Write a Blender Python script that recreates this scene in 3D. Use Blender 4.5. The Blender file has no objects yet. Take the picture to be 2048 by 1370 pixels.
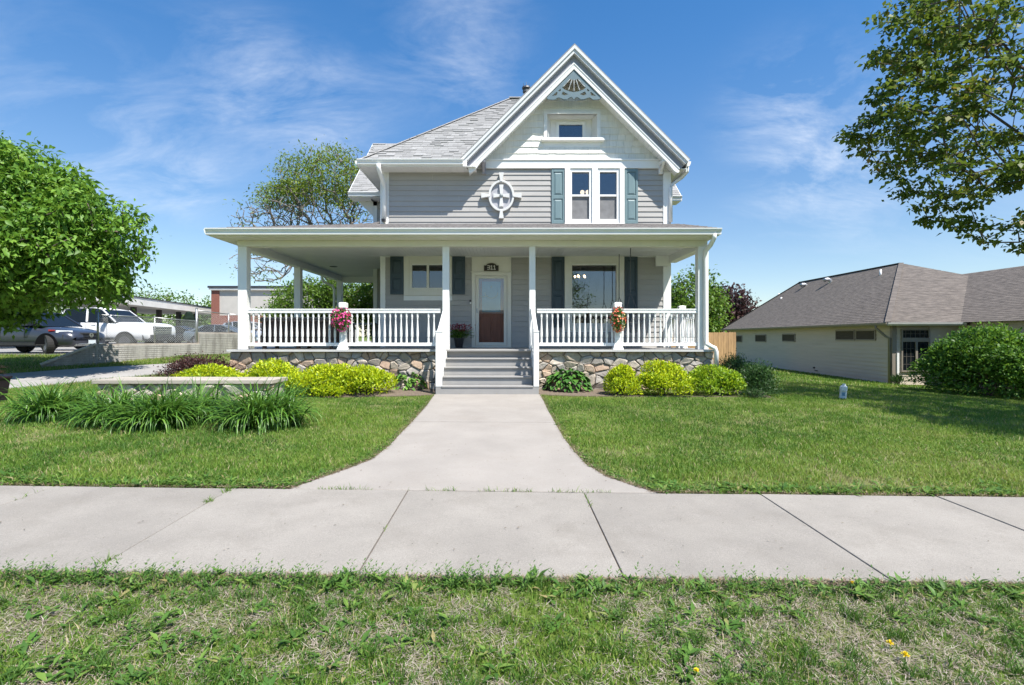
import bpy, bmesh, math, random
import numpy as np
from mathutils import Vector, Matrix
from mathutils.geometry import tessellate_polygon

scene = bpy.context.scene
COL = scene.collection
# ------------------------------------------------------------------ camera
cam_d = bpy.data.cameras.new('camera'); cam = bpy.data.objects.new('camera', cam_d); COL.objects.link(cam)
cam.location = (0, 0, 1.3125); cam.rotation_euler = (math.radians(90), 0, 0)
cam_d.sensor_width = 36; cam_d.lens = 18
cam_d.shift_x = 12 / 2048; cam_d.shift_y = -13 / 2048
cam_d.clip_start = 0.05; cam_d.clip_end = 3000
scene.camera = cam
# ------------------------------------------------------------------ light
SUN = Vector((0.84, -1.0, 2.1)).normalized()
SUN_EL = math.asin(SUN.z); SUN_AZ = math.atan2(SUN.x, SUN.y)
world = bpy.data.worlds.new('World'); scene.world = world; world.use_nodes = True
scene.view_settings.view_transform = 'Standard'; scene.view_settings.look = 'None'
scene.view_settings.exposure = 0.92; scene.view_settings.gamma = 1
scene.view_settings.use_curve_mapping = False
sun_d = bpy.data.lights.new('sun', 'SUN'); sun_d.energy = 4.6; sun_d.angle = math.radians(0.5); sun_d.color = (1, 0.955, 0.88)
sun_o = bpy.data.objects.new('sun', sun_d); COL.objects.link(sun_o)
sun_o.rotation_euler = SUN.to_track_quat('Z', 'Y').to_euler(); sun_o.location = (20, -24, 50)
SKY_STRENGTH = 0.08

def build_world():
    nt = world.node_tree; N = nt.nodes; L = nt.links
    N.clear()
    out = N.new('ShaderNodeOutputWorld'); bg = N.new('ShaderNodeBackground'); bg.inputs[1].default_value = SKY_STRENGTH
    sky = N.new('ShaderNodeTexSky'); sky.sky_type = 'NISHITA'; sky.sun_disc = False
    sky.sun_elevation = SUN_EL; sky.sun_rotation = SUN_AZ
    sky.altitude = 300; sky.air_density = 1.0; sky.dust_density = 0.25; sky.ozone_density = 2.2
    tc = N.new('ShaderNodeTexCoord')
    nrm = N.new('ShaderNodeVectorMath'); nrm.operation = 'NORMALIZE'; L.new(tc.outputs['Generated'], nrm.inputs[0])
    sep = N.new('ShaderNodeSeparateXYZ'); L.new(nrm.outputs[0], sep.inputs[0])
    # thin high cloud: project the direction on a flat layer, stretch it along the wind
    mz = N.new('ShaderNodeMath'); mz.operation = 'ADD'; mz.inputs[1].default_value = 0.38; L.new(sep.outputs[2], mz.inputs[0])
    dx = N.new('ShaderNodeMath'); dx.operation = 'DIVIDE'; L.new(sep.outputs[0], dx.inputs[0]); L.new(mz.outputs[0], dx.inputs[1])
    dy = N.new('ShaderNodeMath'); dy.operation = 'DIVIDE'; L.new(sep.outputs[1], dy.inputs[0]); L.new(mz.outputs[0], dy.inputs[1])
    cmb = N.new('ShaderNodeCombineXYZ'); L.new(dx.outputs[0], cmb.inputs[0]); L.new(dy.outputs[0], cmb.inputs[1])
    mp = N.new('ShaderNodeMapping'); mp.inputs['Rotation'].default_value = (0, 0, math.radians(-38)); mp.inputs['Scale'].default_value = (1.9, 3.4, 1)
    L.new(cmb.outputs[0], mp.inputs[0])
    n1 = N.new('ShaderNodeTexNoise'); n1.inputs['Scale'].default_value = 1.9; n1.inputs['Detail'].default_value = 9; n1.inputs['Roughness'].default_value = 0.62; n1.inputs['Distortion'].default_value = 0.6
    L.new(mp.outputs[0], n1.inputs['Vector'])
    r1 = N.new('ShaderNodeMapRange'); r1.inputs[1].default_value = 0.40; r1.inputs[2].default_value = 0.90; L.new(n1.outputs[0], r1.inputs[0])
    n2 = N.new('ShaderNodeTexNoise'); n2.inputs['Scale'].default_value = 26; n2.inputs['Detail'].default_value = 4
    mp2 = N.new('ShaderNodeMapping'); mp2.inputs['Rotation'].default_value = (0, 0, math.radians(25)); mp2.inputs['Scale'].default_value = (1.3, 3.2, 1)
    L.new(cmb.outputs[0], mp2.inputs[0]); L.new(mp2.outputs[0], n2.inputs['Vector'])
    r2 = N.new('ShaderNodeMapRange'); r2.inputs[1].default_value = 0.25; r2.inputs[2].default_value = 0.75; r2.inputs[3].default_value = 0.62; r2.inputs[4].default_value = 1.0; L.new(n2.outputs[0], r2.inputs[0])
    mul = N.new('ShaderNodeMath'); mul.operation = 'MULTIPLY'; L.new(r1.outputs[0], mul.inputs[0]); L.new(r2.outputs[0], mul.inputs[1])
    # where the cloud patches drift: (px, py, radius, strength)
    patches = [(560, 200, .15, .75), (470, 140, .13, .5), (690, 235, .12, .75), (890, 110, .16, .62), (960, 60, .14, .45), (1590, 260, .14, .75), (1690, 370, .13, .85),
               (1560, 210, .13, .45), (200, 260, .17, .42), (330, 330, .15, .5), (380, 375, .07, .6), (1700, 250, .18, .35), (1500, 455, .08, .35), (525, 555, .07, 1.0), (650, 420, .1, .4),
               (-900, 100, .5, .5), (2900, 200, .5, .5)]
    acc = None
    for px, py, rad, st in patches:
        d = Vector(((px - 1012) / 1024, 1, (672 - py) / 1024)).normalized()
        vm = N.new('ShaderNodeVectorMath'); vm.operation = 'DISTANCE'; L.new(nrm.outputs[0], vm.inputs[0]); vm.inputs[1].default_value = d
        mr = N.new('ShaderNodeMapRange'); mr.interpolation_type = 'SMOOTHERSTEP'; mr.inputs[1].default_value = rad * 1.25; mr.inputs[2].default_value = 0; mr.inputs[3].default_value = 0; mr.inputs[4].default_value = st * .64
        L.new(vm.outputs['Value'], mr.inputs[0])
        if acc is None: acc = mr.outputs[0]
        else:
            a = N.new('ShaderNodeMath'); a.operation = 'ADD'; L.new(acc, a.inputs[0]); L.new(mr.outputs[0], a.inputs[1]); acc = a.outputs[0]
    m2 = N.new('ShaderNodeMath'); m2.operation = 'MULTIPLY'; m2.use_clamp = True; L.new(acc, m2.inputs[0]); L.new(mul.outputs[0], m2.inputs[1])
    # slight bluer, more saturated sky as the photograph was developed
    hs = N.new('ShaderNodeHueSaturation'); hs.inputs['Hue'].default_value = 0.5; 
    for sock, lo_, hi_ in (('Saturation', 1.05, SKY_SAT), ('Value', 1.0, SKY_VAL)):
        er = N.new('ShaderNodeMapRange'); er.interpolation_type = 'SMOOTHSTEP'; er.inputs[1].default_value = 0.02; er.inputs[2].default_value = 0.55; er.inputs[3].default_value = lo_; er.inputs[4].default_value = hi_
        L.new(sep.outputs[2], er.inputs[0]); L.new(er.outputs[0], hs.inputs[sock])
    L.new(sky.outputs[0], hs.inputs['Color'])
    mix = N.new('ShaderNodeMix'); mix.data_type = 'RGBA'; L.new(m2.outputs[0], mix.inputs[0]); L.new(hs.outputs[0], mix.inputs[6]); mix.inputs[7].default_value = (7.2, 7.6, 8.2, 1)
    L.new(mix.outputs[2], bg.inputs[0]); L.new(bg.outputs[0], out.inputs[0])
SKY_SAT, SKY_VAL = 1.30, 1.34
build_world()

# ------------------------------------------------------------------ helpers
def PX(px, Y): return (px - 1012) * Y / 1024
def PZ(py, Y): return 1.3125 + (672 - py) * Y / 1024
OFF = {}

def sstep(t): t = np.clip(t, 0, 1); return t * t * (3 - 2 * t)
def gz(x, y):
    x = np.asarray(x, float); y = np.asarray(y, float)
    z = np.where(y < 4.65, -0.10 - 0.0163 * (4.65 - y), -0.10 + 0.10 * np.clip((y - 4.65) / 6.8, 0, 1))
    z = np.where(y < 1.1, -0.158 - 0.0, z)
    z = z - 0.0115 * np.clip(x, -12, 12) * (1 - sstep((y - 4.65) / 7))
    z = z - 0.055 * np.clip(x - 5, 0, 11) * sstep((y - 5) / 8)
    z = z + 0.056 * np.clip(y - 8.2, 0, 10.8) * sstep((-x - 5.8) / 2.5)
    return z
def gz1(x, y): return float(gz(x, y))

class MB:
    def __init__(s): s.v = []; s.f = []; s.m = []; s.cur = 0
    def face(s, pts):
        i = len(s.v); s.v += [tuple(p) for p in pts]; s.f.append(tuple(range(i, i + len(pts)))); s.m.append(s.cur); return s
    def box(s, x0, x1, y0, y1, z0, z1):
        i = len(s.v)
        s.v += [(x0, y0, z0), (x1, y0, z0), (x1, y1, z0), (x0, y1, z0), (x0, y0, z1), (x1, y0, z1), (x1, y1, z1), (x0, y1, z1)]
        for f in ((0, 3, 2, 1), (4, 5, 6, 7), (0, 1, 5, 4), (1, 2, 6, 5), (2, 3, 7, 6), (3, 0, 4, 7)):
            s.f.append(tuple(i + k for k in f)); s.m.append(s.cur)
        return s
    def obox(s, c, ax, ay, az, hx, hy, hz):
        """oriented box"""
        i = len(s.v); c = Vector(c)
        for sx, sy, sz in ((-1, -1, -1), (1, -1, -1), (1, 1, -1), (-1, 1, -1), (-1, -1, 1), (1, -1, 1), (1, 1, 1), (-1, 1, 1)):
            s.v.append(tuple(c + Vector(ax) * hx * sx + Vector(ay) * hy * sy + Vector(az) * hz * sz))
        for f in ((0, 3, 2, 1), (4, 5, 6, 7), (0, 1, 5, 4), (1, 2, 6, 5), (2, 3, 7, 6), (3, 0, 4, 7)):
            s.f.append(tuple(i + k for k in f)); s.m.append(s.cur)
        return s
    def beam(s, a, b, w, h, up=(0, 0, 1)):
        a = Vector(a); b = Vector(b); d = (b - a); l = d.length; d.normalize()
        r = d.cross(Vector(up)).normalized(); u = r.cross(d).normalized()
        return s.obox((a + b) / 2, d, r, u, l / 2, w / 2, h / 2)
    def loft(s, rings, cap=True, close=True):
        n = len(rings[0]); i = len(s.v)
        for r in rings: s.v += [tuple(p) for p in r]
        for k in range(len(rings) - 1):
            for j in range(n if close else n - 1):
                a = i + k * n + j; b = i + k * n + (j + 1) % n
                s.f.append((a, b, b + n, a + n)); s.m.append(s.cur)
        if cap and close:
            s.f.append(tuple(i + j for j in reversed(range(n)))); s.m.append(s.cur)
            s.f.append(tuple(i + (len(rings) - 1) * n + j for j in range(n))); s.m.append(s.cur)
        return s
    def tube(s, path, rad, n=6, cap=True):
        path = [Vector(p) for p in path]; rings = []
        up = Vector((0.13, 0.21, 1))
        for k, p in enumerate(path):
            d = (path[min(k + 1, len(path) - 1)] - path[max(k - 1, 0)]).normalized()
            a = d.cross(up)
            if a.length < 1e-3: a = d.cross(Vector((1, 0, 0)))
            a.normalize(); b = d.cross(a)
            r = rad[k] if isinstance(rad, (list, tuple)) else rad
            rings.append([p + a * r * math.cos(2 * math.pi * j / n) + b * r * math.sin(2 * math.pi * j / n) for j in range(n)])
        return s.loft(rings, cap)
    def lathe(s, c, prof, n=10, rx=1, ry=1, rot=0):
        """profile [(r, z)] around the vertical axis"""
        rings = [[(c[0] + r * rx * math.cos(rot + 2 * math.pi * j / n), c[1] + r * ry * math.sin(rot + 2 * math.pi * j / n), c[2] + z) for j in range(n)] for r, z in prof]
        return s.loft(rings)
    def prism_x(s, poly, x0, x1):
        """polygon [(y, z)] swept along x"""
        return s.loft([[(x0, y, z) for y, z in poly], [(x1, y, z) for y, z in poly]])
    def prism_y(s, poly, y0, y1):
        return s.loft([[(x, y0, z) for x, z in poly], [(x, y1, z) for x, z in poly]])
    def prism_z(s, poly, z0, z1):
        return s.loft([[(x, y, z0) for x, y in poly], [(x, y, z1) for x, y in poly]])
    def plate_y(s, loops, y0, y1):
        """outline and holes [(x, z)] in the facade plane, thick from y0 (front) to y1"""
        fl = [p for l in loops for p in l]; i = len(s.v); n = len(fl)
        s.v += [(x, y0, z) for x, z in fl] + [(x, y1, z) for x, z in fl]
        for t in tessellate_polygon([[Vector((x, z, 0)) for x, z in l] for l in loops]):
            s.f.append((i + t[0], i + t[1], i + t[2])); s.m.append(s.cur)
            s.f.append((i + n + t[2], i + n + t[1], i + n + t[0])); s.m.append(s.cur)
        k = i
        for l in loops:
            for j in range(len(l)):
                a = k + j; b = k + (j + 1) % len(l)
                s.f.append((a, b, b + n, a + n)); s.m.append(s.cur)
            k += len(l)
        return s
    def build(s, name, mat, parent=None, smooth=False, bevel=0, kind=None, label=None):
        me = bpy.data.meshes.new(name)
        off = OFF.get(parent.name, Vector((0, 0, 0))) if parent is not None else Vector((0, 0, 0))
        v = s.v if off.length == 0 else [(p[0] - off.x, p[1] - off.y, p[2] - off.z) for p in s.v]
        me.from_pydata(v, [], s.f)
        mats = mat if isinstance(mat, (list, tuple)) else [mat]
        for m in mats: me.materials.append(m)
        if len(mats) > 1: me.polygons.foreach_set('material_index', s.m)
        if smooth: me.polygons.foreach_set('use_smooth', [True] * len(me.polygons))
        if len(s.f) < 4000:
            bm = bmesh.new(); bm.from_mesh(me); bmesh.ops.recalc_face_normals(bm, faces=bm.faces); bm.to_mesh(me); bm.free()
        return link(name, me, parent, bevel, kind, label)

def link(name, me, parent=None, bevel=0, kind=None, label=None):
    o = bpy.data.objects.new(name, me); COL.objects.link(o)
    if parent is not None:
        o.parent = parent; OFF[o.name] = OFF.get(parent.name, Vector((0, 0, 0)))
    if bevel:
        b = o.modifiers.new('bevel', 'BEVEL'); b.width = bevel; b.segments = 2; b.limit_method = 'ANGLE'; b.angle_limit = math.radians(40)
    if kind: o['kind'] = kind
    if label: o['label'] = label
    return o

def tag(o, label, cat, group=None):
    o['label'] = label; o['category'] = cat
    if group: o['group'] = group
    return o

def thing(name, label, cat, loc=(0, 0, 0), rotz=0, group=None, world_coords=False):
    """an Empty at the thing's base; with world_coords its parts are given in world coordinates"""
    o = bpy.data.objects.new(name, None); COL.objects.link(o); o.empty_display_size = 0.3
    o.location = loc; o.rotation_euler = (0, 0, rotz)
    if world_coords: OFF[o.name] = Vector(loc)
    return tag(o, label, cat, group)

def copy_tree(o, parent=None):
    c = o.copy(); COL.objects.link(c)
    if parent is not None: c.parent = parent
    for ch in [x for x in o.children]: copy_tree(ch, c)
    return c

def np_mesh(name, V, F, mat, attrs=None, parent=None, kind=None, smooth=False):
    """V (n,3), F list of (m,k) arrays"""
    me = bpy.data.meshes.new(name)
    V = np.asarray(V, np.float32)
    if not isinstance(F, list): F = [F]
    if parent is not None:
        off = OFF.get(parent.name, Vector((0, 0, 0)))
        if off.length: V = V - np.array(off, np.float32)
    me.vertices.add(len(V)); me.vertices.foreach_set('co', V.ravel())
    loops = np.concatenate([f.ravel() for f in F]).astype(np.int32)
    tot = np.concatenate([np.full(len(f), f.shape[1], np.int32) for f in F])
    st = np.concatenate([[0], np.cumsum(tot)[:-1]]).astype(np.int32)
    me.loops.add(len(loops)); me.loops.foreach_set('vertex_index', loops)
    me.polygons.add(len(tot)); me.polygons.foreach_set('loop_start', st)
    if smooth: me.polygons.foreach_set('use_smooth', np.ones(len(tot), bool))
    for k, a in (attrs or {}).items():
        at = me.attributes.new(k, 'FLOAT', 'POINT'); at.data.foreach_set('value', np.asarray(a, np.float32))
    me.update(calc_edges=True); me.validate()
    me.materials.append(mat)
    return link(name, me, parent, 0, kind)

# value noise on numpy arrays
def vnoise(x, y, s, seed=0):
    r = np.random.RandomState(seed).rand(256, 256)
    x = np.asarray(x) * s + 1000; y = np.asarray(y) * s + 1000
    xi = np.floor(x).astype(int); yi = np.floor(y).astype(int); fx = sstep(x - xi); fy = sstep(y - yi)
    a = r[xi % 256, yi % 256]; b = r[(xi + 1) % 256, yi % 256]; c = r[xi % 256, (yi + 1) % 256]; d = r[(xi + 1) % 256, (yi + 1) % 256]
    return (a * (1 - fx) + b * fx) * (1 - fy) + (c * (1 - fx) + d * fx) * fy

# ------------------------------------------------------------------ materials
def mat(name, col, rough=0.6, var=0.08, vscale=3.0, bump=0.0, bscale=40.0, metal=0.0, spec=0.5, rnd=0.0, stretch=(1, 1, 1), dirt=None, speck=0, dscale=1.0, damt=0.5, coat=0.0, col2=None, emit=None, estr=0):
    m = bpy.data.materials.new(name); m.use_nodes = True
    nt = m.node_tree; N = nt.nodes; L = nt.links
    b = N['Principled BSDF']; b.inputs['Roughness'].default_value = rough; b.inputs['Metallic'].default_value = metal
    b.inputs['Specular IOR Level'].default_value = spec; b.inputs['Coat Weight'].default_value = coat
    tc = N.new('ShaderNodeTexCoord'); mp = N.new('ShaderNodeMapping'); mp.inputs['Scale'].default_value = stretch; L.new(tc.outputs['Object'], mp.inputs[0])
    n = N.new('ShaderNodeTexNoise'); n.inputs['Scale'].default_value = vscale; n.inputs['Detail'].default_value = 6; n.inputs['Roughness'].default_value = 0.6; L.new(mp.outputs[0], n.inputs['Vector'])
    c2 = col2 if col2 else tuple(max(0, c * (1 - var * 2)) for c in col)
    c1 = col if col2 else tuple(min(1, c * (1 + var)) for c in col)
    mr = N.new('ShaderNodeMapRange'); mr.inputs[1].default_value = 0.3; mr.inputs[2].default_value = 0.7; L.new(n.outputs[0], mr.inputs[0])
    mx = N.new('ShaderNodeMix'); mx.data_type = 'RGBA'; L.new(mr.outputs[0], mx.inputs[0]); mx.inputs[6].default_value = (*c2, 1); mx.inputs[7].default_value = (*c1, 1)
    c = mx.outputs[2]
    if rnd:
        oi = N.new('ShaderNodeObjectInfo'); r2 = N.new('ShaderNodeMapRange'); r2.inputs[3].default_value = 1 - rnd; r2.inputs[4].default_value = 1 + rnd; L.new(oi.outputs['Random'], r2.inputs[0])
        vm = N.new('ShaderNodeVectorMath'); vm.operation = 'SCALE'; L.new(c, vm.inputs[0]); L.new(r2.outputs[0], vm.inputs['Scale']); c = vm.outputs[0]
    if dirt:
        n3 = N.new('ShaderNodeTexNoise'); n3.inputs['Scale'].default_value = dscale; n3.inputs['Detail'].default_value = 8; n3.inputs['Roughness'].default_value = 0.7; L.new(mp.outputs[0], n3.inputs['Vector'])
        r3 = N.new('ShaderNodeMapRange'); r3.inputs[1].default_value = 0.5; r3.inputs[2].default_value = 0.75; r3.inputs[4].default_value = damt; L.new(n3.outputs[0], r3.inputs[0])
        mx2 = N.new('ShaderNodeMix'); mx2.data_type = 'RGBA'; L.new(r3.outputs[0], mx2.inputs[0]); L.new(c, mx2.inputs[6]); mx2.inputs[7].default_value = (*dirt, 1); c = mx2.outputs[2]
    if speck:
        for sc_, am_ in ((190, speck), (70, speck * .35)):
            n4 = N.new('ShaderNodeTexNoise'); n4.inputs['Scale'].default_value = sc_; n4.inputs['Detail'].default_value = 3; L.new(mp.outputs[0], n4.inputs['Vector'])
            r4 = N.new('ShaderNodeMapRange'); r4.inputs[1].default_value = .3; r4.inputs[2].default_value = .7; r4.inputs[3].default_value = 1 - am_; r4.inputs[4].default_value = 1 + am_ * .7; L.new(n4.outputs[0], r4.inputs[0])
            v4 = N.new('ShaderNodeVectorMath'); v4.operation = 'SCALE'; L.new(c, v4.inputs[0]); L.new(r4.outputs[0], v4.inputs['Scale']); c = v4.outputs[0]
    L.new(c, b.inputs['Base Color'])
    if bump:
        n2 = N.new('ShaderNodeTexNoise'); n2.inputs['Scale'].default_value = bscale; n2.inputs['Detail'].default_value = 5; L.new(mp.outputs[0], n2.inputs['Vector'])
        bp = N.new('ShaderNodeBump'); bp.inputs['Strength'].default_value = min(1, bump); bp.inputs['Distance'].default_value = 0.01; L.new(n2.outputs[0], bp.inputs['Height']); L.new(bp.outputs[0], b.inputs['Normal'])
    if emit: b.inputs['Emission Color'].default_value = (*emit, 1); b.inputs['Emission Strength'].default_value = estr
    return m

def leaf_mat(name, stops, trans=0.3, rough=0.5, spec=0.35):
    """colour by the per-leaf attribute rnd: stops [(pos, colour)]"""
    m = bpy.data.materials.new(name); m.use_nodes = True
    nt = m.node_tree; N = nt.nodes; L = nt.links
    b = N['Principled BSDF']; b.inputs['Roughness'].default_value = rough; b.inputs['Specular IOR Level'].default_value = spec
    a = N.new('ShaderNodeAttribute'); a.attribute_name = 'rnd'
    cr = N.new('ShaderNodeValToRGB'); L.new(a.outputs['Fac'], cr.inputs[0])
    e = cr.color_ramp.elements
    while len(e) < len(stops): e.new(0.5)
    for k, (p, c) in enumerate(stops): e[k].position = p; e[k].color = (*c, 1)
    L.new(cr.outputs[0], b.inputs['Base Color'])
    t = N.new('ShaderNodeBsdfTranslucent')
    hs = N.new('ShaderNodeHueSaturation'); hs.inputs['Value'].default_value = 1.5; hs.inputs['Hue'].default_value = 0.485; L.new(cr.outputs[0], hs.inputs['Color']); L.new(hs.outputs[0], t.inputs[0])
    mx = N.new('ShaderNodeMixShader'); mx.inputs[0].default_value = trans
    L.new(b.outputs[0], mx.inputs[1]); L.new(t.outputs[0], mx.inputs[2]); L.new(mx.outputs[0], N['Material Output'].inputs[0])
    return m

def glass_mat(name, tint=(0.6, 0.66, 0.68), refl=0.35, rough=0.01, wave=0.0):
    """window pane: partly mirror, partly see-through"""
    m = bpy.data.materials.new(name); m.use_nodes = True
    nt = m.node_tree; N = nt.nodes; L = nt.links; N.clear()
    out = N.new('ShaderNodeOutputMaterial'); t = N.new('ShaderNodeBsdfTransparent'); t.inputs[0].default_value = (*tint, 1)
    g = N.new('ShaderNodeBsdfGlossy'); g.inputs['Roughness'].default_value = rough; g.inputs[0].default_value = (0.95, 0.97, 1, 1)
    if wave:
        tc = N.new('ShaderNodeTexCoord'); n = N.new('ShaderNodeTexNoise'); n.inputs['Scale'].default_value = 1.3; n.inputs['Detail'].default_value = 1; L.new(tc.outputs['Object'], n.inputs['Vector'])
        bp = N.new('ShaderNodeBump'); bp.inputs['Strength'].default_value = wave; bp.inputs['Distance'].default_value = 0.02; L.new(n.outputs[0], bp.inputs['Height']); L.new(bp.outputs[0], g.inputs['Normal'])
    fr = N.new('ShaderNodeFresnel'); fr.inputs['IOR'].default_value = 1.5
    mr = N.new('ShaderNodeMath'); mr.operation = 'ADD'; mr.use_clamp = True; mr.inputs[1].default_value = refl; L.new(fr.outputs[0], mr.inputs[0])
    mx = N.new('ShaderNodeMixShader'); L.new(mr.outputs[0], mx.inputs[0]); L.new(t.outputs[0], mx.inputs[1]); L.new(g.outputs[0], mx.inputs[2]); L.new(mx.outputs[0], out.inputs[0])
    return m

M = {}
M['white'] = mat('white_vinyl', (0.79, 0.79, 0.775), 0.4, 0.02, 3, dirt=(.60, .58, .53), dscale=2.2, damt=.16)
M['white_grey'] = mat('grey_white_aluminium', (0.64, 0.645, 0.65), 0.42, 0.02, 6)
M['white_ornament'] = mat('pale_grey_ornament', (0.62, 0.62, 0.605), 0.55, 0.04, 6)
M['white_old'] = mat('white_painted_wood', (0.78, 0.77, 0.745), 0.55, 0.03, 5, 0.15, 60, dirt=(0.55, 0.52, 0.46), dscale=4, damt=0.18)
M['cream'] = mat('cream_trim', (0.70, 0.68, 0.61), 0.5, 0.02, 4)
M['siding'] = mat('grey_vinyl_siding', (0.365, 0.352, 0.335), 0.5, 0.03, 2, 0.12, 30, rnd=0.035, stretch=(0.6, 1, 1.5), dirt=(.25, .235, .21), dscale=1.3, damt=.22)
M['siding_trim'] = mat('grey_trim_board', (0.30, 0.295, 0.33), 0.5, 0.03, 2)
M['shingle_white'] = mat('white_cedar_shingle', (0.74, 0.73, 0.68), 0.7, 0.05, 4, 0.5, 30, rnd=0.055, stretch=(6, 1, 0.6))
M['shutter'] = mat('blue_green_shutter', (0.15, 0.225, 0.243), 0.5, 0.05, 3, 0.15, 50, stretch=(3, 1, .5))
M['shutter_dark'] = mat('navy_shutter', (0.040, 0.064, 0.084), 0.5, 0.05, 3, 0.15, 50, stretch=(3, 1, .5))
M['fret'] = mat('slate_blue_paint', (0.115, 0.175, 0.205), 0.5, 0.05, 6)
M['roof'] = mat('grey_asphalt_shingle', (0.285, 0.283, 0.278), 0.9, 0.10, 30, 0.5, 160, rnd=0.13)
M['roof_body'] = mat('roof_felt', (0.17, 0.165, 0.165), 0.9, 0.08, 10, 0.3, 100)
M['roof_porch'] = mat('porch_roof_shingle', (0.25, 0.23, 0.22), 0.9, 0.2, 12, 0.6, 90)
M['ceiling'] = mat('porch_ceiling_board', (0.70, 0.70, 0.68), 0.5, 0.03, 2)
M['tread'] = mat('grey_step_paint', (0.30, 0.292, 0.28), 0.6, 0.04, 4, 0.12, 40, dirt=(0.30, 0.28, 0.25), dscale=5, damt=0.25)
M['deck'] = mat('grey_deck_board', (0.34, 0.33, 0.32), 0.6, 0.06, 4)
M['mortar'] = mat('stone_mortar', (0.40, 0.36, 0.31), 0.95, 0.12, 8, 0.4, 60)
M['black'] = mat('black_plastic', (0.015, 0.015, 0.017), 0.4, 0.05)
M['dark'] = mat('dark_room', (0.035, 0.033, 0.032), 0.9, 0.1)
M['metal'] = mat('galvanised_metal', (0.42, 0.43, 0.44), 0.42, 0.08, 8, metal=0.7)
M['darkmetal'] = mat('weathered_metal', (0.12, 0.12, 0.125), 0.5, 0.2, 10, metal=0.5)
M['concrete'] = mat('sidewalk_concrete', (0.31, 0.284, 0.25), 0.9, 0.07, 1.6, 0.6, 220, rnd=0.05, dirt=(0.215, 0.192, 0.162), dscale=1.5, damt=0.6, speck=.22)
M['walk'] = mat('walkway_concrete', (0.335, 0.305, 0.272), 0.9, 0.06, 1.3, 0.5, 200, dirt=(0.27, 0.235, 0.20), dscale=0.8, damt=0.5, speck=.13)
M['drive'] = mat('driveway_concrete', (0.33, 0.315, 0.30), 0.9, 0.1, 1.5, 0.3, 80)
M['lot'] = mat('parking_lot_paving', (0.27, 0.26, 0.245), 0.9, 0.1, 1.0, 0.3, 80)
M['asphalt'] = mat('asphalt', (0.06, 0.06, 0.062), 0.9, 0.15, 4, 0.4, 120)
M['soil'] = mat('mulch_soil', (0.20, 0.155, 0.115), 1.0, 0.25, 25, 0.8, 90, col2=(0.10, 0.075, 0.055))
M['bark'] = mat('grey_bark', (0.13, 0.105, 0.085), 0.95, 0.3, 9, 0.8, 50, stretch=(1, 1, .3))
M['bark_pale'] = mat('pale_bark', (0.22, 0.19, 0.165), 0.95, 0.3, 9, 0.8, 50, stretch=(1, 1, .3))
M['glass'] = glass_mat('window_glass', tint=(.7,.75,.78), refl=0.07, wave=0.10)
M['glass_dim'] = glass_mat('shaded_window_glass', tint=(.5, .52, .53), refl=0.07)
M['glass_door'] = glass_mat('storm_door_glass', tint=(.9, .92, .93), refl=0.05, wave=0.04)
M['screen'] = mat('insect_screen', (0.20, 0.20, 0.205), 0.8, 0.12, 5)
# ================================================================== ground, paving
def ground_hit(px, py):
    """the point of the terrain seen along a direction from the camera"""
    lo, hi = 1.5, 60.0
    for _ in range(60):
        y = (lo + hi) / 2
        if PZ(py, y) > gz1(PX(px, y), y): lo = y
        else: hi = y
    return PX(px, lo), lo

def lawn_material(name, soil=0.5):
    m = bpy.data.materials.new(name); m.use_nodes = True
    nt = m.node_tree; N = nt.nodes; L = nt.links; b = N['Principled BSDF']; b.inputs['Roughness'].default_value = 1; b.inputs['Specular IOR Level'].default_value = 0.1
    tc = N.new('ShaderNodeTexCoord')
    def noise(s, d=5, r=.6):
        n = N.new('ShaderNodeTexNoise'); n.inputs['Scale'].default_value = s; n.inputs['Detail'].default_value = d; n.inputs['Roughness'].default_value = r; L.new(tc.outputs['Object'], n.inputs['Vector']); return n
    n1 = noise(0.9, 4); n2 = noise(14, 6, .7); n3 = noise(60, 4)
    a = N.new('ShaderNodeMix'); a.data_type = 'RGBA'; r = N.new('ShaderNodeMapRange'); r.inputs[1].default_value = .35; r.inputs[2].default_value = .65; L.new(n2.outputs[0], r.inputs[0]); L.new(r.outputs[0], a.inputs[0])
    a.inputs[6].default_value = (0.075, 0.12, 0.022, 1); a.inputs[7].default_value = (0.15, 0.20, 0.045, 1)
    r2 = N.new('ShaderNodeMapRange'); r2.inputs[1].default_value = .50; r2.inputs[2].default_value = .70; r2.inputs[4].default_value = soil; L.new(n1.outputs[0], r2.inputs[0])
    b2 = N.new('ShaderNodeMix'); b2.data_type = 'RGBA'; L.new(r2.outputs[0], b2.inputs[0]); L.new(a.outputs[2], b2.inputs[6]); b2.inputs[7].default_value = (0.26, 0.21, 0.14, 1)
    c = N.new('ShaderNodeMix'); c.data_type = 'RGBA'; c.blend_type = 'MULTIPLY'; c.inputs[0].default_value = .6; r3 = N.new('ShaderNodeMapRange'); r3.inputs[3].default_value = .6; r3.inputs[4].default_value = 1.3; L.new(n3.outputs[0], r3.inputs[0])
    L.new(b2.outputs[2], c.inputs[6]); L.new(r3.outputs[0], c.inputs[7]); L.new(c.outputs[2], b.inputs['Base Color'])
    bp = N.new('ShaderNodeBump'); bp.inputs['Strength'].default_value = .8; bp.inputs['Distance'].default_value = .02; L.new(n3.outputs[0], bp.inputs['Height']); L.new(bp.outputs[0], b.inputs['Normal'])
    return m
M['lawn'] = lawn_material('lawn_ground')

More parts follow.
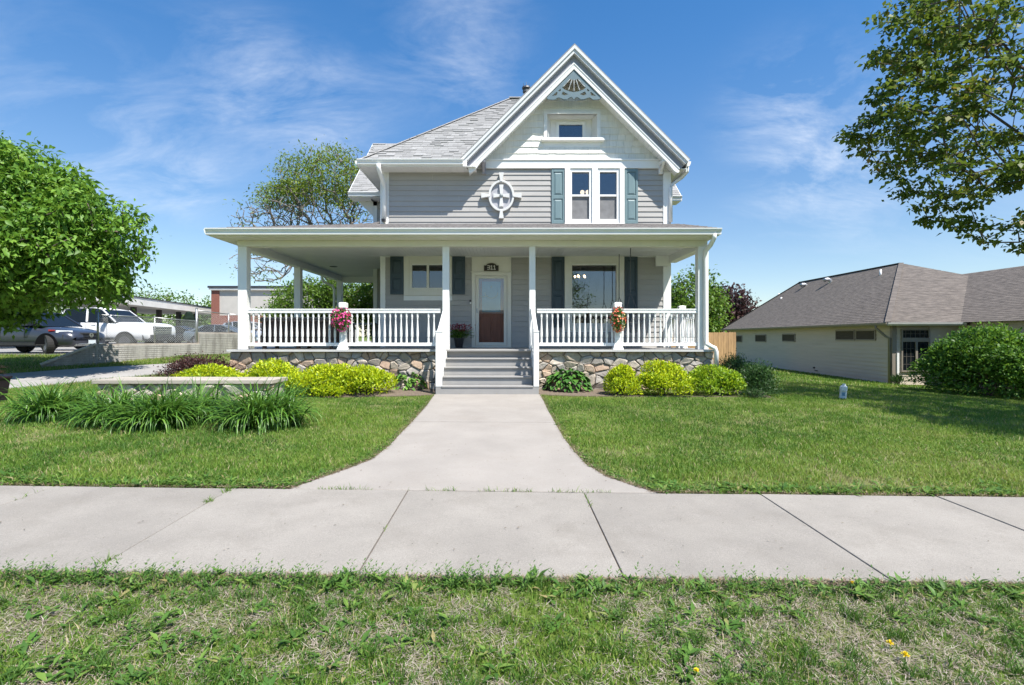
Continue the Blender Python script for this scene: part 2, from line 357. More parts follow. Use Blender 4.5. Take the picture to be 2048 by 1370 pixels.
xs = np.concatenate([[-900, -400, -200, -120, -80, -60, -45], np.arange(-36, 36.1, 0.5), [45, 60, 80, 120, 200, 400, 900]])
ys = np.concatenate([[-300, -120, -60, -30, -12, -5, 0, .9], np.arange(1.1, 40.1, 0.5), [45, 55, 70, 100, 160, 300, 600, 1200]])
gx, gy = np.meshgrid(xs, ys); nx, ny = len(xs), len(ys)
V = np.stack([gx.ravel(), gy.ravel(), (gz(gx, gy) - 0.015).ravel()], 1)
ii = (np.arange(ny - 1)[:, None] * nx + np.arange(nx - 1)[None, :]).ravel()
F = np.stack([ii, ii + 1, ii + 1 + nx, ii + nx], 1)
ground = np_mesh('ground', V, F, M['lawn'], kind='structure', smooth=True)

def sheet(name, poly, mat_, dz, parent=None, kind=None, thick=0.08, zf=None, bevel=0):
    """paving laid on the terrain: polygon [(x, y)], top dz above the ground line"""
    zf = zf or (lambda x, y: gz1(x, y) + dz)
    mb = MB(); n = len(poly)
    mb.v = [(x, y, zf(x, y)) for x, y in poly] + [(x, y, zf(x, y) - thick) for x, y in poly]
    for t in tessellate_polygon([[Vector((x, y, 0)) for x, y in poly]]): mb.f.append(tuple(t)); mb.m.append(0)
    for k in range(n):
        j = (k + 1) % n; mb.f.append((k, j, j + n, k + n)); mb.m.append(0)
    return mb.build(name, mat_, parent, bevel=bevel, kind=kind)

# sidewalk: square concrete slabs side by side
rng = random.Random(5)
swb = MB()
swb.v = [(x, y, gz1(x, y) - 0.012 - (.06 if abs(x) > 11 else 0)) for x, y in ((-11, 3.03), (11, 3.03), (11, 4.67), (-11, 4.67))]; swb.f = [(0, 1, 2, 3)]; swb.m = [0]
sidewalk = swb.build('sidewalk', M['soil'], kind='structure')
joints = [0.708 + 1.598 * k for k in range(-9, 9)]
for k in range(len(joints) - 1):
    x0, x1 = joints[k] + 0.004, joints[k + 1] - 0.004
    dz = rng.uniform(-0.003, 0.004)
    cx, cy, sk = (x0 + x1) / 2, 3.85, rng.uniform(-.004, .004)
    sheet('paving_slab', [(x0, 3.05), (x1, 3.05), (x1, 4.642), (x0, 4.642)], M['concrete'], 0, sidewalk, thick=0.1,
          zf=lambda x, y, dz=dz, sk=sk, cx=cx: gz1(x, y) + 0.004 + dz + sk * (x - cx), bevel=0.006)

# front walk, flared where it meets the sidewalk
Lp = [(871, 790), (853, 812), (840, 827), (824, 844), (802, 866), (777, 893), (743, 919), (700, 936), (655, 952), (612, 966), (575, 979)]
Rp = [(1081, 790), (1088, 804), (1095, 819), (1109, 844), (1127, 875), (1146, 900), (1171, 928), (1212, 953), (1250, 966), (1285, 977), (1315, 984)]
Lw = [ground_hit(*p) for p in Lp]; Rw = [ground_hit(*p) for p in Rp]
Lw[0] = (-1.60, 11.46); Rw[0] = (0.76, 11.46); Lw[-1] = (Lw[-1][0], 4.655); Rw[-1] = (Rw[-1][0], 4.655)
WALK = Lw + Rw[::-1]
walkway = sheet('walkway', WALK, M['soil'], -0.010, kind='structure', thick=0.05)
def shr(poly, d=0.006): return poly
ysplit = Lw[3][1]
near = [p for p in Lw if p[1] <= ysplit - .006]; nearR = [p for p in Rw if p[1] <= ysplit - .006]
xl = Lw[3][0]; xr = Rw[3][0]
sheet('paving_slab', [(xl, ysplit - .006)] + near + nearR[::-1] + [(xr, ysplit - .006)], M['walk'], 0.006, walkway, bevel=0.008)
sheet('paving_slab', [Lw[0], Lw[1], Lw[2], (xl, ysplit + .006), (xr, ysplit + .006), Rw[2], Rw[1], Rw[0]], M['walk'], 0.009, walkway, bevel=0.008)

# driveway behind the planter, rising towards the back
up = [ground_hit(*p) for p in ((-420, 778), (-180, 760), (20, 747.6), (184, 735.7), (331, 727.9))]
lo = [ground_hit(*p) for p in ((328, 748), (189, 760.7), (110, 768.6), (20, 776), (-180, 792), (-420, 810))]
DRIVE = up + [(-9.6, 22), (-9.4, 34), (-6.9, 34), (-7.2, 18)] + lo
sheet('driveway', DRIVE, M['drive'], 0.010, kind='structure', thick=0.06)
# raised parking lot
sheet('parking_lot', [(-70, 19.4), (-13.0, 19.4), (-13.1, 17.0), (-12.75, 17.0), (-12.0, 22), (-11.4, 26), (-11.0, 70), (-70, 70)], M['lot'], 0, kind='structure', thick=0.03, zf=lambda x, y: 0.63)
# planting beds of bark mulch along the porch
bedL = [(-8.2, 12.5), (-8.3, 11.5), (-7.2, 10.95), (-6.0, 11.05), (-4.4, 11.0), (-3.0, 11.15), (-2.0, 11.3), (-1.6, 11.5), (-1.6, 12.55)]
bedR = [(0.76, 12.55), (0.76, 11.45), (1.4, 11.25), (2.4, 11.2), (3.5, 11.2), (5.0, 11.2), (5.9, 11.4), (6.1, 12.0), (5.9, 13.2), (5.1, 13.2)]
for p in (bedL, bedR): sheet('flower_bed', p, M['soil'], 0.004, kind='structure', thick=0.03)
# street side, behind the photographer
sheet('road', [(-90, -9), (90, -9), (90, 0.2), (-90, 0.2)], M['asphalt'], 0, kind='structure', thick=0.02, zf=lambda x, y: -0.155)
kb = MB(); kb.box(-90, 90, 0.2, 0.38, -0.30, -0.10); kb.build('kerb', M['concrete'], kind='structure')
# ================================================================== the house
YW, YP = 14.93, 12.57
def wx(px): return PX(px, YW)
def wz(py): return PZ(py, YW)
rng = random.Random(11)
house = thing('house', 'two-storey grey sided house with white wrap-around porch and steep front gable', 'house', (0.5, YW, 0), world_coords=True)
XL, XR = wx(761), wx(1341.3)
ZD, ZC = 0.978, 3.63            # porch deck, porch ceiling

def cut_spans(x0, x1, holes):
    spans = [(x0, x1)]
    for a, b in holes:
        out = []
        for s, e in spans:
            if b <= s or a >= e: out.append((s, e)); continue
            if a > s: out.append((s, a))
            if b < e: out.append((b, e))
        spans = out
    return [(s, e) for s, e in spans if e - s > 0.01]

def sheet_wall(name, x0, x1, z0, z1, holes, y0, y1, m, parent):
    """wall with rectangular openings, built of blocks butted together"""
    mb = MB(); zs = sorted({z0, z1} | {z for h in holes for z in (h[2], h[3]) if z0 < z < z1})
    for a, b in zip(zs, zs[1:]):
        for s, e in cut_spans(x0, x1, [(h[0], h[1]) for h in holes if h[2] < b - 1e-6 and h[3] > a + 1e-6]): mb.box(s, e, y0, y1, a, b)
    return mb.build(name, m, parent)

def siding(x0, x1, z0, z1, holes, e=0.1525, parent=None, y=YW, name='siding_plank', m=None):
    z = z0; k = 0
    while z < z1 - 0.01:
        zt = min(z + e, z1)
        for s, en in cut_spans(x0, x1, [(h[0], h[1]) for h in holes if h[2] < zt - .012 and h[3] > z + .012]):
            cuts = [s]; q = s + rng.uniform(1.2, 3.6)
            while q < en - .6: cuts.append(q); q += rng.uniform(2.4, 3.7)
            cuts.append(en)
            for a, b in zip(cuts, cuts[1:]):
                mb = MB(); j = rng.uniform(-.0012, .0012)
                mb.prism_x([(y, z), (y - .025 + j, z), (y - .025 + j, z + .006), (y - .004, zt - .001), (y, zt - .001)], a + .0015, b - .0015)
                mb.build(name, m or M['siding'], parent)
        z += e; k += 1

# --- openings
BIGW = (wx(1143), wx(1233), wz(648), wz(530))
UPW = [(wx(1143.5), wx(1178), wz(439), wz(345)), (wx(1199), wx(1232.8), wz(439), wz(345))]
DOOR = (wx(951.6), wx(1014), ZD, wz(552))
SLID = (wx(824), wx(888), wz(577), wz(530))
wall = sheet_wall('wall', XL + .02, XR - .02, 0.0, wz(320), [BIGW, DOOR, SLID] + UPW, YW + .001, YW + .16, M['white'], house)
low_holes = [(wx(807.5), wx(904.5), wz(592), wz(511)), (wx(943.4), wx(1022.6), 0, wz(511)), (wx(1128.5), wx(1248.3), wz(661), wz(511))]
siding(wx(771), wx(1325.8), ZD, wz(512.5), low_holes, parent=wall)
siding(wx(778), wx(1325.8), 4.33, wz(338), [(wx(1128.7), wx(1248.2), 4.2, wz(337))], parent=wall)
# side and back walls, seen only obliquely
mb = MB()
for x, s in ((XL, -1), (XR, 1)):
    z = ZD
    while z < 6.05:
        zt = min(z + .1525, 6.1)
        mb.loft([[(x, yy, z), (x + s * .02, yy, z), (x + s * .004, yy, zt), (x, yy, zt)] for yy in (YW + .17, 27)])
        z += .1525
mb.box(XL + .02, XL + .14, YW + .17, 27, 0, 6.1); mb.box(XR - .14, XR - .02, YW + .17, 27, 0, 6.1); mb.box(XL, XR, 26.9, 27, 0, 6.1)
mb.build('side_wall', M['siding'], house, kind='stuff')
# corner boards
for a, b, z0, z1 in ((wx(761), wx(771), ZD, ZC), (wx(761), wx(771.5), 4.3, 6.09), (wx(1325.8), wx(1341.5), ZD, ZC - .12), (wx(1325.8), wx(1341.5), 4.3, 6.09)):
    MB().box(a, b, YW - .035, YW, z0, z1).build('corner_board', M['white'], house, bevel=.006)
MB().box(wx(771.5), wx(968), YW - .03, YW, wz(338), wz(336)).build('soffit_trim', M['white'], house)
MB().box(XL, XR, YW - .03, YW, 4.33 - .03, 4.33).build('flashing', M['white'], house)
# rooms behind the see-through windows
def room(x0, x1, y0, y1, z0, z1, t=.06):
    mb = MB(); mb.box(x0, x1, y1, y1 + t, z0, z1); mb.box(x0 - t, x0, y0, y1 + t, z0, z1); mb.box(x1, x1 + t, y0, y1 + t, z0, z1)
    mb.box(x0 - t, x1 + t, y0, y1 + t, z0 - t, z0); mb.box(x0 - t, x1 + t, y0, y1 + t, z1, z1 + t)
    return mb
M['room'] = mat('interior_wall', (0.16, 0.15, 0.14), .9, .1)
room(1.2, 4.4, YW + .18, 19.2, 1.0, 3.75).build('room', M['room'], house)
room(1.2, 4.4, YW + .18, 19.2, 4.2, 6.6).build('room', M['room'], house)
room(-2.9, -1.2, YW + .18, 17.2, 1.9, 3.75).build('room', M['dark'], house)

# --- windows
def bar(name, parent, x0, x1, z0, z1, y0, y1, m=None, bev=.005): return MB().box(x0, x1, y0, y1, z0, z1).build(name, m or M['white'], parent, bevel=bev)
def frame_mb(x0, x1, z0, z1, w, y0, y1, wt=None, wb=None):
    wt = wt or w; wb = wb or w
    mb = MB(); mb.box(x0, x0 + w, y0, y1, z0, z1); mb.box(x1 - w, x1, y0, y1, z0, z1); mb.box(x0 + w, x1 - w, y0, y1, z1 - wt, z1); mb.box(x0 + w, x1 - w, y0, y1, z0, z0 + wb); return mb
# lower slider window
w = frame_mb(wx(808), wx(904), wz(591.5), wz(511.5), .16, YW - .05, YW).build('window', M['cream'], house, bevel=.008)
frame_mb(wx(808) + .16, wx(904) - .16, wz(591.5) + .16, wz(511.5) - .16, .07, YW - .028, YW + .03).build('sash', M['cream'], w, bevel=.005)
bar('mullion', w, wx(853.5), wx(858), SLID[2], SLID[3], YW - .022, YW + .03, M['cream'])
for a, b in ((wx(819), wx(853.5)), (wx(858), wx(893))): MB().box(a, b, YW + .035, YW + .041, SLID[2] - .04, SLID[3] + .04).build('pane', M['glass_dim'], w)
# big picture window
w = frame_mb(wx(1129), wx(1248), wz(660.5), wz(512.3), .165, YW - .05, YW).build('window', M['cream'], house, bevel=.008)
frame_mb(wx(1129) + .165, wx(1248) - .165, wz(660.5) + .15, wz(512.3) - .165, .055, YW - .03, YW + .03).build('sash', M['cream'], w, bevel=.006)
MB().box(BIGW[0] - .04, BIGW[1] + .04, YW + .05, YW + .056, BIGW[2] - .04, BIGW[3] + .04).build('pane', M['glass'], w)
# paired upper windows
w = MB()
for a, b in ((1129, 1139.7), (1183.2, 1194.4), (1238.4, 1248)): w.box(wx(a), wx(b), YW - .085, YW, wz(447.5), wz(337.6))
w.box(wx(1128.5), wx(1248.5), YW - .10, YW, wz(449.5), wz(447.5))
upw = w.build('window', M['white_old'], house, bevel=.006)
for (a, b), g in (((1139.7, 1183.2), UPW[0]), ((1194.4, 1238.4), UPW[1])):
    f = MB(); f.box(wx(a), g[0], YW - .045, YW + .02, wz(447.5), wz(337.6)); f.box(g[1], wx(b), YW - .045, YW + .02, wz(447.5), wz(337.6))
    f.box(g[0], g[1], YW - .045, YW + .02, g[3], wz(337.6)); f.box(g[0], g[1], YW - .045, YW + .02, wz(447.5), g[2]); f.build('sash', M['white'], upw, bevel=.005)
    bar('meeting_rail', upw, g[0], g[1], wz(393.4), wz(389.6), YW - .03, YW + .02)
    MB().box(g[0] - .02, g[1] + .02, YW + .03, YW + .036, wz(391), g[3] + .02).build('pane', M['glass'], upw)
    MB().box(g[0] - .01, g[1] + .01, YW + .021, YW + .025, g[2] - .02, wz(393)).build('insect_screen', M['screen'], upw)

# --- shutters: frame with two raised panels
def shutter(x0, x1, z0, z1, mid, m):
    w = .055; s = frame_mb(x0, x1, z0, z1, w, YW - .055, YW - .02, .09, .10)
    s.box(x0 + w, x1 - w, YW - .055, YW - .02, mid - .05, mid + .05); s.box(x0 + w, x1 - w, YW - .033, YW - .021, z0 + .1, mid - .05); s.box(x0 + w, x1 - w, YW - .033, YW - .021, mid + .05, z1 - .09)
    s = s.build('shutter', m, house, bevel=.004)
    for a, b in ((z0 + .1, mid - .05), (mid + .05, z1 - .09)):
        p = .018; q = .045
        X0, X1 = x0 + w + p, x1 - w - p
        MB().loft([[(X0, YW - .034, a + p), (X1, YW - .034, a + p), (X1, YW - .034, b - p), (X0, YW - .034, b - p)],
                   [(X0 + q, YW - .052, a + p + q), (X1 - q, YW - .052, a + p + q), (X1 - q, YW - .052, b - p - q), (X0 + q, YW - .052, b - p - q)]]).build('shutter_panel', m, s)
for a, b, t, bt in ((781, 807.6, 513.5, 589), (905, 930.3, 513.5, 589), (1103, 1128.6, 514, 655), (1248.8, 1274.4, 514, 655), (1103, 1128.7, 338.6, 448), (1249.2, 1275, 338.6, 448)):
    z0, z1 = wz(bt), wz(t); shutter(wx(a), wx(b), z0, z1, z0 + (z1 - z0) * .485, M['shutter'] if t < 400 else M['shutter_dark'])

# --- front door
ds = MB()
ds.box(wx(943.6), wx(951.4), YW - .06, YW + .02, ZD, wz(545)); ds.box(wx(1014.2), wx(1022.4), YW - .06, YW + .02, ZD, wz(545)); ds.box(wx(951.4), wx(1014.2), YW - .06, YW + .02, wz(551.8), wz(545))
ds.box(wx(943.6), wx(1022.4), YW - .045, YW + .0, wz(543.6), ZC - .01)
doorway = ds.build('door_surround', M['cream'], house, bevel=.006)
MB().box(wx(941.8), wx(1024), YW - .09, YW - .001, wz(545), wz(543.6)).build('head_casing', M['cream'], doorway, bevel=.006)
MB().box(wx(951.4), wx(1014.2), YW - .08, YW + .02, ZD, ZD + .045).build('threshold', M['cream'], doorway)
door = frame_mb(wx(951.9), wx(1013.7), ZD + .05, wz(552.2), .088, YW - .035, YW - .002, .075, .10).build('storm_door', M['cream'], house, bevel=.006)
MB().box(wx(957), wx(1009), YW - .02, YW - .014, wz(686), wz(557)).build('pane', M['glass_door'], door)
MB().box(wx(953.2), wx(955), YW - .075, YW - .035, wz(626), wz(617)).build('handle', M['metal'], door, bevel=.006)
M['redwood'] = mat('red_brown_door', (0.40, 0.145, 0.085), .45, .15, 3, stretch=(6, 1, .5))
idr = MB(); lx0, lx1, lz0, lz1 = wx(964), wx(1001), wz(624), wz(562.5)
idr.box(wx(951), lx0, YW + .06, YW + .1, ZD, wz(551)); idr.box(lx1, wx(1015), YW + .06, YW + .1, ZD, wz(551)); idr.box(lx0, lx1, YW + .06, YW + .1, ZD, lz0); idr.box(lx0, lx1, YW + .06, YW + .1, lz1, wz(551))
for a, b in ((wx(962), wx(980.5)), (wx(984.5), wx(1003))): idr.box(a, b, YW + .045, YW + .06, ZD + .2, lz0 - .12)
inner = idr.build('inner_door', M['redwood'], house, bevel=.006)
MB().box(lx0 - .01, lx1 + .01, YW + .07, YW + .08, lz0 - .01, lz1 + .01).build('door_light', mat('sky_blue_door_glass', (.16, .27, .36), .08, .1, 2, spec=.8), inner)  # blue base colour stands in for the sky mirrored in this pane
lead = MB(); cxd, czd = (lx0 + lx1) / 2, wz(590)
lead.tube([(cxd + .19 * math.cos(a), YW + .062, czd + .08 + .17 * math.sin(a)) for a in [math.pi * (1 + k / 10) for k in range(11)]], .008, 5)
lead.tube([(cxd - .22 + .12 * math.cos(a), YW + .062, czd + .04 * math.sin(a)) for a in [math.pi * (1 + k / 6) for k in range(7)]], .007, 5)
lead.lathe((cxd, YW + .06, wz(573)), [(0.001, -.03), (.02, -.02), (.025, 0), (.02, .02), (.001, .03)], 6)
lead.build('leaded_ornament', mat('pale_brass', (.5, .46, .28), .3, .1, metal=.6), inner)
# number plaque: arched dark plate with raised digits 3 1 1
pl = MB(); x0, x1 = wx(968), wx(997.4); zb, zs, zt = wz(542.8), wz(531.5), wz(526.6)
def arch(x0, x1, zb, zs, zt):
    p = [(x0, zb), (x1, zb), (x1, zs), (x1 - .07, zs)]
    for k in range(1, 9): a = math.pi * k / 9; p.append(((x0 + x1) / 2 + ((x1 - x0) / 2 - .07) * math.cos(a), zs + (zt - zs) * math.sin(a)))
    return p + [(x0 + .07, zs), (x0, zs)]
plaque = pl.plate_y([arch(x0, x1, zb, zs, zt)], YW - .075, YW - .046).build('house_number_plaque', mat('bronze_plaque_rim', (.11, .09, .055), .45, .1, metal=.4), house)
MB().plate_y([arch(x0 + .022, x1 - .022, zb + .022, zs, zt - .022)], YW - .08, YW - .0755).build('plaque_face', mat('dark_plaque', (.018, .013, .012), .5, .1), plaque)
dg = MB(); dz0, dz1 = wz(540), wz(531.3); h = dz1 - dz0; t = .021; c = (x0 + x1) / 2
def digit3(x):
    for zz in (dz0, dz0 + (h - t) / 2, dz1 - t): dg.box(x, x + .06, YW - .088, YW - .0805, zz, zz + t)
    dg.box(x + .06, x + .06 + t, YW - .088, YW - .0805, dz0 + t * .4, dz1 - t * .4)
def digit1(x):
    dg.box(x, x + t, YW - .088, YW - .0805, dz0 + t, dz1); dg.box(x - .022, x + t + .022, YW - .088, YW - .0805, dz0, dz0 + t); dg.box(x - .022, x, YW - .088, YW - .0805, dz1 - t * 1.7, dz1 - t * .7)
digit3(c - .115); digit1(c + .002); digit1(c + .085)
dg.build('number_311', mat('pale_digit', (.62, .6, .55), .4, .03), plaque)
bl = MB().box(wx(939), wx(943.2), YW - .06, YW - .02, wz(609), wz(600)).build('doorbell', M['black'], house, bevel=.005)
MB().box(wx(939.6), wx(942.8), YW - .066, YW - .06, wz(608.6), wz(604)).build('button_plate', M['white'], bl)

# --- cream coach panel ornament: oval ring with a flared cross
oc = (wx(1002.7), wz(393.2)); RX, RZ = .375, .452
def oval(rx, rz, n=36): return [(oc[0] + rx * math.cos(2 * math.pi * k / n), oc[1] + rz * math.sin(2 * math.pi * k / n)) for k in range(n)]
orn = MB().plate_y([oval(RX, RZ), oval(RX - .06, RZ - .065)[::-1]], YW - .125, YW - .03).build('oval_ornament', M['white_ornament'], house, bevel=.008)
MB().plate_y([oval(RX - .055, RZ - .06)], YW - .05, YW - .025).build('oval_field', mat('pale_grey_panel', (.37, .37, .40), .5, .02), orn)
def arm(d, r0, r1, w0, w1, y0, y1):
    dx, dz = d; nx_, nz_ = -dz, dx
    return MB().plate_y([[(oc[0] + dx * r + nx_ * s * w, oc[1] + dz * r + nz_ * s * w) for r, w, s in ((r0, w0, -1), (r1, w1, -1), (r1, w1, 1), (r0, w0, 1))]], y0, y1)
for d, R, L1 in (((0, 1), RZ, .66), ((0, -1), RZ, .66), ((1, 0), RX, .585), ((-1, 0), RX, .585)):
    arm(d, R - .05, L1, .03, .072, YW - .14, YW - .02).build('outer_arm', M['white_ornament'], orn, bevel=.006)
    arm(d, .03, (.315 if d[0] == 0 else .235), .032, .062, YW - .125, YW - .045).build('inner_arm', M['white_ornament'], orn, bevel=.006)
MB().loft([[(oc[0] + r * math.cos(2 * math.pi * k / 12), y, oc[1] + r * math.sin(2 * math.pi * k / 12)) for k in range(12)] for r, y in ((.055, YW - .12), (.05, YW - .14), (.03, YW - .152), (.004, YW - .156))]).build('boss', mat('grey_boss', (.25, .28, .28), .4), orn, smooth=True)

# --- main roof
EZ, EY, EX0, EX1, SL = 6.236, 14.33, -4.14, 5.14, 0.866
def hipz(x, y): return EZ + SL * (y - EY)
GXc, GZa = 1.925, 9.46
rb = MB(); d = -.015
def fp(x, y): return (x, y, hipz(x, y) + d)
rf = MB()
front = [(EX0, EY), (-1.30, EY), (1.694, 17.786), (.89, 18.6), (.11, 18.6)]
def poly_face(mb, pts3):
    i = len(mb.v); mb.v += pts3
    for t in tessellate_polygon([[Vector((p[0], p[1], 0)) for p in pts3]]): mb.f.append(tuple(i + k for k in t)); mb.m.append(0)
poly_face(rf, [fp(*p) for p in front])
TZ = hipz(0, 18.6) + d
rf.face([(EX0, 27.5, EZ + d), (EX0, EY, EZ + d), (.11, 18.6, TZ), (.11, 23.2, TZ)])
rf.face([(1.694, 17.786, hipz(0, 17.786) + d), (EX1, 17.786, EZ + d), (EX1, 27.5, EZ + d), (.89, 23.2, TZ), (.89, 18.6, TZ)])
rf.face([(.11, 18.6, TZ), (.89, 18.6, TZ), (.89, 23.2, TZ), (.11, 23.2, TZ)]); rf.face([(EX0, 27.5, EZ + d), (.11, 23.2, TZ), (.89, 23.2, TZ), (EX1, 27.5, EZ + d)])
roof = rf.build('roof', M['roof_body'], house)

def clip(poly, a, b, c):
    """keep a*x + b*y + c >= 0"""
    out = []
    for k in range(len(poly)):
        p, q = poly[k], poly[(k + 1) % len(poly)]; dp = a * p[0] + b * p[1] + c; dq = a * q[0] + b * q[1] + c
        if dp >= 0: out.append(p)
        if (dp >= 0) != (dq >= 0): t = dp / (dp - dq); out.append((p[0] + (q[0] - p[0]) * t, p[1] + (q[1] - p[1]) * t))
    return out
def clip_convex(poly, region):
    ar = sum(region[k][0] * region[(k + 1) % len(region)][1] - region[(k + 1) % len(region)][0] * region[k][1] for k in range(len(region)))
    for k in range(len(region)):
        (x0, y0), (x1, y1) = region[k], region[(k + 1) % len(region)]
        a, b = -(y1 - y0), (x1 - x0)
        if ar < 0: a, b = -a, -b
        poly = clip(poly, a, b, -(a * x0 + b * y0))
        if len(poly) < 3: return []
    return poly
def lay_shingles(region, o3, u3, v3, parent, exposure, width, m, name='shingle', thick=(.007, .020), overlap=.012, jitter=.25, limit=1000):
    """tabs over a convex roof region given in plane coordinates (u along the eave, v up the slope)"""
    o3, u3, v3 = Vector(o3), Vector(u3), Vector(v3); n3 = u3.cross(v3).normalized(); cnt = 0; rest = MB()
    us = [p[0] for p in region]; vs = [p[1] for p in region]; v = min(vs); row = 0
    while v < max(vs) - .01:
        u = min(us) - rng.uniform(0, width)
        while u < max(us):
            wd = width * rng.uniform(1 - jitter, 1 + jitter)
            p = clip_convex([(u + .003, v), (u + wd - .003, v), (u + wd - .003, v + exposure + overlap), (u + .003, v + exposure + overlap)], region)
            u += wd
            if len(p) < 3: continue
            t = rng.uniform(*thick) * (1.7 if rng.random() < .4 else .7)
            mb = MB() if cnt < limit else rest; mb.loft([[o3 + u3 * a + v3 * b + n3 * .0 for a, b in p], [o3 + u3 * a + v3 * b + n3 * (t * (1 - .85 * min(1, (b - v) / (exposure + overlap))) + .002) for a, b in p]])
            if cnt < limit: mb.build(name, m, parent)
            cnt += 1
        v += exposure; row += 1
    if rest.f: rest.build('shingle_courses', m, parent, kind='stuff')
    return cnt
cs = 1 / math.sqrt(1 + SL * SL)
NSH = lay_shingles([(EX0, 0), (-1.30, 0), (1.694, (17.786 - EY) / cs), (.89, 4.27 / cs), (.11, 4.27 / cs)], (0, EY, EZ - .014), (1, 0, 0), (0, cs, SL * cs), roof, .150, .27, M['roof'], limit=225)
hc = MB(); a = Vector((EX0, EY, EZ)); b = Vector((.11, 18.6, hipz(0, 18.6))); nseg = 22
for k in range(nseg):
    p, q = a.lerp(b, k / nseg), a.lerp(b, (k + 1.15) / nseg); hc.beam(p + Vector((0, 0, .014)), q + Vector((0, 0, .008)), .15, .024)
hc.beam((.11, 18.6, TZ + .03), (.89, 18.6, TZ + .03), .2, .03)
hc.build('hip_cap', mat('pale_hip_cap', (.40, .39, .39), .9, .1, 20, .3, 90), roof)
# flue on the flat top of the roof
fl = MB(); fx, fy = PX(1052.5, 18.9), 18.9
fl.lathe((fx, fy, TZ - .05), [(.09, 0), (.09, .42), (.13, .43), (.13, .50), (.10, .51), (.10, .56), (.16, .57), (.15, .63), (.03, .67)], 12)
for k in range(4): fl.tube([(fx + .12 * math.cos(k * 1.57), fy + .12 * math.sin(k * 1.57), TZ + .42), (fx + .1 * math.cos(k * 1.57), fy + .1 * math.sin(k * 1.57), TZ + .72)], .008, 4)
fl.build('flue', M['darkmetal'], roof)
# eaves on the left of the gable: gutter, fascia, soffit boards
def gutter_x(x0, x1, y, zt, parent, h=.135, dpt=.115):
    return MB().prism_x([(y - dpt, zt), (y - dpt, zt - .018), (y - dpt + .012, zt - .022), (y - dpt + .022, zt - .055), (y - dpt + .045, zt - .075), (y - dpt + .05, zt - h), (y, zt - h), (y, zt - .012), (y - dpt + .014, zt - .012), (y - dpt + .014, zt)], x0, x1).build('gutter', M['white'], parent)
gutter_x(EX0 - .02, -1.2, EY + .03, EZ + .012, roof)
gl = MB(); gl.loft([[(EX0 - .0, yy, EZ), (EX0 - .11, yy, EZ), (EX0 - .10, yy, EZ - .06), (EX0 - .06, yy, EZ - .13), (EX0, yy, EZ - .13)] for yy in (EY + .04, 17.2)]); gl.build('gutter', M['white'], roof)
MB().box(EX0, -1.1, EY + .031, EY + .055, EZ - .165, EZ - .02).build('fascia', M['white'], roof)
MB().box(EX0 + .001, EX0 + .025, EY + .06, 27, EZ - .165, EZ - .02).build('fascia', M['white'], roof)
sf = MB(); x = EX0 + .03
while x < -.9: sf.box(x, min(x + .19, -.85), EY + .056, YW, EZ - .16, EZ - .145); x += .195
y = YW
while y < 27: sf.box(EX0 + .03, XL, y, y + .19, EZ - .16, EZ - .145); y += .195
sf.build('soffit_board', M['white'], roof, kind='stuff')

# --- front gable
GY = 14.55; r2 = math.sqrt(.5); LEN = 4.55
gable = MB()
def band(s, o1, o2, y0, y1, mb, ln=LEN, round_end=False):
    A = lambda o: (GXc, GZa - o * math.sqrt(2))
    E = lambda o, l=ln: (GXc + s * l * r2 - s * o * r2, GZa - l * r2 - o * r2)
    pts = [A(o1), E(o1)]
    if round_end:
        for k in range(1, 8):
            tt = k / 8; o = o1 + (o2 - o1) * tt + .11 * math.sin(math.pi * tt) * tt; pts.append(E(o, ln - .02 - .30 * tt ** 2 + .13 * math.sin(math.pi * tt)))
        pts.append(E(o2, ln - .36))
    else: pts.append(E(o2))
    pts.append(A(o2)); mb.plate_y([pts], y0, y1)
for s in (-1, 1):
    mb = MB(); band(s, -.01, .055, GY - .20, GY - .03, mb); band(s, .055, .135, GY - .165, GY - .03, mb); mb.build('rake_crown', M['white_grey'], house)
    mb = MB(); band(s, .135, .205, GY - .035, GY, mb); band(s, .205, .285, GY - .045, GY, mb); mb.build('rake_fascia', M['siding_trim'], house)
    mb = MB(); band(s, .285, .325, GY - .085, GY, mb, LEN - .02); band(s, .325, .42, GY - .07, GY, mb, LEN - .02, True); mb.build('bargeboard', M['white'], house, bevel=.004)
    # roof slope of the gable and its soffit
    mb = MB(); E = lambda o, l: (GXc + s * l * r2 - s * o * r2, GZa - l * r2 - o * r2)
    yb = 18.3
    mb.loft([[(GXc, yy, GZa + .045 * 1.414), (E(-.045, LEN)[0], yy, E(-.045, LEN)[1]), (E(0, LEN)[0], yy, E(0, LEN)[1]), (GXc, yy, GZa)] for yy in (GY - .19, yb)])
    mb.build('gable_roof', M['roof'], house)
    mb = MB(); l = 0.30; k = 0
    while l < LEN + .02:
        a1, a2 = E(.36, l), E(.36, min(l + .19, LEN + .02)); b1, b2 = E(.345, l), E(.345, min(l + .19, LEN + .02))
        mb.loft([[(p[0], yy, p[1]) for p in (a1, a2, b2, b1)] for yy in (GY + .001, YW - .001)]); l += .196
    mb.build('soffit_board', M['white'], house, kind='stuff')
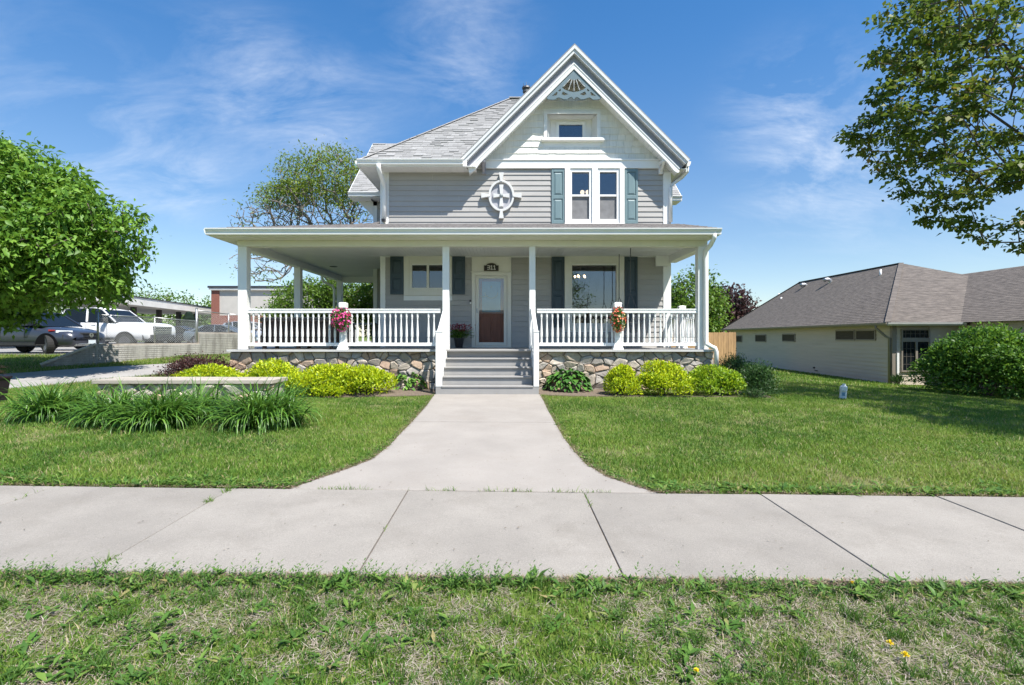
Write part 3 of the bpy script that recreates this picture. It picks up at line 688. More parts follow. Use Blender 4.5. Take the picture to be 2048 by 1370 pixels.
# right end: gutter and downspout
gl = MB(); xg = GXc + LEN * r2
gl.loft([[(xg, yy, 6.27), (xg + .11, yy, 6.27), (xg + .10, yy, 6.2), (xg + .06, yy, 6.13), (xg, yy, 6.13)] for yy in (GY - .02, 17.6)]); gl.build('gutter', M['white'], house)
MB().box(xg - .02, xg, GY, 17.6, 5.98, 6.25).build('fascia', M['white'], house)
MB().box(XR, xg - .02, GY + .01, 17.6, 6.06, 6.08).build('soffit', M['white'], house)
MB().tube([(xg + .05, GY + .12, 6.14), (xg + .05, GY + .12, 6.02), (xg - .02, GY + .35, 5.93), (XR + .03, YW - .02, 5.72), (XR - .02, YW - .075, 5.60), (XR - .02, YW - .075, 4.62)], .05, 8).build('downspout', M['white'], house, smooth=True)
# white shingled gable wall with the recessed attic window
ATT = (wx(1094), wx(1193.8), wz(278), wz(229))
gz0 = wz(320); gtop = GZa - .35 * 1.414
gw = MB()
hw = gtop - gz0
gw.plate_y([[(GXc - hw, gz0), (GXc + hw, gz0), (GXc, gtop)], [(ATT[0], ATT[2]), (ATT[0], ATT[3]), (ATT[1], ATT[3]), (ATT[1], ATT[2])]], YW + .001, YW + .05)
gwall = gw.build('gable_wall', M['white'], house)
M['board_tan'] = mat('bare_grey_brown_board', (.56, .50, .42), .8, .15, 5, stretch=(.5, 1, 6))
e = .1885; z = gz0; row = 0
tri = [(GXc - hw, gz0), (GXc + hw, gz0), (GXc, gtop)]
while z < gtop - .05:
    high = z > 8.17
    holes = [(ATT[0] - .1, ATT[1] + .1)] if (z < ATT[3] + .06 and z + e > ATT[2] - .08) else []
    for s, en in cut_spans(GXc - hw, GXc + hw, holes):
        x = s
        while x < en - .01:
            wd = min(rng.uniform(.20, .32) if not high else 3, en - x)
            if en - x - wd < .08: wd = en - x
            p = clip_convex([(x + .003, z), (x + wd - .003, z), (x + wd - .003, z + e + .004), (x + .003, z + e + .004)], tri)
            x += wd
            if len(p) < 3: continue
            j = rng.uniform(-.002, .002); jz = 0 if high else rng.uniform(-.009, .006)
            mb = MB(); mb.loft([[(a, YW, b) for a, b in p], [(a, YW - .003 - (.021 + j) * max(0, 1 - (b - z) / e), b + (jz if b < z + .01 else 0)) for a, b in p]])
            mb.build('wall_board' if high else 'wall_shingle', M['board_tan'] if high else M['shingle_white'], gwall)
    z += e; row += 1
fz = MB(); fz.box(wx(968), wx(1325.8), YW - .075, YW - .001, wz(338), wz(322.5)); fz.box(wx(966), wx(1328), YW - .105, YW - .001, wz(322.5), wz(320) + .004)
fz.build('frieze_board', M['white'], house, bevel=.005)
YB = 15.3
att = MB(); tr = .10
att.box(ATT[0] - tr, ATT[0], YW - .05, YW + .02, ATT[2], ATT[3] + tr * .75); att.box(ATT[1], ATT[1] + tr, YW - .05, YW + .02, ATT[2], ATT[3] + tr * .75); att.box(ATT[0], ATT[1], YW - .05, YW + .02, ATT[3], ATT[3] + tr * .75)
attw = att.build('attic_window', M['white_old'], house, bevel=.005)
MB().box(ATT[0] - .17, ATT[1] + .2, YW - .13, YB - .02, ATT[2] - .085, ATT[2]).build('sill', M['white_old'], attw, bevel=.008)
rv = MB(); bx0, bx1 = PX(1101, YB), PX(1183, YB)
rv.face([(ATT[0], YW, ATT[2]), (bx0, YB, ATT[2]), (bx0, YB, ATT[3]), (ATT[0], YW, ATT[3])]); rv.face([(ATT[1], YW, ATT[2]), (ATT[1], YW, ATT[3]), (bx1, YB, ATT[3]), (bx1, YB, ATT[2])])
rv.face([(ATT[0], YW, ATT[3]), (ATT[1], YW, ATT[3]), (bx1, YB, ATT[3]), (bx0, YB, ATT[3])]); rv.build('reveal', M['white_old'], attw)
gx0, gx1, gz_0, gz_1 = PX(1117.9, YB), PX(1164.6, YB), PZ(277, YB), PZ(250, YB)
bk = MB()
for a, b, c_, d_ in ((bx0, gx0 - .09, ATT[2], ATT[3]), (gx1 + .09, bx1, ATT[2], ATT[3]), (gx0 - .09, gx1 + .09, gz_1 + .09, ATT[3])): bk.box(a, b, YB, YB + .03, c_, d_)
bk.build('back_panel', M['white_old'], attw)
fr = MB(); fr.box(gx0 - .09, gx0, YB - .03, YB + .03, ATT[2], gz_1 + .09); fr.box(gx1, gx1 + .09, YB - .03, YB + .03, ATT[2], gz_1 + .09); fr.box(gx0, gx1, YB - .03, YB + .03, gz_1, gz_1 + .09); fr.build('sash', M['white'], attw, bevel=.005)
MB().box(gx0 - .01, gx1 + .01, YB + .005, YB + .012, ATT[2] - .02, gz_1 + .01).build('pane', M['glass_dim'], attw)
MB().box(gx0 - .2, gx1 + .2, YB + .08, YB + .1, ATT[2] - .1, gz_1 + .2).build('curtain', mat('pale_green_curtain', (.30, .42, .42), .8, .1, 8, stretch=(6, 1, .3)), attw)
# fretwork in the gable peak
def fq(x, y): return (PX(1050 + x / 6.85, GY), PZ(120 + y / 6.85, GY))
half = [(1040, 525), (1028, 543), (985, 551), (930, 551), (900, 530), (880, 520), (850, 530), (800, 548), (760, 545), (725, 522), (700, 514), (682, 530)]
outl = [(668, 150)] + half + [(668, 552)] + [(1336 - x, y) for x, y in half[::-1]]
fan = [(612, 262), (628, 275), (668, 284), (708, 275), (724, 262), (830, 388), (795, 415), (730, 440), (668, 450), (606, 440), (541, 415), (506, 388)]
side = [[(745, 478), (818, 441), (838, 478), (800, 496)], [(890, 452), (906, 448), (968, 502), (905, 494)], [(850, 402), (884, 432), (862, 440), (846, 428)]]
loops = [[fq(*p) for p in outl], [fq(*p) for p in fan]] + [[fq(*p) for p in s_] for s_ in side] + [[fq(1336 - x, y) for x, y in s_] for s_ in side]
fret = MB().plate_y(loops, GY - .045, GY - .005).build('gable_fretwork', M['fret'], house)
sp = MB()
for k, (tx, bx) in enumerate(((616, 515), (640, 590), (668, 668), (696, 746), (720, 821))):
    a = fq(tx, 270 if k in (0, 4) else 280); b = fq(bx, 384 if k in (0, 4) else (432 if k != 2 else 446))
    A_, B_ = Vector((a[0], GY - .035, a[1])), Vector((b[0], GY - .035, b[1]))
    sp.tube([A_.lerp(B_, t) for t in (0, .12, .2, .5, .8, .88, 1)], [.016, .012, .022, .012, .016, .024, .014], 6)
sp.build('spindle', mat('grey_spindle', (.28, .30, .30), .5), fret, smooth=True)
# brackets under the rake ends
for px in (968, 1320):
    x = wx(px); mb = MB(); mb.box(x - .055, x + .055, YW - .10, YW, wz(349.5), wz(326)); mb.box(x - .05, x + .05, YW - .42, YW - .10, wz(333), wz(327))
    mb.loft([[(x + s_, YW - .10, wz(347)), (x + s_, YW - .40, wz(333)), (x + s_, YW - .33, wz(333)), (x + s_, YW - .10, wz(342))] for s_ in (-.035, .035)])
    mb.build('bracket', M['siding_trim'] if px < 1000 else M['white_old'], house, bevel=.006)
# downspout and camera on the left corner
MB().tube([(wx(768), 14.30, 6.12), (wx(768), 14.30, 6.0), (wx(769.5), 14.5, 5.83), (wx(770), YW - .09, 5.66), (wx(770), YW - .09, 5.5), (wx(770), YW - .09, 4.62)], .062, 8).build('downspout', M['white'], house, smooth=True)
MB().box(wx(766.5), wx(773.5), YW - .24, YW - .16, wz(446), wz(440.5)).build('security_camera', M['black'], house, bevel=.012)

# --- side wings with their own gables
for s, xw, xe, yf, ye in ((-1, -4.55, -5.26, 17.65, 17.1), (1, 5.22, 6.02, 18.15, 17.57)):
    xi = XL if s < 0 else XR; zr0 = 6.10; run = 3.2; zr1 = zr0 + .89 * run; yr = ye + run; yb = ye + 2 * run
    wb_ = MB(); z = ZD
    while z < 5.95:
        zt = min(z + .1525, 5.96); a, b = sorted((xi + s * .03, xw))
        wb_.prism_x([(yf, z), (yf - .018, z), (yf - .004, zt), (yf, zt)], a, b); wb_.loft([[(xw, yy, z), (xw + s * .018, yy, z), (xw + s * .004, yy, zt), (xw, yy, zt)] for yy in (yf, yb - .5)]); z += .1525
    wing = wb_.build('wing_wall', M['siding'], house)
    wt = MB(); a, b = sorted((xw - s * .11, xw + s * .02)); wt.box(a, b, yf - .03, yf - .019, ZD, 5.96); wt.box(a + .0, b - .0, yf - .03, yf + .1, 5.80, 5.96); wt.build('corner_board', M['white'], wing)
    for zq in (2.1,):
        a, b = sorted((xi + s * .35, xi + s * .62)); MB().box(a, b, yf - .05, yf - .02, ZD + .1, 3.2).build('window_frame', M['white'], wing)
    wr = MB(); xin = .0 if s < 0 else 1.5
    a1 = [(xe, ye, zr0), (xi + s * .45, ye, zr0), (-1.0 if s < 0 else 1.9, yr, zr1), (xe, yr, zr1)]
    wr.loft([[(p[0], p[1], p[2] - .01) for p in a1], [(p[0], p[1], p[2] - .07) for p in a1]])
    a2 = [(xe, yr, zr1 - .01), (-1.0 if s < 0 else 1.9, yr, zr1 - .01), (xi + s * .45, yb, zr0), (xe, yb, zr0)]
    wr.face(a2)
    wr.face([(xw, yf - .4, 5.9), (xw, yb - .5, 5.9), (xw, yr, zr1 - .2)])
    wroof = wr.build('wing_roof', M['roof_body'], house)
    cs2 = 1 / math.sqrt(1 + .89 ** 2)
    reg = [(xe, 0), (xi + s * .45, 0), (xi - s * .9, run / cs2 * .55), (xi - s * .9, run / cs2), (xe, run / cs2)] if s < 0 else [(xi + .2, 0), (xe, 0), (xe, run / cs2), (xi + .2, run / cs2)]
    NSH += lay_shingles(reg, (0, ye, zr0 - .008), (1, 0, 0), (0, cs2, .89 * cs2), wroof, .16, .30, M['roof'], limit=35)
    a, b = sorted((xi, xe)); gutter_x(a, b, ye + .02, zr0 + .01, wroof)
    wf = MB(); wf.box(a, b, ye + .021, yf, zr0 - .15, zr0 - .135)
    a, b = sorted((xe, xe + s * .02)); wf.loft([[(xx, ye, zr0 - .15), (xx, ye, zr0 + .0), (xx, yr, zr1), (xx, yr, zr1 - .16)] for xx in (a, b)])
    wf.build('soffit', M['white'], wroof)
    bk = MB(); xb = xw + s * .02
    bk.loft([[(xb, yf + t_, 5.95), (xb + s * .5, yf + t_, 5.95), (xb + s * .42, yf + t_, 5.86), (xb, yf + t_, 5.42)] for t_ in (-.04, .06)]); bk.build('bracket', M['white_old'], wroof)

# --- porch
PXL, PXR = -6.60, 4.95
deck = MB(); deck.box(-6.80, 5.13, 12.52, YW - .02, .935, ZD); deck.box(-6.80, XL, YW - .02, 20.2, .935, ZD)
porch = deck.build('porch_floor', M['deck'], house, bevel=.008)
MB().box(-6.82, 5.15, 12.49, 12.519, .93, ZD + .002).build('edge_board', mat('pale_edge_board', (.55, .54, .52), .6, .05), porch)
fb = MB(); fb.box(-6.75, 5.08, 12.64, YW - .05, -.6, .93); fb.box(-6.75, XL, YW - .05, 20.1, -.3, .93)
found = fb.build('foundation', M['mortar'], house)
# rubble stones, each cut from its neighbours by the joint between them
def stone_mats():
    cols = [(.52, .44, .345), (.45, .40, .335), (.58, .50, .405), (.50, .355, .255), (.37, .335, .295), (.60, .53, .445), (.48, .405, .32), (.55, .41, .30), (.43, .395, .355)]
    return [mat('field_stone', c, .9, .16, 5 + 2 * k, .9, 28, rnd=.18, col2=tuple(q * .66 for q in c), dirt=(.13, .115, .10), dscale=7, damt=.5) for k, c in enumerate(cols)]
STONE = stone_mats()
def stones(x0, x1, z0f, z1, y, parent, size, seed, name='stone', asp=.66, depth=.036):
    r = random.Random(seed); pts = []
    zmin = min(z0f(x0), z0f(x1)); tries = 0
    area = (x1 - x0) * (z1 - zmin); target = int(area / (size * size * asp))
    while len(pts) < target and tries < 20000:
        tries += 1; p = (r.uniform(x0, x1), r.uniform(zmin, z1)); md = size * r.uniform(.30, 1.0)
        if all(((p[0] - q[0]) * asp) ** 2 + (p[1] - q[1]) ** 2 > (md * asp) ** 2 for q in pts): pts.append(p)
    for p in pts:
        poly = [(x0, zmin), (x1, zmin), (x1, z1), (x0, z1)]
        for q in sorted(pts, key=lambda q: ((q[0] - p[0]) * asp) ** 2 + (q[1] - p[1]) ** 2)[1:16]:
            a, b = (p[0] - q[0]) * asp * asp, (p[1] - q[1]); mx, mz = (p[0] + q[0]) / 2, (p[1] + q[1]) / 2
            poly = clip(poly, a, b, -(a * mx + b * mz))
        if len(poly) < 3: continue
        poly = clip(poly, 0, 1, -z0f(p[0]))
        if len(poly) < 3: continue
        cx = sum(q[0] for q in poly) / len(poly); cz = sum(q[1] for q in poly) / len(poly)
        rr = sum(math.hypot(q[0] - cx, q[1] - cz) for q in poly) / len(poly)
        if rr < .035: continue
        g = 1 - .0095 / rr; pp = []
        for k in range(len(poly)):
            q, nx_ = poly[k], poly[(k + 1) % len(poly)]; pv = poly[k - 1]
            for o in (pv, nx_):
                t_ = r.uniform(.06, .15); pp.append((q[0] + (o[0] - q[0]) * t_, q[1] + (o[1] - q[1]) * t_))
        pp = [(cx + (q[0] - cx) * g + r.uniform(-.004, .004), cz + (q[1] - cz) * g + r.uniform(-.004, .004)) for q in pp]
        dd = depth * r.uniform(.5, 1.15); sx, sz = r.uniform(-.25, .25), r.uniform(-.25, .15)
        mb = MB()
        mb.loft([[(a, y + .03, b) for a, b in pp], [(a, y - dd * .35, b) for a, b in pp],
                 [(cx + (a - cx) * .94, y - dd * .85 + (a - cx) * sx + (b - cz) * sz + r.uniform(-.006, .006), cz + (b - cz) * .93) for a, b in pp],
                 [(cx + (a - cx) * .74, y - dd - .004 + (a - cx) * sx + (b - cz) * sz + r.uniform(-.006, .006), cz + (b - cz) * .72) for a, b in pp]])
        mb.build(name, r.choice(STONE), parent)
stones(-6.80, -1.45, lambda x: gz1(x, 12.5) - .02, .928, 12.62, found, .25, 3)
stones(.66, 5.12, lambda x: gz1(x, 12.5) - .02, .928, 12.62, found, .25, 4)

# ceiling of narrow boards running out from the wall
cb = MB(); x = -6.5
while x < 4.85:
    cb.box(x, x + .093, 12.7, YW - .001, ZC, ZC + .02); x += .0985
y = YW
while y < 20.2: cb.box(-6.5, XL - .001, y, y + .093, ZC, ZC + .02); y += .0985
cb.box(-6.5, 4.9, 12.7, YW - .001, ZC + .021, ZC + .04); cb.box(-6.5, XL - .001, YW, 20.2, ZC + .021, ZC + .04)
ceil = cb.build('porch_ceiling', M['ceiling'], house, kind='stuff')
MB().lathe((PX(667, 17.07), 17.07, ZC - .012), [(.12, 0), (.13, .012)], 16).build('ceiling_light', M['black'], ceil)
MB().box(wx(771), XR - .1, YW - .03, YW - .001, ZC - .025, ZC - .001).build('cove_trim', M['white'], ceil)
# beams
bm_ = MB(); bm_.box(PXL, PXR, 12.57, 12.79, 3.513, 3.66); bm_.build('porch_beam', M['cream'], house, bevel=.008)
bm_ = MB(); bm_.box(PXL, PXL + .22, 12.791, 20.1, 3.45, 3.66); bm_.build('porch_beam', M['white'], house, bevel=.008)
bm_ = MB(); bm_.box(PXR - .24, PXR - .005, 12.791, YW - .04, 3.44, 3.66); bm_.box(PXR - .62, PXR - .24, YW - .16, YW - .036, 3.34, 3.64); bm_.build('porch_beam', M['white'], house, bevel=.006)
bm_ = MB(); bm_.box(PXL + .22, -4.55, 19.9, 20.1, 3.40, 3.63); bm_.build('porch_beam', M['white'], house, bevel=.006)
def post(x0, x1, y0, y1, z1, m='white'):
    p = MB().box(x0, x1, y0, y1, ZD, z1).build('porch_post', M[m], house, bevel=.012); return p
post(-6.592, -6.372, 12.575, 12.79, 3.512)
post(PX(884.6, YP), PX(898.4, YP), 12.575, 12.745, 3.512); post(PX(1058.5, YP), PX(1071, YP), 12.575, 12.745, 3.512)
post(PX(1396.5, YP), PX(1417.5, YP), 12.575, 12.79, 3.512)
post(-6.59, -6.39, 15.9, 16.1, 3.449); post(-6.59, -6.39, 19.9, 20.1, 3.449)
# porch roof, gutter, soffit
GX0, GX1, GYf, GZt = -7.01, 5.02, 12.05, 3.833
pr = MB(); zi = 4.56; hx = GX0 + (YW - GYf)
top = [(GX0, GYf - .04, GZt + .01), (GX1, GYf - .04, GZt + .01), (GX1, YW, zi), (hx, YW, zi)]
pr.loft([top, [(p[0], p[1], p[2] - .05) for p in top]])
top = [(GX0, 20.6, GZt + .01), (GX0, GYf - .04, GZt + .01), (hx, YW, zi), (XL, YW, zi + .1), (XL, 20.6, zi + .1)]
pr.loft([top, [(p[0], p[1], p[2] - .05) for p in top]])
proof = pr.build('porch_roof', M['roof_porch'], house)
# rough courses along the visible edge
cr_ = MB(); sl_ = (zi - GZt) / (YW - GYf)
for k in range(20):
    y0 = GYf - .03 + k * .145; x = GX0 + max(0, k * .145)
    while x < GX1 - .02:
        wd = min(rng.uniform(.2, .45), GX1 - x); t_ = rng.uniform(.006, .02); za = GZt + .011 + sl_ * (y0 - GYf + .03)
        cr_.loft([[(x, y0, za), (x + wd - .004, y0, za), (x + wd - .004, y0 + .15, za + sl_ * .15), (x, y0 + .15, za + sl_ * .15)], [(x, y0, za + t_), (x + wd - .004, y0, za + t_), (x + wd - .004, y0 + .15, za + sl_ * .15 + .002), (x, y0 + .15, za + sl_ * .15 + .002)]]); x += wd
cr_.build('roof_shingles', M['roof_porch'], proof, kind='stuff')
gutter_x(GX0 - .02, GX1 + .02, GYf, GZt, proof, h=.14, dpt=.12)
gl = MB(); gl.loft([[(GX0, yy, GZt), (GX0 - .11, yy, GZt), (GX0 - .10, yy, GZt - .06), (GX0 - .06, yy, GZt - .14), (GX0, yy, GZt - .14)] for yy in (GYf + .002, 20.6)]); gl.build('gutter', M['white'], proof)
MB().box(GX0 + .001, GX1 - .001, GYf + .002, GYf + .024, 3.675, GZt - .02).build('fascia', M['cream'], proof)
MB().box(GX0 + .001, GX0 + .024, GYf + .026, 20.6, 3.675, GZt - .02).build('fascia', M['white'], proof)
MB().loft([[(xx, GYf + .026, 3.675), (xx, YW, 3.675), (xx, YW, zi - .06), (xx, GYf + .026, GZt - .045)] for xx in (GX1 - .025, GX1 - .002)]).build('fascia', M['white'], proof)
sf = MB(); x = GX0 + .026
while x < GX1 - .03:
    xe_ = min(x + .098, GX1 - .03); sf.box(x, xe_, GYf + .026, 12.40, 3.661, 3.676); sf.box(x, xe_ - .012, 12.40, 12.43, 3.661, 3.676); sf.box(x, xe_, 12.43, 12.9, 3.661, 3.676); x += .1005
y = 12.901
while y < 20.5: sf.box(GX0 + .026, PXL + .1, y, y + .098, 3.661, 3.676); y += .1005
sf.build('soffit_board', M['cream'], proof, kind='stuff')
# downspouts
MB().tube([(PX(1428, 12.05), 12.02, 3.72), (PX(1428, 12.05), 12.03, 3.62), (PX(1420, 12.3), 12.25, 3.50), (PX(1412, 12.47), 12.50, 3.38), (PX(1411.5, 12.5), 12.505, 3.2), (PX(1411.5, 12.5), 12.505, 1.20), (PX(1413, 12.47), 12.47, 1.13), (PX(1422, 12.42), 12.43, 1.06), (PX(1430, 12.42), 12.43, 1.02), (PX(1433, 12.42), 12.43, .93), (PX(1433, 12.42), 12.43, .58)], .055, 8).build('downspout', M['white'], house, smooth=True)
MB().tube([(-6.98, 19.4, 3.7), (-6.98, 19.4, 3.5), (-6.95, 19.5, 3.38), (-6.72, 19.8, 3.25), (-6.66, 19.86, 3.12), (-6.66, 19.86, 1.0)], .05, 8).build('downspout', M['white'], house, smooth=True)
# railings
RT, RB0, RB1 = 1.983, 1.066, 1.146
bal_prof = [(.026, 0), (.026, .10), (.022, .112), (.030, .15), (.032, .22), (.027, .33), (.018, .50), (.0145, .575), (.021, .588), (.016, .60), (.021, .615), (.025, .63), (.025, .735)]
bmesh_me = None
def baluster(x, y, parent, z=RB1):
    global bmesh_me
    if bmesh_me is None:
        o = MB().lathe((0, 0, 0), bal_prof, 8).build('baluster', M['white'], None); bmesh_me = o.data
        bmesh_me.polygons.foreach_set('use_smooth', [False] * len(bmesh_me.polygons))
    else: o = link('baluster', bmesh_me)
    o.parent = parent; off = OFF.get(parent.name, Vector((0, 0, 0))); o.location = (x - off.x, y - off.y, z - off.z); return o
def rail(x0, x1, y0, y1, m='white'):
    mb = MB(); along_x = abs(x1 - x0) > abs(y1 - y0)
    def b(w, z0, z1):
        if along_x: mb.box(x0, x1, y0 - w, y0 + w, z0, z1)
        else: mb.box(x0 - w, x0 + w, y0, y1, z0, z1)
    b(.045, 1.955, RT); b(.034, 1.925, 1.955); b(.040, 1.879, 1.925); b(.036, RB0, RB1)
    return mb.build('railing', M[m], house, bevel=.005)
YR = 12.665
def bx(px): return PX(px, YR)
r1 = rail(PX(492, YR), bx(881), YR, YR)
for k in range(17): baluster(bx(496.2 + 10.87 * k), YR, r1)
for k in range(16):
    if k not in (13,): baluster(bx(703.7 + 10.95 * k), YR, r1)
r2_ = rail(bx(1074), bx(1397), YR, YR)
for k in range(14): baluster(bx(1083 + 10.88 * k), YR, r2_)
for k in range(14): baluster(bx(1244.7 + 10.9 * k), YR, r2_)
r3 = rail(4.83, 4.83, 12.8, 14.86)
for k in range(14):
    if k != 8: baluster(4.83, 12.93 + k * .137, r3)
def newel(x, y, zt=2.145, w=.075):
    mb = MB(); mb.box(x - w, x + w, y - w, y + w, ZD, zt - .14); mb.loft([[(x + sx * a, y + sy * a, z) for sx, sy in ((-1, -1), (1, -1), (1, 1), (-1, 1))] for a, z in ((w + .055, ZD + .001), (w + .05, ZD + .02), (w + .012, ZD + .13), (w + .004, ZD + .15))])
    n = mb.build('newel_post', M['white'], house, bevel=.005)
    c_ = MB(); c_.loft([[(x + sx * a, y + sy * a, z) for sx, sy in ((-1, -1), (1, -1), (1, 1), (-1, 1))] for a, z in ((w + .012, zt - .135), (w + .014, zt - .03), (w + .005, zt - .012), (w - .03, zt))]); c_.build('post_cap', M['white'], n)
newel(PX(686.5, 12.63), 12.645); newel(PX(1235.3, 12.63), 12.645); newel(4.83, 14.08, 2.145)

# --- front steps
ST = MB(); RISE, RUN = .1956, .28
SX0, SX1 = -1.45, .612
ST.box(PX(871, 11.45), PX(1078, 11.45), 11.46, 11.50, 0, .175)
steps = ST.build('front_steps', M['tread'], house, bevel=.006)
for k in range(1, 5):
    z = ZD - RISE * k; yn = YP - RUN * k
    MB().box(SX0, SX1, yn - .01, yn + RUN + .01, z - .038, z).build('tread', M['tread'], steps, bevel=.010)
for k in range(0, 4):
    z = ZD - RISE * k; yr = YP - RUN * k + .03
    MB().box(SX0, SX1, yr, yr + .02, z - RISE + .001, z - .045).build('riser', M['tread'], steps)
MB().box(SX0, SX1, 12.49 - .03, 12.60, ZD - .042, ZD + .004).build('tread', M['tread'], steps, bevel=.010)
for sgn, xa, xb in ((-1, PX(871, 11.45), PX(883.5, 11.45)), (1, PX(1067.3, 11.45), PX(1078, 11.45))):
    sr = MB(); xm = (xa + xb) / 2
    sr.box(xa, xb, 11.452, 11.452 + (xb - xa), .178, 1.40)
    srail = sr.build('stair_railing', M['white'], house, bevel=.006)
    MB().box(xa - .008, xb + .008, 11.444, 11.46 + (xb - xa), 1.40, 1.428).build('post_cap', M['white'], srail, bevel=.005)
    xt = PX(891, YP) if sgn < 0 else PX(1065, YP)
    a, b = Vector((xm, 11.5, 1.36)), Vector((xt + sgn * .0, 12.58, 1.985))
    MB().beam(a, b, .095, .07).build('handrail', M['white'], srail, bevel=.008)
    MB().beam(a + Vector((0, .06, -.86)), b + Vector((0, 0, -.90)), .05, .09).build('bottom_rail', M['white'], srail, bevel=.004)
    MB().beam((xm + (-sgn) * .02, 11.53, .14), (xt - sgn * .03, 12.56, .84), .03, .27).build('stringer', M['white'], srail)
    for k in range(7):
        t_ = (k + .7) / 7.4; p = a.lerp(b, t_); baluster(p.x, p.y, srail, p.z - .80)
# ================================================================== plant builders
def unit(a): return a / np.maximum(np.linalg.norm(a, axis=-1, keepdims=True), 1e-9)
def leaves(name, P, D, Nn, L, W, mat_, parent, rnd, fine=True, droop=.15, kind=None, fold=.18):
    """one blade per row of P: base P, direction D, face normal Nn, length L, width W"""
    n = len(P); D = unit(D); S = unit(np.cross(D, Nn)); U = np.cross(S, D); L = np.asarray(L)[:, None] * np.ones((n, 1)); W = np.asarray(W)[:, None] * np.ones((n, 1))
    if fine:
        mid = P + D * L * .48 - U * W * fold; tip = P + D * L - U * L * droop
        l = P + D * L * .45 + S * W * .5; r = P + D * L * .45 - S * W * .5
        V = np.stack([P, l, mid, r, tip], 1).reshape(-1, 3); b = np.arange(n)[:, None] * 5
        F = np.concatenate([b + np.array([[0, 2, 1]]), b + np.array([[0, 3, 2]]), b + np.array([[2, 4, 1]]), b + np.array([[3, 4, 2]])])
        k = 5
    else:
        tip = P + D * L - U * L * droop; l = P + D * L * .5 + S * W * .5; r = P + D * L * .5 - S * W * .5
        V = np.stack([P, r, tip, l], 1).reshape(-1, 3); F = np.arange(n)[:, None] * 4 + np.array([[0, 1, 2, 3]]); k = 4
    return np_mesh(name, V, F, mat_, {'rnd': np.repeat(rnd, k)}, parent, kind)

def grow(trunk, targets, rs, wander=.06, step=.45, bias=.25):
    """skeleton: join each target to the nearest node already grown; returns nodes, parent index, radii weights"""
    nodes = [np.array(p, float) for p in trunk]; par = [-1] + list(range(len(trunk) - 1)); plen = [0.0]
    for k in range(1, len(nodes)): plen.append(plen[-1] + np.linalg.norm(nodes[k] - nodes[k - 1]))
    t = np.array(targets, float); order = np.argsort(np.linalg.norm(t - nodes[-1], axis=1)); ends = []
    for q in t[order]:
        A = np.array(nodes); d = np.linalg.norm(A - q, axis=1); c = d + bias * np.array(plen)
        c[:max(1, len(trunk) // 2)] += 3
        i = int(np.argmin(c)); dist = d[i]; m = max(1, int(dist / step)); a = nodes[i].copy(); pr = i
        # leave the parent branch along its own direction, then bend to the target
        pd = (nodes[i] - nodes[par[i]]) if par[i] >= 0 else np.array([0, 0, 1.0]); pd = pd / (np.linalg.norm(pd) + 1e-9)
        ctrl = a + pd * dist * .35
        for k in range(1, m + 1):
            s = k / m; p = (1 - s) ** 2 * a + 2 * s * (1 - s) * ctrl + s * s * q + (rs.randn(3) * wander * min(1, dist) * (1 if k < m else 0))
            nodes.append(p); par.append(pr); plen.append(plen[pr] + np.linalg.norm(p - nodes[pr])); pr = len(nodes) - 1
        ends.append(pr)
    w = np.zeros(len(nodes)); 
    for e in ends: w[e] += 1
    for k in range(len(nodes) - 1, 0, -1): w[par[k]] += max(w[k], .3)
    return np.array(nodes), par, w, ends

def limbs(name, nodes, par, w, r_tip, r_base, mat_, parent, n=5, power=.5, rmin=0):
    wm = w[0]; rad = r_tip + (r_base - r_tip) * (w / wm) ** power
    V = []; F = []; c = 0; ang = np.arange(n) * 2 * math.pi / n
    for k in range(1, len(nodes)):
        p, q = nodes[par[k]], nodes[k]; d = q - p; l = np.linalg.norm(d)
        if l < 1e-5 or rad[k] < rmin: continue
        d = d / l; a = np.cross(d, [.13, .27, .95]); a /= np.linalg.norm(a) + 1e-9; b = np.cross(d, a)
        circ = np.cos(ang)[:, None] * a + np.sin(ang)[:, None] * b
        r0 = min(rad[par[k]], rad[k] * 1.6)
        V.append(p - d * r0 * .2 + circ * r0); V.append(q + circ * rad[k])
        j = np.arange(n); F.append(np.stack([c + j, c + (j + 1) % n, c + n + (j + 1) % n, c + n + j], 1)); c += 2 * n
    return np_mesh(name, np.concatenate(V), np.concatenate(F), mat_, None, parent, None, True)

def blob_points(rs, c, r, n, fill=.35):
    """points of an ellipsoid, most of them towards its surface"""
    u = unit(rs.randn(n, 3)); q = (fill + (1 - fill) * rs.rand(n, 1) ** .5); return np.array(c) + u * q * np.array(r), u

def crown_leaves(rs, C, per, spread, up=.3, flat=1.0):
    """leaves in sprays round the points C"""
    n = len(C) * per; base = np.repeat(C, per, 0); o = rs.randn(n, 3) * spread; o[:, 2] *= flat
    P = base + o; D = unit(o * .6 + rs.randn(n, 3) * spread * .9 + np.array([0, 0, -.25]) * spread); N_ = unit(rs.randn(n, 3) * .6 + np.array([0, 0, 1.0])); return P, D, N_

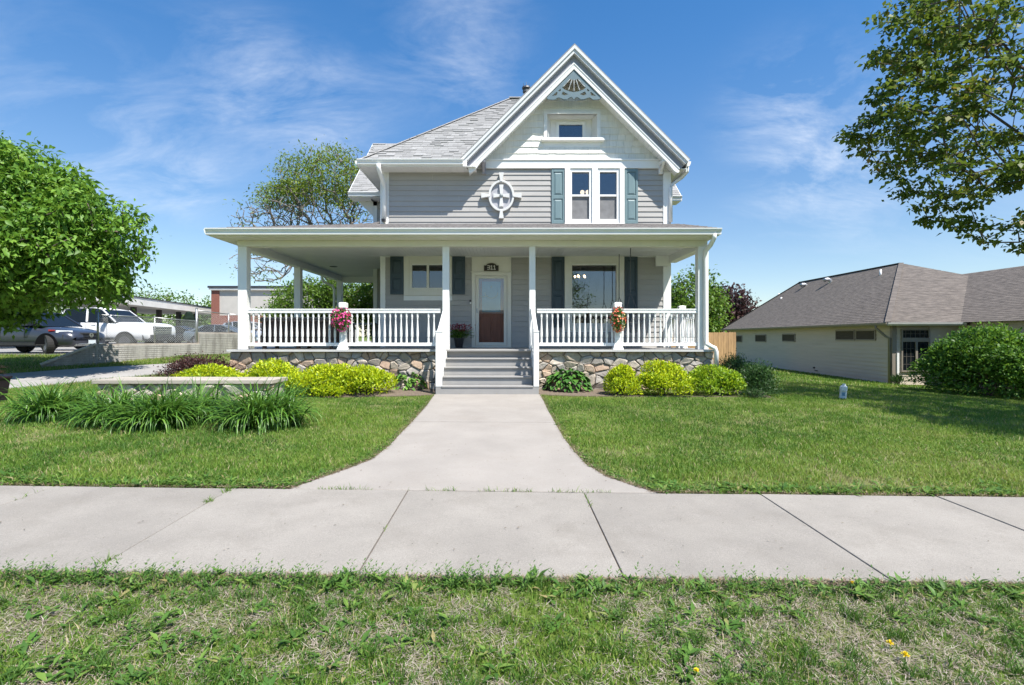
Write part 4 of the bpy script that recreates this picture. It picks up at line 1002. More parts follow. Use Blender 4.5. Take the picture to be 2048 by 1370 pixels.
# ---- lobed shrub: many small leaves over a lumpy mound, twigs inside
def shrub(name, label, cat, c, r, n, size, mat_, seed, group=None, twig=None, up=.5, asp=.45, lumps=9, fill=.55, spike=0, parts='foliage', shape_z=.35, core=.70, amp=(.45, .25), lr0=(.28, .22)):
    rs = np.random.RandomState(seed); root = thing(name, label, cat, (c[0], c[1], gz1(c[0], c[1]) - .01), 0, group)
    # lumps
    lc = []; 
    for k in range(lumps):
        u = unit(rs.randn(3)); u[2] = abs(u[2]) * .9 - .25; lc.append(u * np.array(r) * (amp[0] + amp[1] * rs.rand()))
    lc.append(np.zeros(3)); lc = np.array(lc); lr = np.array(r)[None, :] * (lr0[0] + lr0[1] * rs.rand(len(lc), 1)); lr[-1] = np.array(r) * core
    pw = (lr.prod(1) ** (2 / 3)); pick = rs.choice(len(lc), n, p=pw / pw.sum()); u = unit(rs.randn(n, 3)); u[:, 2] = np.where(u[:, 2] < -.45, -u[:, 2], u[:, 2])
    P = lc[pick] + u * lr[pick] * (fill + (1 - fill) * rs.rand(n, 1) ** .6); P[:, 2] += r[2] * shape_z
    if spike: P += u * (rs.rand(n, 1) ** 4) * spike
    P = P[P[:, 2] > .01]; u = unit(P - np.array([0, 0, r[2] * .1])); n = len(P)
    D = unit(u * .7 + rs.randn(n, 3) * .6 + np.array([0, 0, up])); N_ = unit(u + rs.randn(n, 3) * .5 + np.array([0, 0, .4]))
    L = size * (.6 + .8 * rs.rand(n)); rnd = np.clip(rs.rand(n) * .75 + .25 * np.clip(P[:, 2] / (2 * r[2]), 0, 1), 0, 1)  # tone rises with height: darker green below paints the shade into the leaves
    leaves(parts, P, D, N_, L, L * asp, mat_, root, rnd, fine=False)
    mb = MB()
    for k in range(16):
        a = rs.rand() * 6.28; q = rs.rand() ** .5 * .8; e = np.array([math.cos(a) * r[0] * q, math.sin(a) * r[1] * q, r[2] * (1.15 + .3 * rs.rand()) * (1 - .4 * q)])
        mb.tube([(e[0] * .12, e[1] * .12, 0), (e[0] * .5, e[1] * .5, e[2] * .6), tuple(e)], [.012, .008, .004], 4)
    mb.build('stems', twig or M['bark'], root)
    return root

# ---- clump of long arching blades
def daylily(c, R, H, n, seed, label, mat_):
    rs = np.random.RandomState(seed); root = thing('daylily_clump', label, 'daylily', (c[0], c[1], gz1(c[0], c[1]) - .01), 0, 'daylily clumps in front of the stone planter')
    V = []; F = []; A = []; S = 7
    az = rs.rand(n) * 2 * math.pi; lean = rs.rand(n) ** .7; ln = H * (1.1 + .75 * rs.rand(n)); w = .016 + .016 * rs.rand(n); bx_ = rs.randn(n, 2) * np.array([R * .28, R * .22])
    for k in range(n):
        d = np.array([math.cos(az[k]), math.sin(az[k])]) + bx_[k] / R * .9; d /= np.linalg.norm(d)
        th = 1.45 - .55 * lean[k] - .1 * rs.rand(); p = np.array([bx_[k][0], bx_[k][1], 0.0]); st = ln[k] / S; bend = (.15 + .42 * lean[k]) * (1 + .3 * rs.randn()); tw = rs.randn() * .25
        sd = np.array([-d[1], d[0], 0]); pts = []
        for i in range(S + 1):
            ww = w[k] * (1 - (i / S) ** 2.2) * (.75 + .5 * min(1, i / 2)) + .0006
            dv = np.array([d[0] * math.cos(th), d[1] * math.cos(th), math.sin(th)]); nrm = np.cross(sd, dv); s2 = sd * math.cos(tw * i / S) + nrm * math.sin(tw * i / S)
            pts.append((p - s2 * ww * .5 + nrm * ww * .22, p.copy(), p + s2 * ww * .5 + nrm * ww * .22))
            p = p + dv * st; th -= bend * (.4 + i / S)
            if p[2] < .03 and th < 0: th = 0.02
        b = len(V)
        for a_, m_, c_ in pts: V += [a_, m_, c_]
        for i in range(S):
            o = b + 3 * i; F += [(o, o + 1, o + 4, o + 3), (o + 1, o + 2, o + 5, o + 4)]
        A += [rs.rand()] * (3 * (S + 1))
    np_mesh('foliage', np.array(V), np.array(F), mat_, {'rnd': np.array(A)}, root, None, True)
    return root

# ---- broad-leaved hosta, each large leaf a piece of its own
def hosta(c, R, H, n, seed, label, mats, group):
    r = random.Random(seed); root = thing('hosta', label, 'hosta', (c[0], c[1], gz1(c[0], c[1]) - .01), 0, group)
    for k in range(n):
        a = r.uniform(0, 2 * math.pi); ring = r.random() ** .55; ln = R * (.20 + .13 * r.random()); w = ln * r.uniform(.55, .75)
        base = Vector((math.cos(a) * R * ring * .86, math.sin(a) * R * ring * .86, .04 + H * math.sqrt(max(0, 1 - ring ** 2.4)) * r.uniform(.55, 1.0)))
        out = Vector((math.cos(a) + r.gauss(0, .4), math.sin(a) + r.gauss(0, .4), .55 - .7 * ring)).normalized(); side = out.cross(Vector((0, 0, 1))).normalized() * -1; up_ = side.cross(out) * -1
        mb = MB(); prof = [(0, .05), (.2, .75), (.45, 1), (.7, .72), (.9, .28), (1, .02)]; L_ = []; C_ = []; R_ = []
        for t, ww in prof:
            p = base + out * ln * t - Vector((0, 0, 1)) * ln * .45 * t * t
            C_.append(p - up_ * .02 * ww); L_.append(p + side * w / 2 * ww + Vector((0, 0, .015 * ww))); R_.append(p - side * w / 2 * ww + Vector((0, 0, .015 * ww)))
        mb.loft([L_, C_, R_], cap=False, close=False)
        mb.build('leaf', r.choice(mats), root, smooth=True)
    mb = MB()
    for k in range(14):
        a = r.uniform(0, 6.28); mb.tube([(0, 0, 0), (math.cos(a) * R * .35, math.sin(a) * R * .35, H * .75)], .006, 4)
    mb.build('stalks', mats[0], root); return root

LEAF = {}
LEAF['tree'] = leaf_mat('broad_green_leaf', [(0, (.055, .13, .014)), (.5, (.11, .235, .024)), (1, (.22, .37, .05))], .30)
LEAF['maple'] = leaf_mat('maple_leaf', [(0, (.045, .09, .014)), (.6, (.10, .16, .020)), (.88, (.15, .17, .022)), (1, (.22, .14, .028))], .36)
LEAF['locust'] = leaf_mat('locust_leaf', [(0, (.08, .14, .02)), (.5, (.15, .23, .026)), (1, (.25, .32, .035))], .38)
LEAF['spirea'] = leaf_mat('golden_spirea_leaf', [(0, (.14, .25, .015)), (.38, (.34, .45, .012)), (1, (.64, .67, .014))], .28)
LEAF['spirea_green'] = leaf_mat('lime_spirea_leaf', [(0, (.10, .20, .012)), (.5, (.22, .36, .014)), (1, (.45, .54, .02))], .3)
LEAF['barberry'] = leaf_mat('burgundy_leaf', [(0, (.025, .012, .012)), (.6, (.075, .03, .028)), (1, (.13, .055, .045))], .2)
LEAF['yew'] = leaf_mat('dark_evergreen_leaf', [(0, (.018, .05, .014)), (.6, (.04, .10, .022)), (1, (.09, .19, .04))], .2)
LEAF['viburnum'] = leaf_mat('round_bush_leaf', [(0, (.035, .10, .012)), (.5, (.085, .20, .02)), (1, (.22, .38, .04))], .32)
LEAF['bg'] = leaf_mat('far_green_leaf', [(0, (.05, .11, .015)), (.5, (.10, .19, .022)), (1, (.19, .31, .04))], .35)
LEAF['purple'] = leaf_mat('far_purple_leaf', [(0, (.03, .014, .014)), (.6, (.07, .035, .035)), (1, (.12, .065, .055))], .25)
LEAF['spruce'] = leaf_mat('blue_spruce_needle', [(0, (.025, .05, .035)), (1, (.07, .11, .08))], .1)
LEAF['lily'] = leaf_mat('daylily_blade', [(0, (.035, .095, .014)), (.5, (.075, .185, .022)), (1, (.15, .29, .04))], .3, .4, .5)
LEAF['hosta'] = [mat('hosta_leaf_%s' % k, c, .45, .15, 8) for k, c in (('deep', (.045, .14, .02)), ('mid', (.075, .19, .025)), ('pale', (.14, .28, .04)))]
LEAF['grass'] = leaf_mat('grass_blade', [(0, (.05, .125, .020)), (.40, (.105, .205, .024)), (.68, (.20, .30, .042)), (.80, (.24, .25, .07)), (.90, (.36, .30, .16)), (1, (.46, .39, .25))], .3, .55, .3)
LEAF['weed'] = leaf_mat('broad_weed_leaf', [(0, (.05, .12, .02)), (.6, (.09, .19, .03)), (.92, (.17, .27, .05)), (1, (.33, .26, .12))], .25, .5)
# ================================================================== grass
def in_poly(x, y, poly):
    x = np.asarray(x); y = np.asarray(y); c = np.zeros(x.shape, bool); n = len(poly)
    for k in range(n):
        x0, y0 = poly[k]; x1, y1 = poly[(k + 1) % n]
        if y0 == y1: continue
        m = ((y0 > y) != (y1 > y)) & (x < (x1 - x0) * (y - y0) / (y1 - y0) + x0); c ^= m
    return c
def keep_lawn(x, y):
    k = ~in_poly(x, y, WALK)
    edge = .03 * (vnoise(x, y, 9, 4) - .5)
    k &= ~((y > 3.035 + edge) & (y < 4.665 - edge))
    k &= ~in_poly(x, y, DRIVE)
    for b in (bedL, bedR): k &= ~in_poly(x, y + .08, b)
    k &= ~((x > -6.85) & (x < 5.15) & (y > 12.5))
    k &= ~((x > -8.05) & (x < -4.55) & (y > 9.98) & (y < 10.75))
    return k
def blades(name, x, y, h, w, rnd, seg, lean=.5, zoff=-.018):
    n = len(x); rs = np.random.RandomState(len(x)); z = gz(x, y) + zoff; a = rs.rand(n) * 2 * math.pi; b = rs.rand(n) * 2 * math.pi; l = lean * (.2 + rs.rand(n)) 
    P = np.stack([x, y, z], 1); s = np.stack([np.cos(b), np.sin(b), 0 * b], 1) * (w / 2)[:, None]; d = np.stack([np.cos(a) * l, np.sin(a) * l, np.ones(n)], 1)
    if seg == 1:
        tip = P + d * h[:, None]; V = np.stack([P - s, P + s, tip], 1).reshape(-1, 3); F = np.arange(n)[:, None] * 3 + np.array([[0, 1, 2]]); return np_mesh(name, V, F, LEAF['grass'], {'rnd': np.repeat(rnd, 3)}, None, 'stuff')
    m = P + d * np.array([.45, .45, .62]) * h[:, None]; tip = P + d * np.array([1.25, 1.25, .95]) * h[:, None]
    V = np.stack([P - s, P + s, m + s * .8, m - s * .8, tip], 1).reshape(-1, 3); k = np.arange(n)[:, None] * 5
    return np_mesh(name, V, [k + np.array([[0, 1, 2, 3]]), k + np.array([[3, 2, 4]])], LEAF['grass'], {'rnd': np.repeat(rnd, 5)}, None, 'stuff')
def bare(x, y): return np.clip(vnoise(x, y, 2.6, 21) * .48 + vnoise(x, y, 8, 22) * .38 + vnoise(x, y, 22, 23) * .2, 0, 1)
def tone(x, y): return .55 * vnoise(x, y, .8, 31) + .3 * vnoise(x, y, 3.5, 32) + .15 * vnoise(x, y, 12, 33)
rs = np.random.RandomState(77)
# strip by the street: thin, with dead thatch showing through
n = 92000; y = 1.55 + rs.rand(n) * 1.52; x = (rs.rand(n) * 2 - 1) * (y + .55); k = keep_lawn(x, y); x, y = x[k], y[k]
bz = bare(x, y); near_walk = np.clip((y - 2.55) / .5, 0, 1); p = np.clip(1.35 - 1.6 * np.clip(bz - .325, 0, 1) / .36, .13, 1); k = rs.rand(len(x)) < np.maximum(p, near_walk * .85); x, y, bz = x[k], y[k], bz[k]
hh = (.022 + .034 * rs.rand(len(x)) ** 1.5) * (.75 + .6 * vnoise(x, y, 3, 8)); dead = rs.rand(len(x)) < .10 + .30 * np.clip(bz - .42, 0, 1)
rn = np.where(dead, .8 + .2 * rs.rand(len(x)), np.clip(-.04 + .75 * tone(x, y) + .16 * rs.randn(len(x)), 0, .70)); blades('grass', x, y, hh, .0030 + .0032 * rs.rand(len(x)), rn, 2, .75)
# dead thatch lying flat
n = 60000; y = 1.55 + rs.rand(n) * 1.46; x = (rs.rand(n) * 2 - 1) * (y + .55); bz = bare(x, y); k = (rs.rand(n) < np.clip((bz - .34) * 3.4, .10, 1)) & keep_lawn(x, y); x, y = x[k], y[k]; n = len(x)
a = rs.rand(n) * 6.283; P = np.stack([x, y, gz(x, y) - .010 + .006 * rs.rand(n)], 1); D = np.stack([np.cos(a), np.sin(a), .12 + .25 * rs.rand(n)], 1); leaves('thatch', P, D, np.tile([0, 0, 1.0], (n, 1)), .03 + .05 * rs.rand(n), .0022 + .002 * rs.rand(n), leaf_mat('dead_grass', [(0, (.18, .145, .105)), (.5, (.32, .27, .215)), (1, (.46, .41, .345))], .1, .8, .1), None, rs.rand(n), False, .02, 'stuff')
# darker bluish tufts standing out of the thin grass
nt_ = 190; ty = 1.6 + 1.4 * rs.rand(nt_); tx = (rs.rand(nt_) * 2 - 1) * (ty + .3); q_ = rs.randint(25, 75, nt_); x = np.repeat(tx, q_); y = np.repeat(ty, q_); x = x + rs.randn(len(x)) * .03; y = y + rs.randn(len(y)) * .022; k = keep_lawn(x, y); x, y = x[k], y[k]
blades('grass', x, y, .035 + .045 * rs.rand(len(x)), .0035 + .002 * rs.rand(len(x)), np.clip(.02 + .22 * rs.rand(len(x)), 0, 1), 2, .9)
# front lawns
def lawn(n, y0, y1, xl, xr, h, w, seg, dead_p=.07, weights=0):
    y = y0 + (y1 - y0) * rs.rand(n); x = xl(y) + (xr(y) - xl(y)) * rs.rand(n); k = keep_lawn(x, y); x, y = x[k], y[k]
    bz = bare(x * .8, y * .8); dead = rs.rand(len(x)) < dead_p + 1.6 * np.clip(bz - .56, 0, 1); k = rs.rand(len(x)) < np.clip(1.65 - 1.75 * bz, .22, 1); x, y, dead = x[k], y[k], dead[k]
    rn = np.where(dead, .76 + .22 * rs.rand(len(x)), np.clip(-.06 + 1.02 * tone(x, y) + .15 * rs.randn(len(x)), 0, .76)); edge = np.exp(-((y - 4.72) / .12) ** 2)
    hh = h * (.55 + .9 * rs.rand(len(x)) ** 1.4) * (.8 + .5 * vnoise(x, y, 1.5, 9)) * (1 + .3 * edge); blades('grass', x, y, hh, w * (.7 + .7 * rs.rand(len(x))), rn, seg, .7)
lawn(170000, 4.66, 7.6, lambda y: -y * 1.04, lambda y: y * 1.05, .042, .0062, 2)
lawn(190000, 7.6, 11.6, lambda y: -y * 1.04, lambda y: y * 1.05, .042, .0105, 1)
lawn(120000, 11.6, 17.5, lambda y: 0 * y + 5, lambda y: y * 1.05, .045, .017, 1, .05)
lawn(70000, 17.5, 34, lambda y: 0 * y + 5.3, lambda y: y * .72 + 5, .06, .03, 1, .05)
lawn(70000, 11.6, 19.3, lambda y: -y * 1.04, lambda y: 0 * y - 6.9, .065, .016, 1, .22)
# a few grass tufts and sprigs in the paving joints
n = 700; jx = np.concatenate([np.full(60, joints[k]) + rs.randn(60) * .008 for k in range(5, 13)]); jy = 3.05 + 1.6 * rs.rand(len(jx)); k = vnoise(jx, jy, 3.2, 5) > .63; jx, jy = jx[k], jy[k]
mx_ = np.concatenate([-2.484 + rs.randn(60) * .02, -2.484 + rs.randn(40) * .02, -2.484 + rs.randn(30) * .015]); my_ = np.concatenate([4.58 + rs.randn(60) * .04, 4.28 + rs.randn(40) * .025, 3.2 + rs.randn(30) * .03]); jx = np.concatenate([jx, mx_]); jy = np.concatenate([jy, my_])
ex = -2 + 4.2 * rs.rand(420); ey = 4.65 + rs.randn(420) * .008; k2 = vnoise(ex, ey, 3.0, 6) > .55; jx = np.concatenate([jx, ex[k2]]); jy = np.concatenate([jy, ey[k2]])
blades('grass', jx, jy, .018 + .045 * rs.rand(len(jx)) ** 2, .005 + 0 * jx, .15 + .5 * rs.rand(len(jx)), 2, 1.1, .0)

# ------------------------------------------------------------------ broad-leaved weeds
def weeds(px_, py_, size, per, seed, up=.5):
    rs = np.random.RandomState(seed); n = len(px_) * per; X = np.repeat(px_, per); Y = np.repeat(py_, per); a = rs.rand(n) * 6.283
    s = np.repeat(size, per); el = up * rs.rand(n); P = np.stack([X + rs.randn(n) * .012, Y + rs.randn(n) * .012, gz(X, Y) - .004 + .015 * rs.rand(n)], 1); D = np.stack([np.cos(a), np.sin(a), el], 1)
    N_ = np.stack([-np.cos(a) * el, -np.sin(a) * el, np.ones(n)], 1); return P, D, N_, s * (.6 + .7 * rs.rand(n)), rs.rand(n)
acc = []
nw = 900; yy = 1.6 + 1.42 * rs.rand(nw); xx = (rs.rand(nw) * 2 - 1) * (yy + .3); kk = vnoise(xx, yy, 2.2, 61) > .42; xx, yy = xx[kk], yy[kk]; acc.append(weeds(xx, yy, (.022 + .055 * rs.rand(len(xx)) ** 1.8), 8, 1, .9))
xx = -3.4 + rs.rand(130) * 6.6; yy = 2.86 + .16 * rs.rand(130); acc.append(weeds(xx, yy, .035 + .05 * rs.rand(130), 9, 2, 1.3))
xx = np.concatenate([-4.9 + 2.9 * rs.rand(230), 1.3 + 3.7 * rs.rand(270)]); yy = 4.685 + np.abs(rs.randn(500)) * .13; acc.append(weeds(xx, yy, .03 + .06 * rs.rand(500) ** 1.5, 9, 3, 1.0))
nc = 2600; yy = 4.8 + 6.2 * rs.rand(nc); xx = (rs.rand(nc) * 2 - 1) * (yy + .5); kk = vnoise(xx, yy, 1.3, 62) > .45; xx, yy = xx[kk], yy[kk]; acc.append(weeds(xx, yy, .022 + .03 * rs.rand(len(xx)), 6, 4, .8))
for side_ in (Lw, Rw):
    q = np.array(side_); t = rs.rand(150) * (len(q) - 1); i = t.astype(int); f = (t - i)[:, None]; p = q[i] * (1 - f) + q[i + 1] * f; p[:, 0] += (-1 if side_ is Lw else 1) * np.abs(rs.randn(150)) * .06 * 1.3 + (-.02 if side_ is Lw else .02); acc.append(weeds(p[:, 0], p[:, 1], .03 + .04 * rs.rand(150), 7, 5, .6))
P, D, N_, L_, R_ = [np.concatenate([a[k] for a in acc]) for k in range(5)]
k = keep_lawn(P[:, 0], P[:, 1]); P, D, N_, L_, R_ = P[k], D[k], N_[k], L_[k], R_[k]
leaves('weeds', P, D, N_, L_, L_ * .30, LEAF['weed'], None, R_, True, .25, 'stuff')
# sprigs standing up along the edge of the sidewalk
n = 420; sx = -3.3 + rs.rand(n) * 6.4; sx = np.where(rs.rand(n) < .6, -3.2 + rs.rand(n) * 3.4, sx); sy = 2.88 + .16 * rs.rand(n); P = []; D = []; 
for k in range(n):
    h = .035 + .075 * rs.rand(); tilt = rs.randn(2) * .3
    for j in range(9):
        t = (j + 1) / 9; a = j * 2.4 + rs.rand(); P.append((sx[k] + tilt[0] * h * t, sy[k] + tilt[1] * h * t, gz1(sx[k], sy[k]) + h * t)); D.append((math.cos(a), math.sin(a), .7))
P, D = np.array(P), np.array(D); leaves('weeds', P, D, np.tile([0, 0, 1.0], (len(P), 1)), .018 + .014 * rs.rand(len(P)), .006 + .004 * rs.rand(len(P)), LEAF['weed'], None, rs.rand(len(P)) * .8, False, .1, 'stuff')
# dandelions in flower
M['dandelion'] = mat('dandelion_yellow', (.82, .62, .008), .6, .1, 60)
def dandelion(px, py, r, label):
    x, y = ground_hit(px, py + 8); root = thing('dandelion', label, 'dandelion', (x, y, gz1(x, y) - .01), 0, 'dandelions flowering in the grass')
    q = random.Random(int(px)); h = .035; MB().tube([(0, 0, 0), (.004, 0, h)], .0022, 5).build('stem', LEAF['hosta'][2], root)
    mb = MB()
    for k in range(46):
        a = q.uniform(0, 6.28); e = q.uniform(.05, 1.3); d = Vector((math.cos(a) * math.cos(e), math.sin(a) * math.cos(e), math.sin(e))); s_ = Vector((-math.sin(a), math.cos(a), 0)); c_ = Vector((.004, 0, h)); l = r * q.uniform(.75, 1.1)
        mb.face([c_ - s_ * .001, c_ + d * l - s_ * .0022, c_ + d * l + s_ * .0022, c_ + s_ * .001])
    mb.build('flower_head', M['dandelion'], root)
dandelion(1779, 1290, .017, 'yellow dandelion flower in the lower right grass, smaller and higher of the bright pair')
dandelion(1809, 1314, .019, 'yellow dandelion flower in the lower right grass, larger and lower of the bright pair')
dandelion(1391, 1345, .012, 'small half-open yellow dandelion in the grass at the bottom edge')
dandelion(1703, 1166, .012, 'small yellow dandelion among broad weeds right at the sidewalk edge')

# ------------------------------------------------------------------ clumps, hostas and shrubs by the house
def at(px, py):
    return ground_hit(px, py)
for px, py, R, H, n, lab in ((50, 846, .60, .45, 600, 'leftmost daylily clump, beside the dark planter box'), (180, 858, .50, .45, 500, 'second daylily clump from the left, half behind its right neighbour'),
                             (276, 864, .54, .47, 600, 'middle daylily clump standing furthest forward of the row'), (366, 848, .44, .47, 430, 'daylily clump just before the stones of the planter, second from the right'),
                             (500, 862, .66, .52, 800, 'largest daylily clump, rightmost of the row and on its own')):
    x, y = at(px, py); daylily((x, y + .42), R, H, n, int(px), lab, LEAF['lily'])
x, y = at(120, 845); daylily((x, y + .55), .36, .38, 200, 5, 'small daylily clump squeezed between the first two large clumps', LEAF['lily'])
SPG = 'golden spirea shrubs along the porch foundation'
for px0, px1, yt, yb, Y, dp, m, lab, sd in ((352, 486, 716, 756, 11.75, .42, 'spirea', 'golden spirea farthest left, in front of the burgundy shrub', 1), (478, 628, 711, 782, 11.55, .5, 'spirea', 'golden spirea behind the right end of the timber capped planter', 2),
                                       (590, 716, 712, 782, 11.5, .46, 'spirea', 'golden spirea in the middle of the three left of the hosta', 3), (668, 790, 719, 784, 11.5, .48, 'spirea', 'golden spirea nearest the hosta left of the steps', 4),
                                       (540, 680, 740, 788, 11.2, .34, 'spirea', 'low golden spirea in front of its taller neighbours left of the steps', 9),
                                       (1202, 1278, 721, 776, 11.55, .42, 'spirea', 'golden spirea right of the steps below the orange flowers', 5), (1275, 1380, 715, 779, 11.5, .5, 'spirea', 'wide golden spirea right of the steps, between yellow and lime shrubs', 6),
                                       (1378, 1478, 716, 781, 11.6, .5, 'spirea_green', 'lime green spirea at the right corner of the porch', 7)):
    x0, x1 = PX(px0, Y), PX(px1, Y); cx = (x0 + x1) / 2; h = PZ(yt, Y) - gz1(cx, Y); rx = (x1 - x0) / 2
    shrub('spirea_shrub', lab, 'shrub', (cx, Y), (rx * 1.2, dp * 1.2, h * .76), int(8600 * rx * 1.6), .060, LEAF[m], sd, SPG, lumps=11)
x0, x1 = PX(325, 12.3), PX(462, 12.3)
shrub('barberry_shrub', 'dark burgundy leaved shrub at the left end of the stone foundation', 'shrub', ((x0 + x1) / 2, 12.25), ((x1 - x0) / 2 * 1.12, .55, .58), 8500, .048, LEAF['barberry'], 21, up=.6, spike=.2, lumps=12)
HG = 'hostas beside the front steps'
x, y = at(813, 782); hosta((x, y + .25), .44, .40, 130, 1, 'small pale green hosta left of the front steps', [LEAF['hosta'][1], LEAF['hosta'][2]], HG)
x, y = at(1140, 783); hosta((x, y + .30), .56, .50, 280, 2, 'large dark green hosta right of the front steps', LEAF['hosta'][:2] + [LEAF['hosta'][0]], HG)
x, y = PX(1518, 11.7), 11.75; shrub('evergreen_shrub', 'dark spreading evergreen shrub right of the lime spirea', 'shrub', (x, y), (.52, .5, .56), 9000, .06, LEAF['yew'], 31, 'dark green shrubs at the right corner of the house', asp=.22, spike=.22, lumps=12)
shrub('evergreen_shrub', 'taller loose dark green shrub behind the downspout', 'shrub', (PX(1470, 13.2), 13.2), (.55, .5, .72), 7000, .055, LEAF['yew'], 32, 'dark green shrubs at the right corner of the house', asp=.3, spike=.25, lumps=10)
shrub('evergreen_shrub', 'low grey green sprouting plant in front of the dark evergreen', 'shrub', (PX(1510, 11.1), 11.1), (.32, .22, .16), 900, .06, LEAF['yew'], 33, 'dark green shrubs at the right corner of the house', asp=.16, spike=.1, lumps=5)

# ------------------------------------------------------------------ trees
def leafy_tree(name, label, base, trunk, blobs, nt, seed, lm, leaf, per, spread, bark='bark', r_base=.2, r_tip=.006, group=None, fine=True, asp=.5, leafmask=None, fill=.5, flat=.8, extra=0, rmin=0, power=.5, wander=.06, droop=.2, cat='tree'):
    rs = np.random.RandomState(seed); bz_ = gz1(base[0], base[1]); root = thing(name, label, cat, (base[0], base[1], bz_ - .03), 0, group)
    T = []
    vol = np.array([np.prod(b[1]) ** (2 / 3) for b in blobs])
    for b, v in zip(blobs, vol): T.append(blob_points(rs, np.array(b[0]) - np.array([base[0], base[1], bz_]), b[1], max(2, int(nt * v / vol.sum())), fill)[0])
    T = np.concatenate(T); T = T[T[:, 2] > .4]
    nodes, par, w, ends = grow(trunk, T, rs, wander)
    limbs('trunk', nodes, par, w, r_tip, r_base, M[bark], root, 6, power, rmin)
    C = T
    if extra:  # more leaf clusters part of the way along the outer twigs
        e = np.array([k for k in range(len(nodes)) if w[k] <= 2.5 and k > len(trunk)]); C = np.concatenate([T, nodes[e[rs.rand(len(e)) < extra]]])
    if leafmask is not None: C = C[leafmask(C + np.array([base[0], base[1], bz_]), rs)]
    P, D, N_ = crown_leaves(rs, C, per, spread, flat=flat); n = len(P); L = leaf * (.6 + .8 * rs.rand(n))
    cl = np.repeat(rs.rand(len(C)), per); rnd = np.clip(.55 * cl + .45 * rs.rand(n), 0, 1)
    leaves('crown', P, D, N_, L, L * asp, LEAF[lm], root, rnd, fine, droop)
    return root
# round, dense ornamental tree on the left
bl = [((-11.0, 10.9, 3.5), (1.9, 1.9, 1.75)), ((-9.5, 10.3, 3.2), (1.5, 1.4, 1.15)), ((-9.3, 10.2, 2.55), (1.4, 1.2, .45)), ((-10.6, 9.8, 2.5), (1.5, 1.2, .55)), ((-11.8, 10.6, 2.9), (1.8, 1.8, 1.2))]
lr_ = random.Random(4); lumps_ = []
for c_, r_ in bl[:3] + bl[3:4]:
    for k in range(11):
        u = Vector((lr_.gauss(.15, 1), lr_.gauss(-.5, .8), lr_.gauss(.1, 1))).normalized(); lumps_.append(((c_[0] + u.x * r_[0] * .92, c_[1] + u.y * r_[1] * .92, c_[2] + u.z * r_[2] * .92), tuple(lr_.uniform(.34, .62) for _ in range(3))))
lumps_ += [((-7.8, 10.3, 3.2), (.55, .6, .42)), ((-8.0, 10.2, 3.6), (.6, .6, .45)), ((-10.9, 10, 5.1), (.8, .7, .45)), ((-9.9, 10.2, 4.55), (.8, .7, .5))]
K_ = 1.28
def far_(p): return (p[0] * K_, p[1] * K_, 1.3125 + (p[2] - 1.3125) * K_)
bl = [(far_(c_), tuple(q * K_ for q in r_)) for c_, r_ in bl + lumps_]
leafy_tree('ornamental_tree', 'dense round leafy green tree at the left edge, over the parked cars', (-14.9, 13.8), [(0, 0, 0), (.05, 0, .7), (.15, -.05, 1.3), (.25, -.05, 2.0)], bl, 1250, 5, 'tree', .15, 50, .175, r_base=.19, fill=.74, asp=.52, droop=.4, flat=.75)
# big maple at the right: branches hang into the view, shade falls on the lawn
bl = [((12.4, 11.2, 6.9), (4.2, 2.6, 2.1)), ((10.0, 10.9, 5.9), (2.6, 1.8, 1.5)), ((11.2, 11.0, 4.3), (2.0, 1.6, .75)), ((10.2, 10.8, 7.9), (2.3, 1.6, 1.2)), ((14.5, 9.0, 7.5), (3.4, 2.6, 2.4)), ((13.0, 11, 9.4), (3.6, 2.6, 1.6)), ((12.4, 7.6, 5.2), (1.8, 1.6, 1.0)), ((16, 11, 6.5), (2.6, 2.6, 2.2)), ((10.9, 10.9, 3.6), (1.5, 1.2, .45)), ((11.5, 6.9, 5.4), (2.2, 1.9, 1.0)), ((10.9, 5.9, 4.7), (2.0, 1.6, .7)), ((9.4, 10.7, 4.7), (1.3, 1.2, .6)), ((8.7, 10.9, 5.95), (1.3, 1.2, .8)), ((9.1, 10.9, 7.9), (1.1, 1.2, .8))]
leafy_tree('maple_tree', 'large maple whose leafy branches hang in at the upper right', (14.6, 10.2), [(0, 0, 0), (0, 0, 1.0), (-.05, 0, 2.0), (-.1, .05, 2.8), (-.3, .1, 3.6)], bl + bl[-5:-3] * 3 + bl[-3:], 1450, 8, 'maple', .112, 25, .115, r_base=.17, r_tip=.006, fill=.5, asp=.7, flat=.42, extra=.38, fine=False, wander=.08, droop=.3, power=.62)

# crumbs of leaf and soil on the paving, dead grass along its edges
rs = np.random.RandomState(90); n = 420; y = 3.08 + 8.2 * rs.rand(n) ** 1.8; x = np.where(y < 4.62, (rs.rand(n) * 2 - 1) * 4.8, (rs.rand(n) * 2 - 1) * 1.3 - .3)
a = rs.rand(n) * 6.283; P = np.stack([x, y, gz(x, y) + .013], 1); leaves('leaf_litter', P, np.stack([np.cos(a), np.sin(a), .1 + 0 * a], 1), np.tile([0, 0, 1.0], (n, 1)), .008 + .022 * rs.rand(n) ** 2, .006 + .008 * rs.rand(n), leaf_mat('dry_leaf_bits', [(0, (.06, .045, .03)), (.6, (.20, .15, .10)), (1, (.36, .33, .28))], .05, .9, .1), None, rs.rand(n), False, .1, 'stuff')
acc = []
for side_, sg in ((Lw, -1), (Rw, 1)):
    q = np.array(side_); t = rs.rand(5200) * (len(q) - 1); i = t.astype(int); f = (t - i)[:, None]; p = q[i] * (1 - f) + q[i + 1] * f; p[:, 0] += sg * (np.abs(rs.randn(5200)) * .05 - .012); acc.append(p)
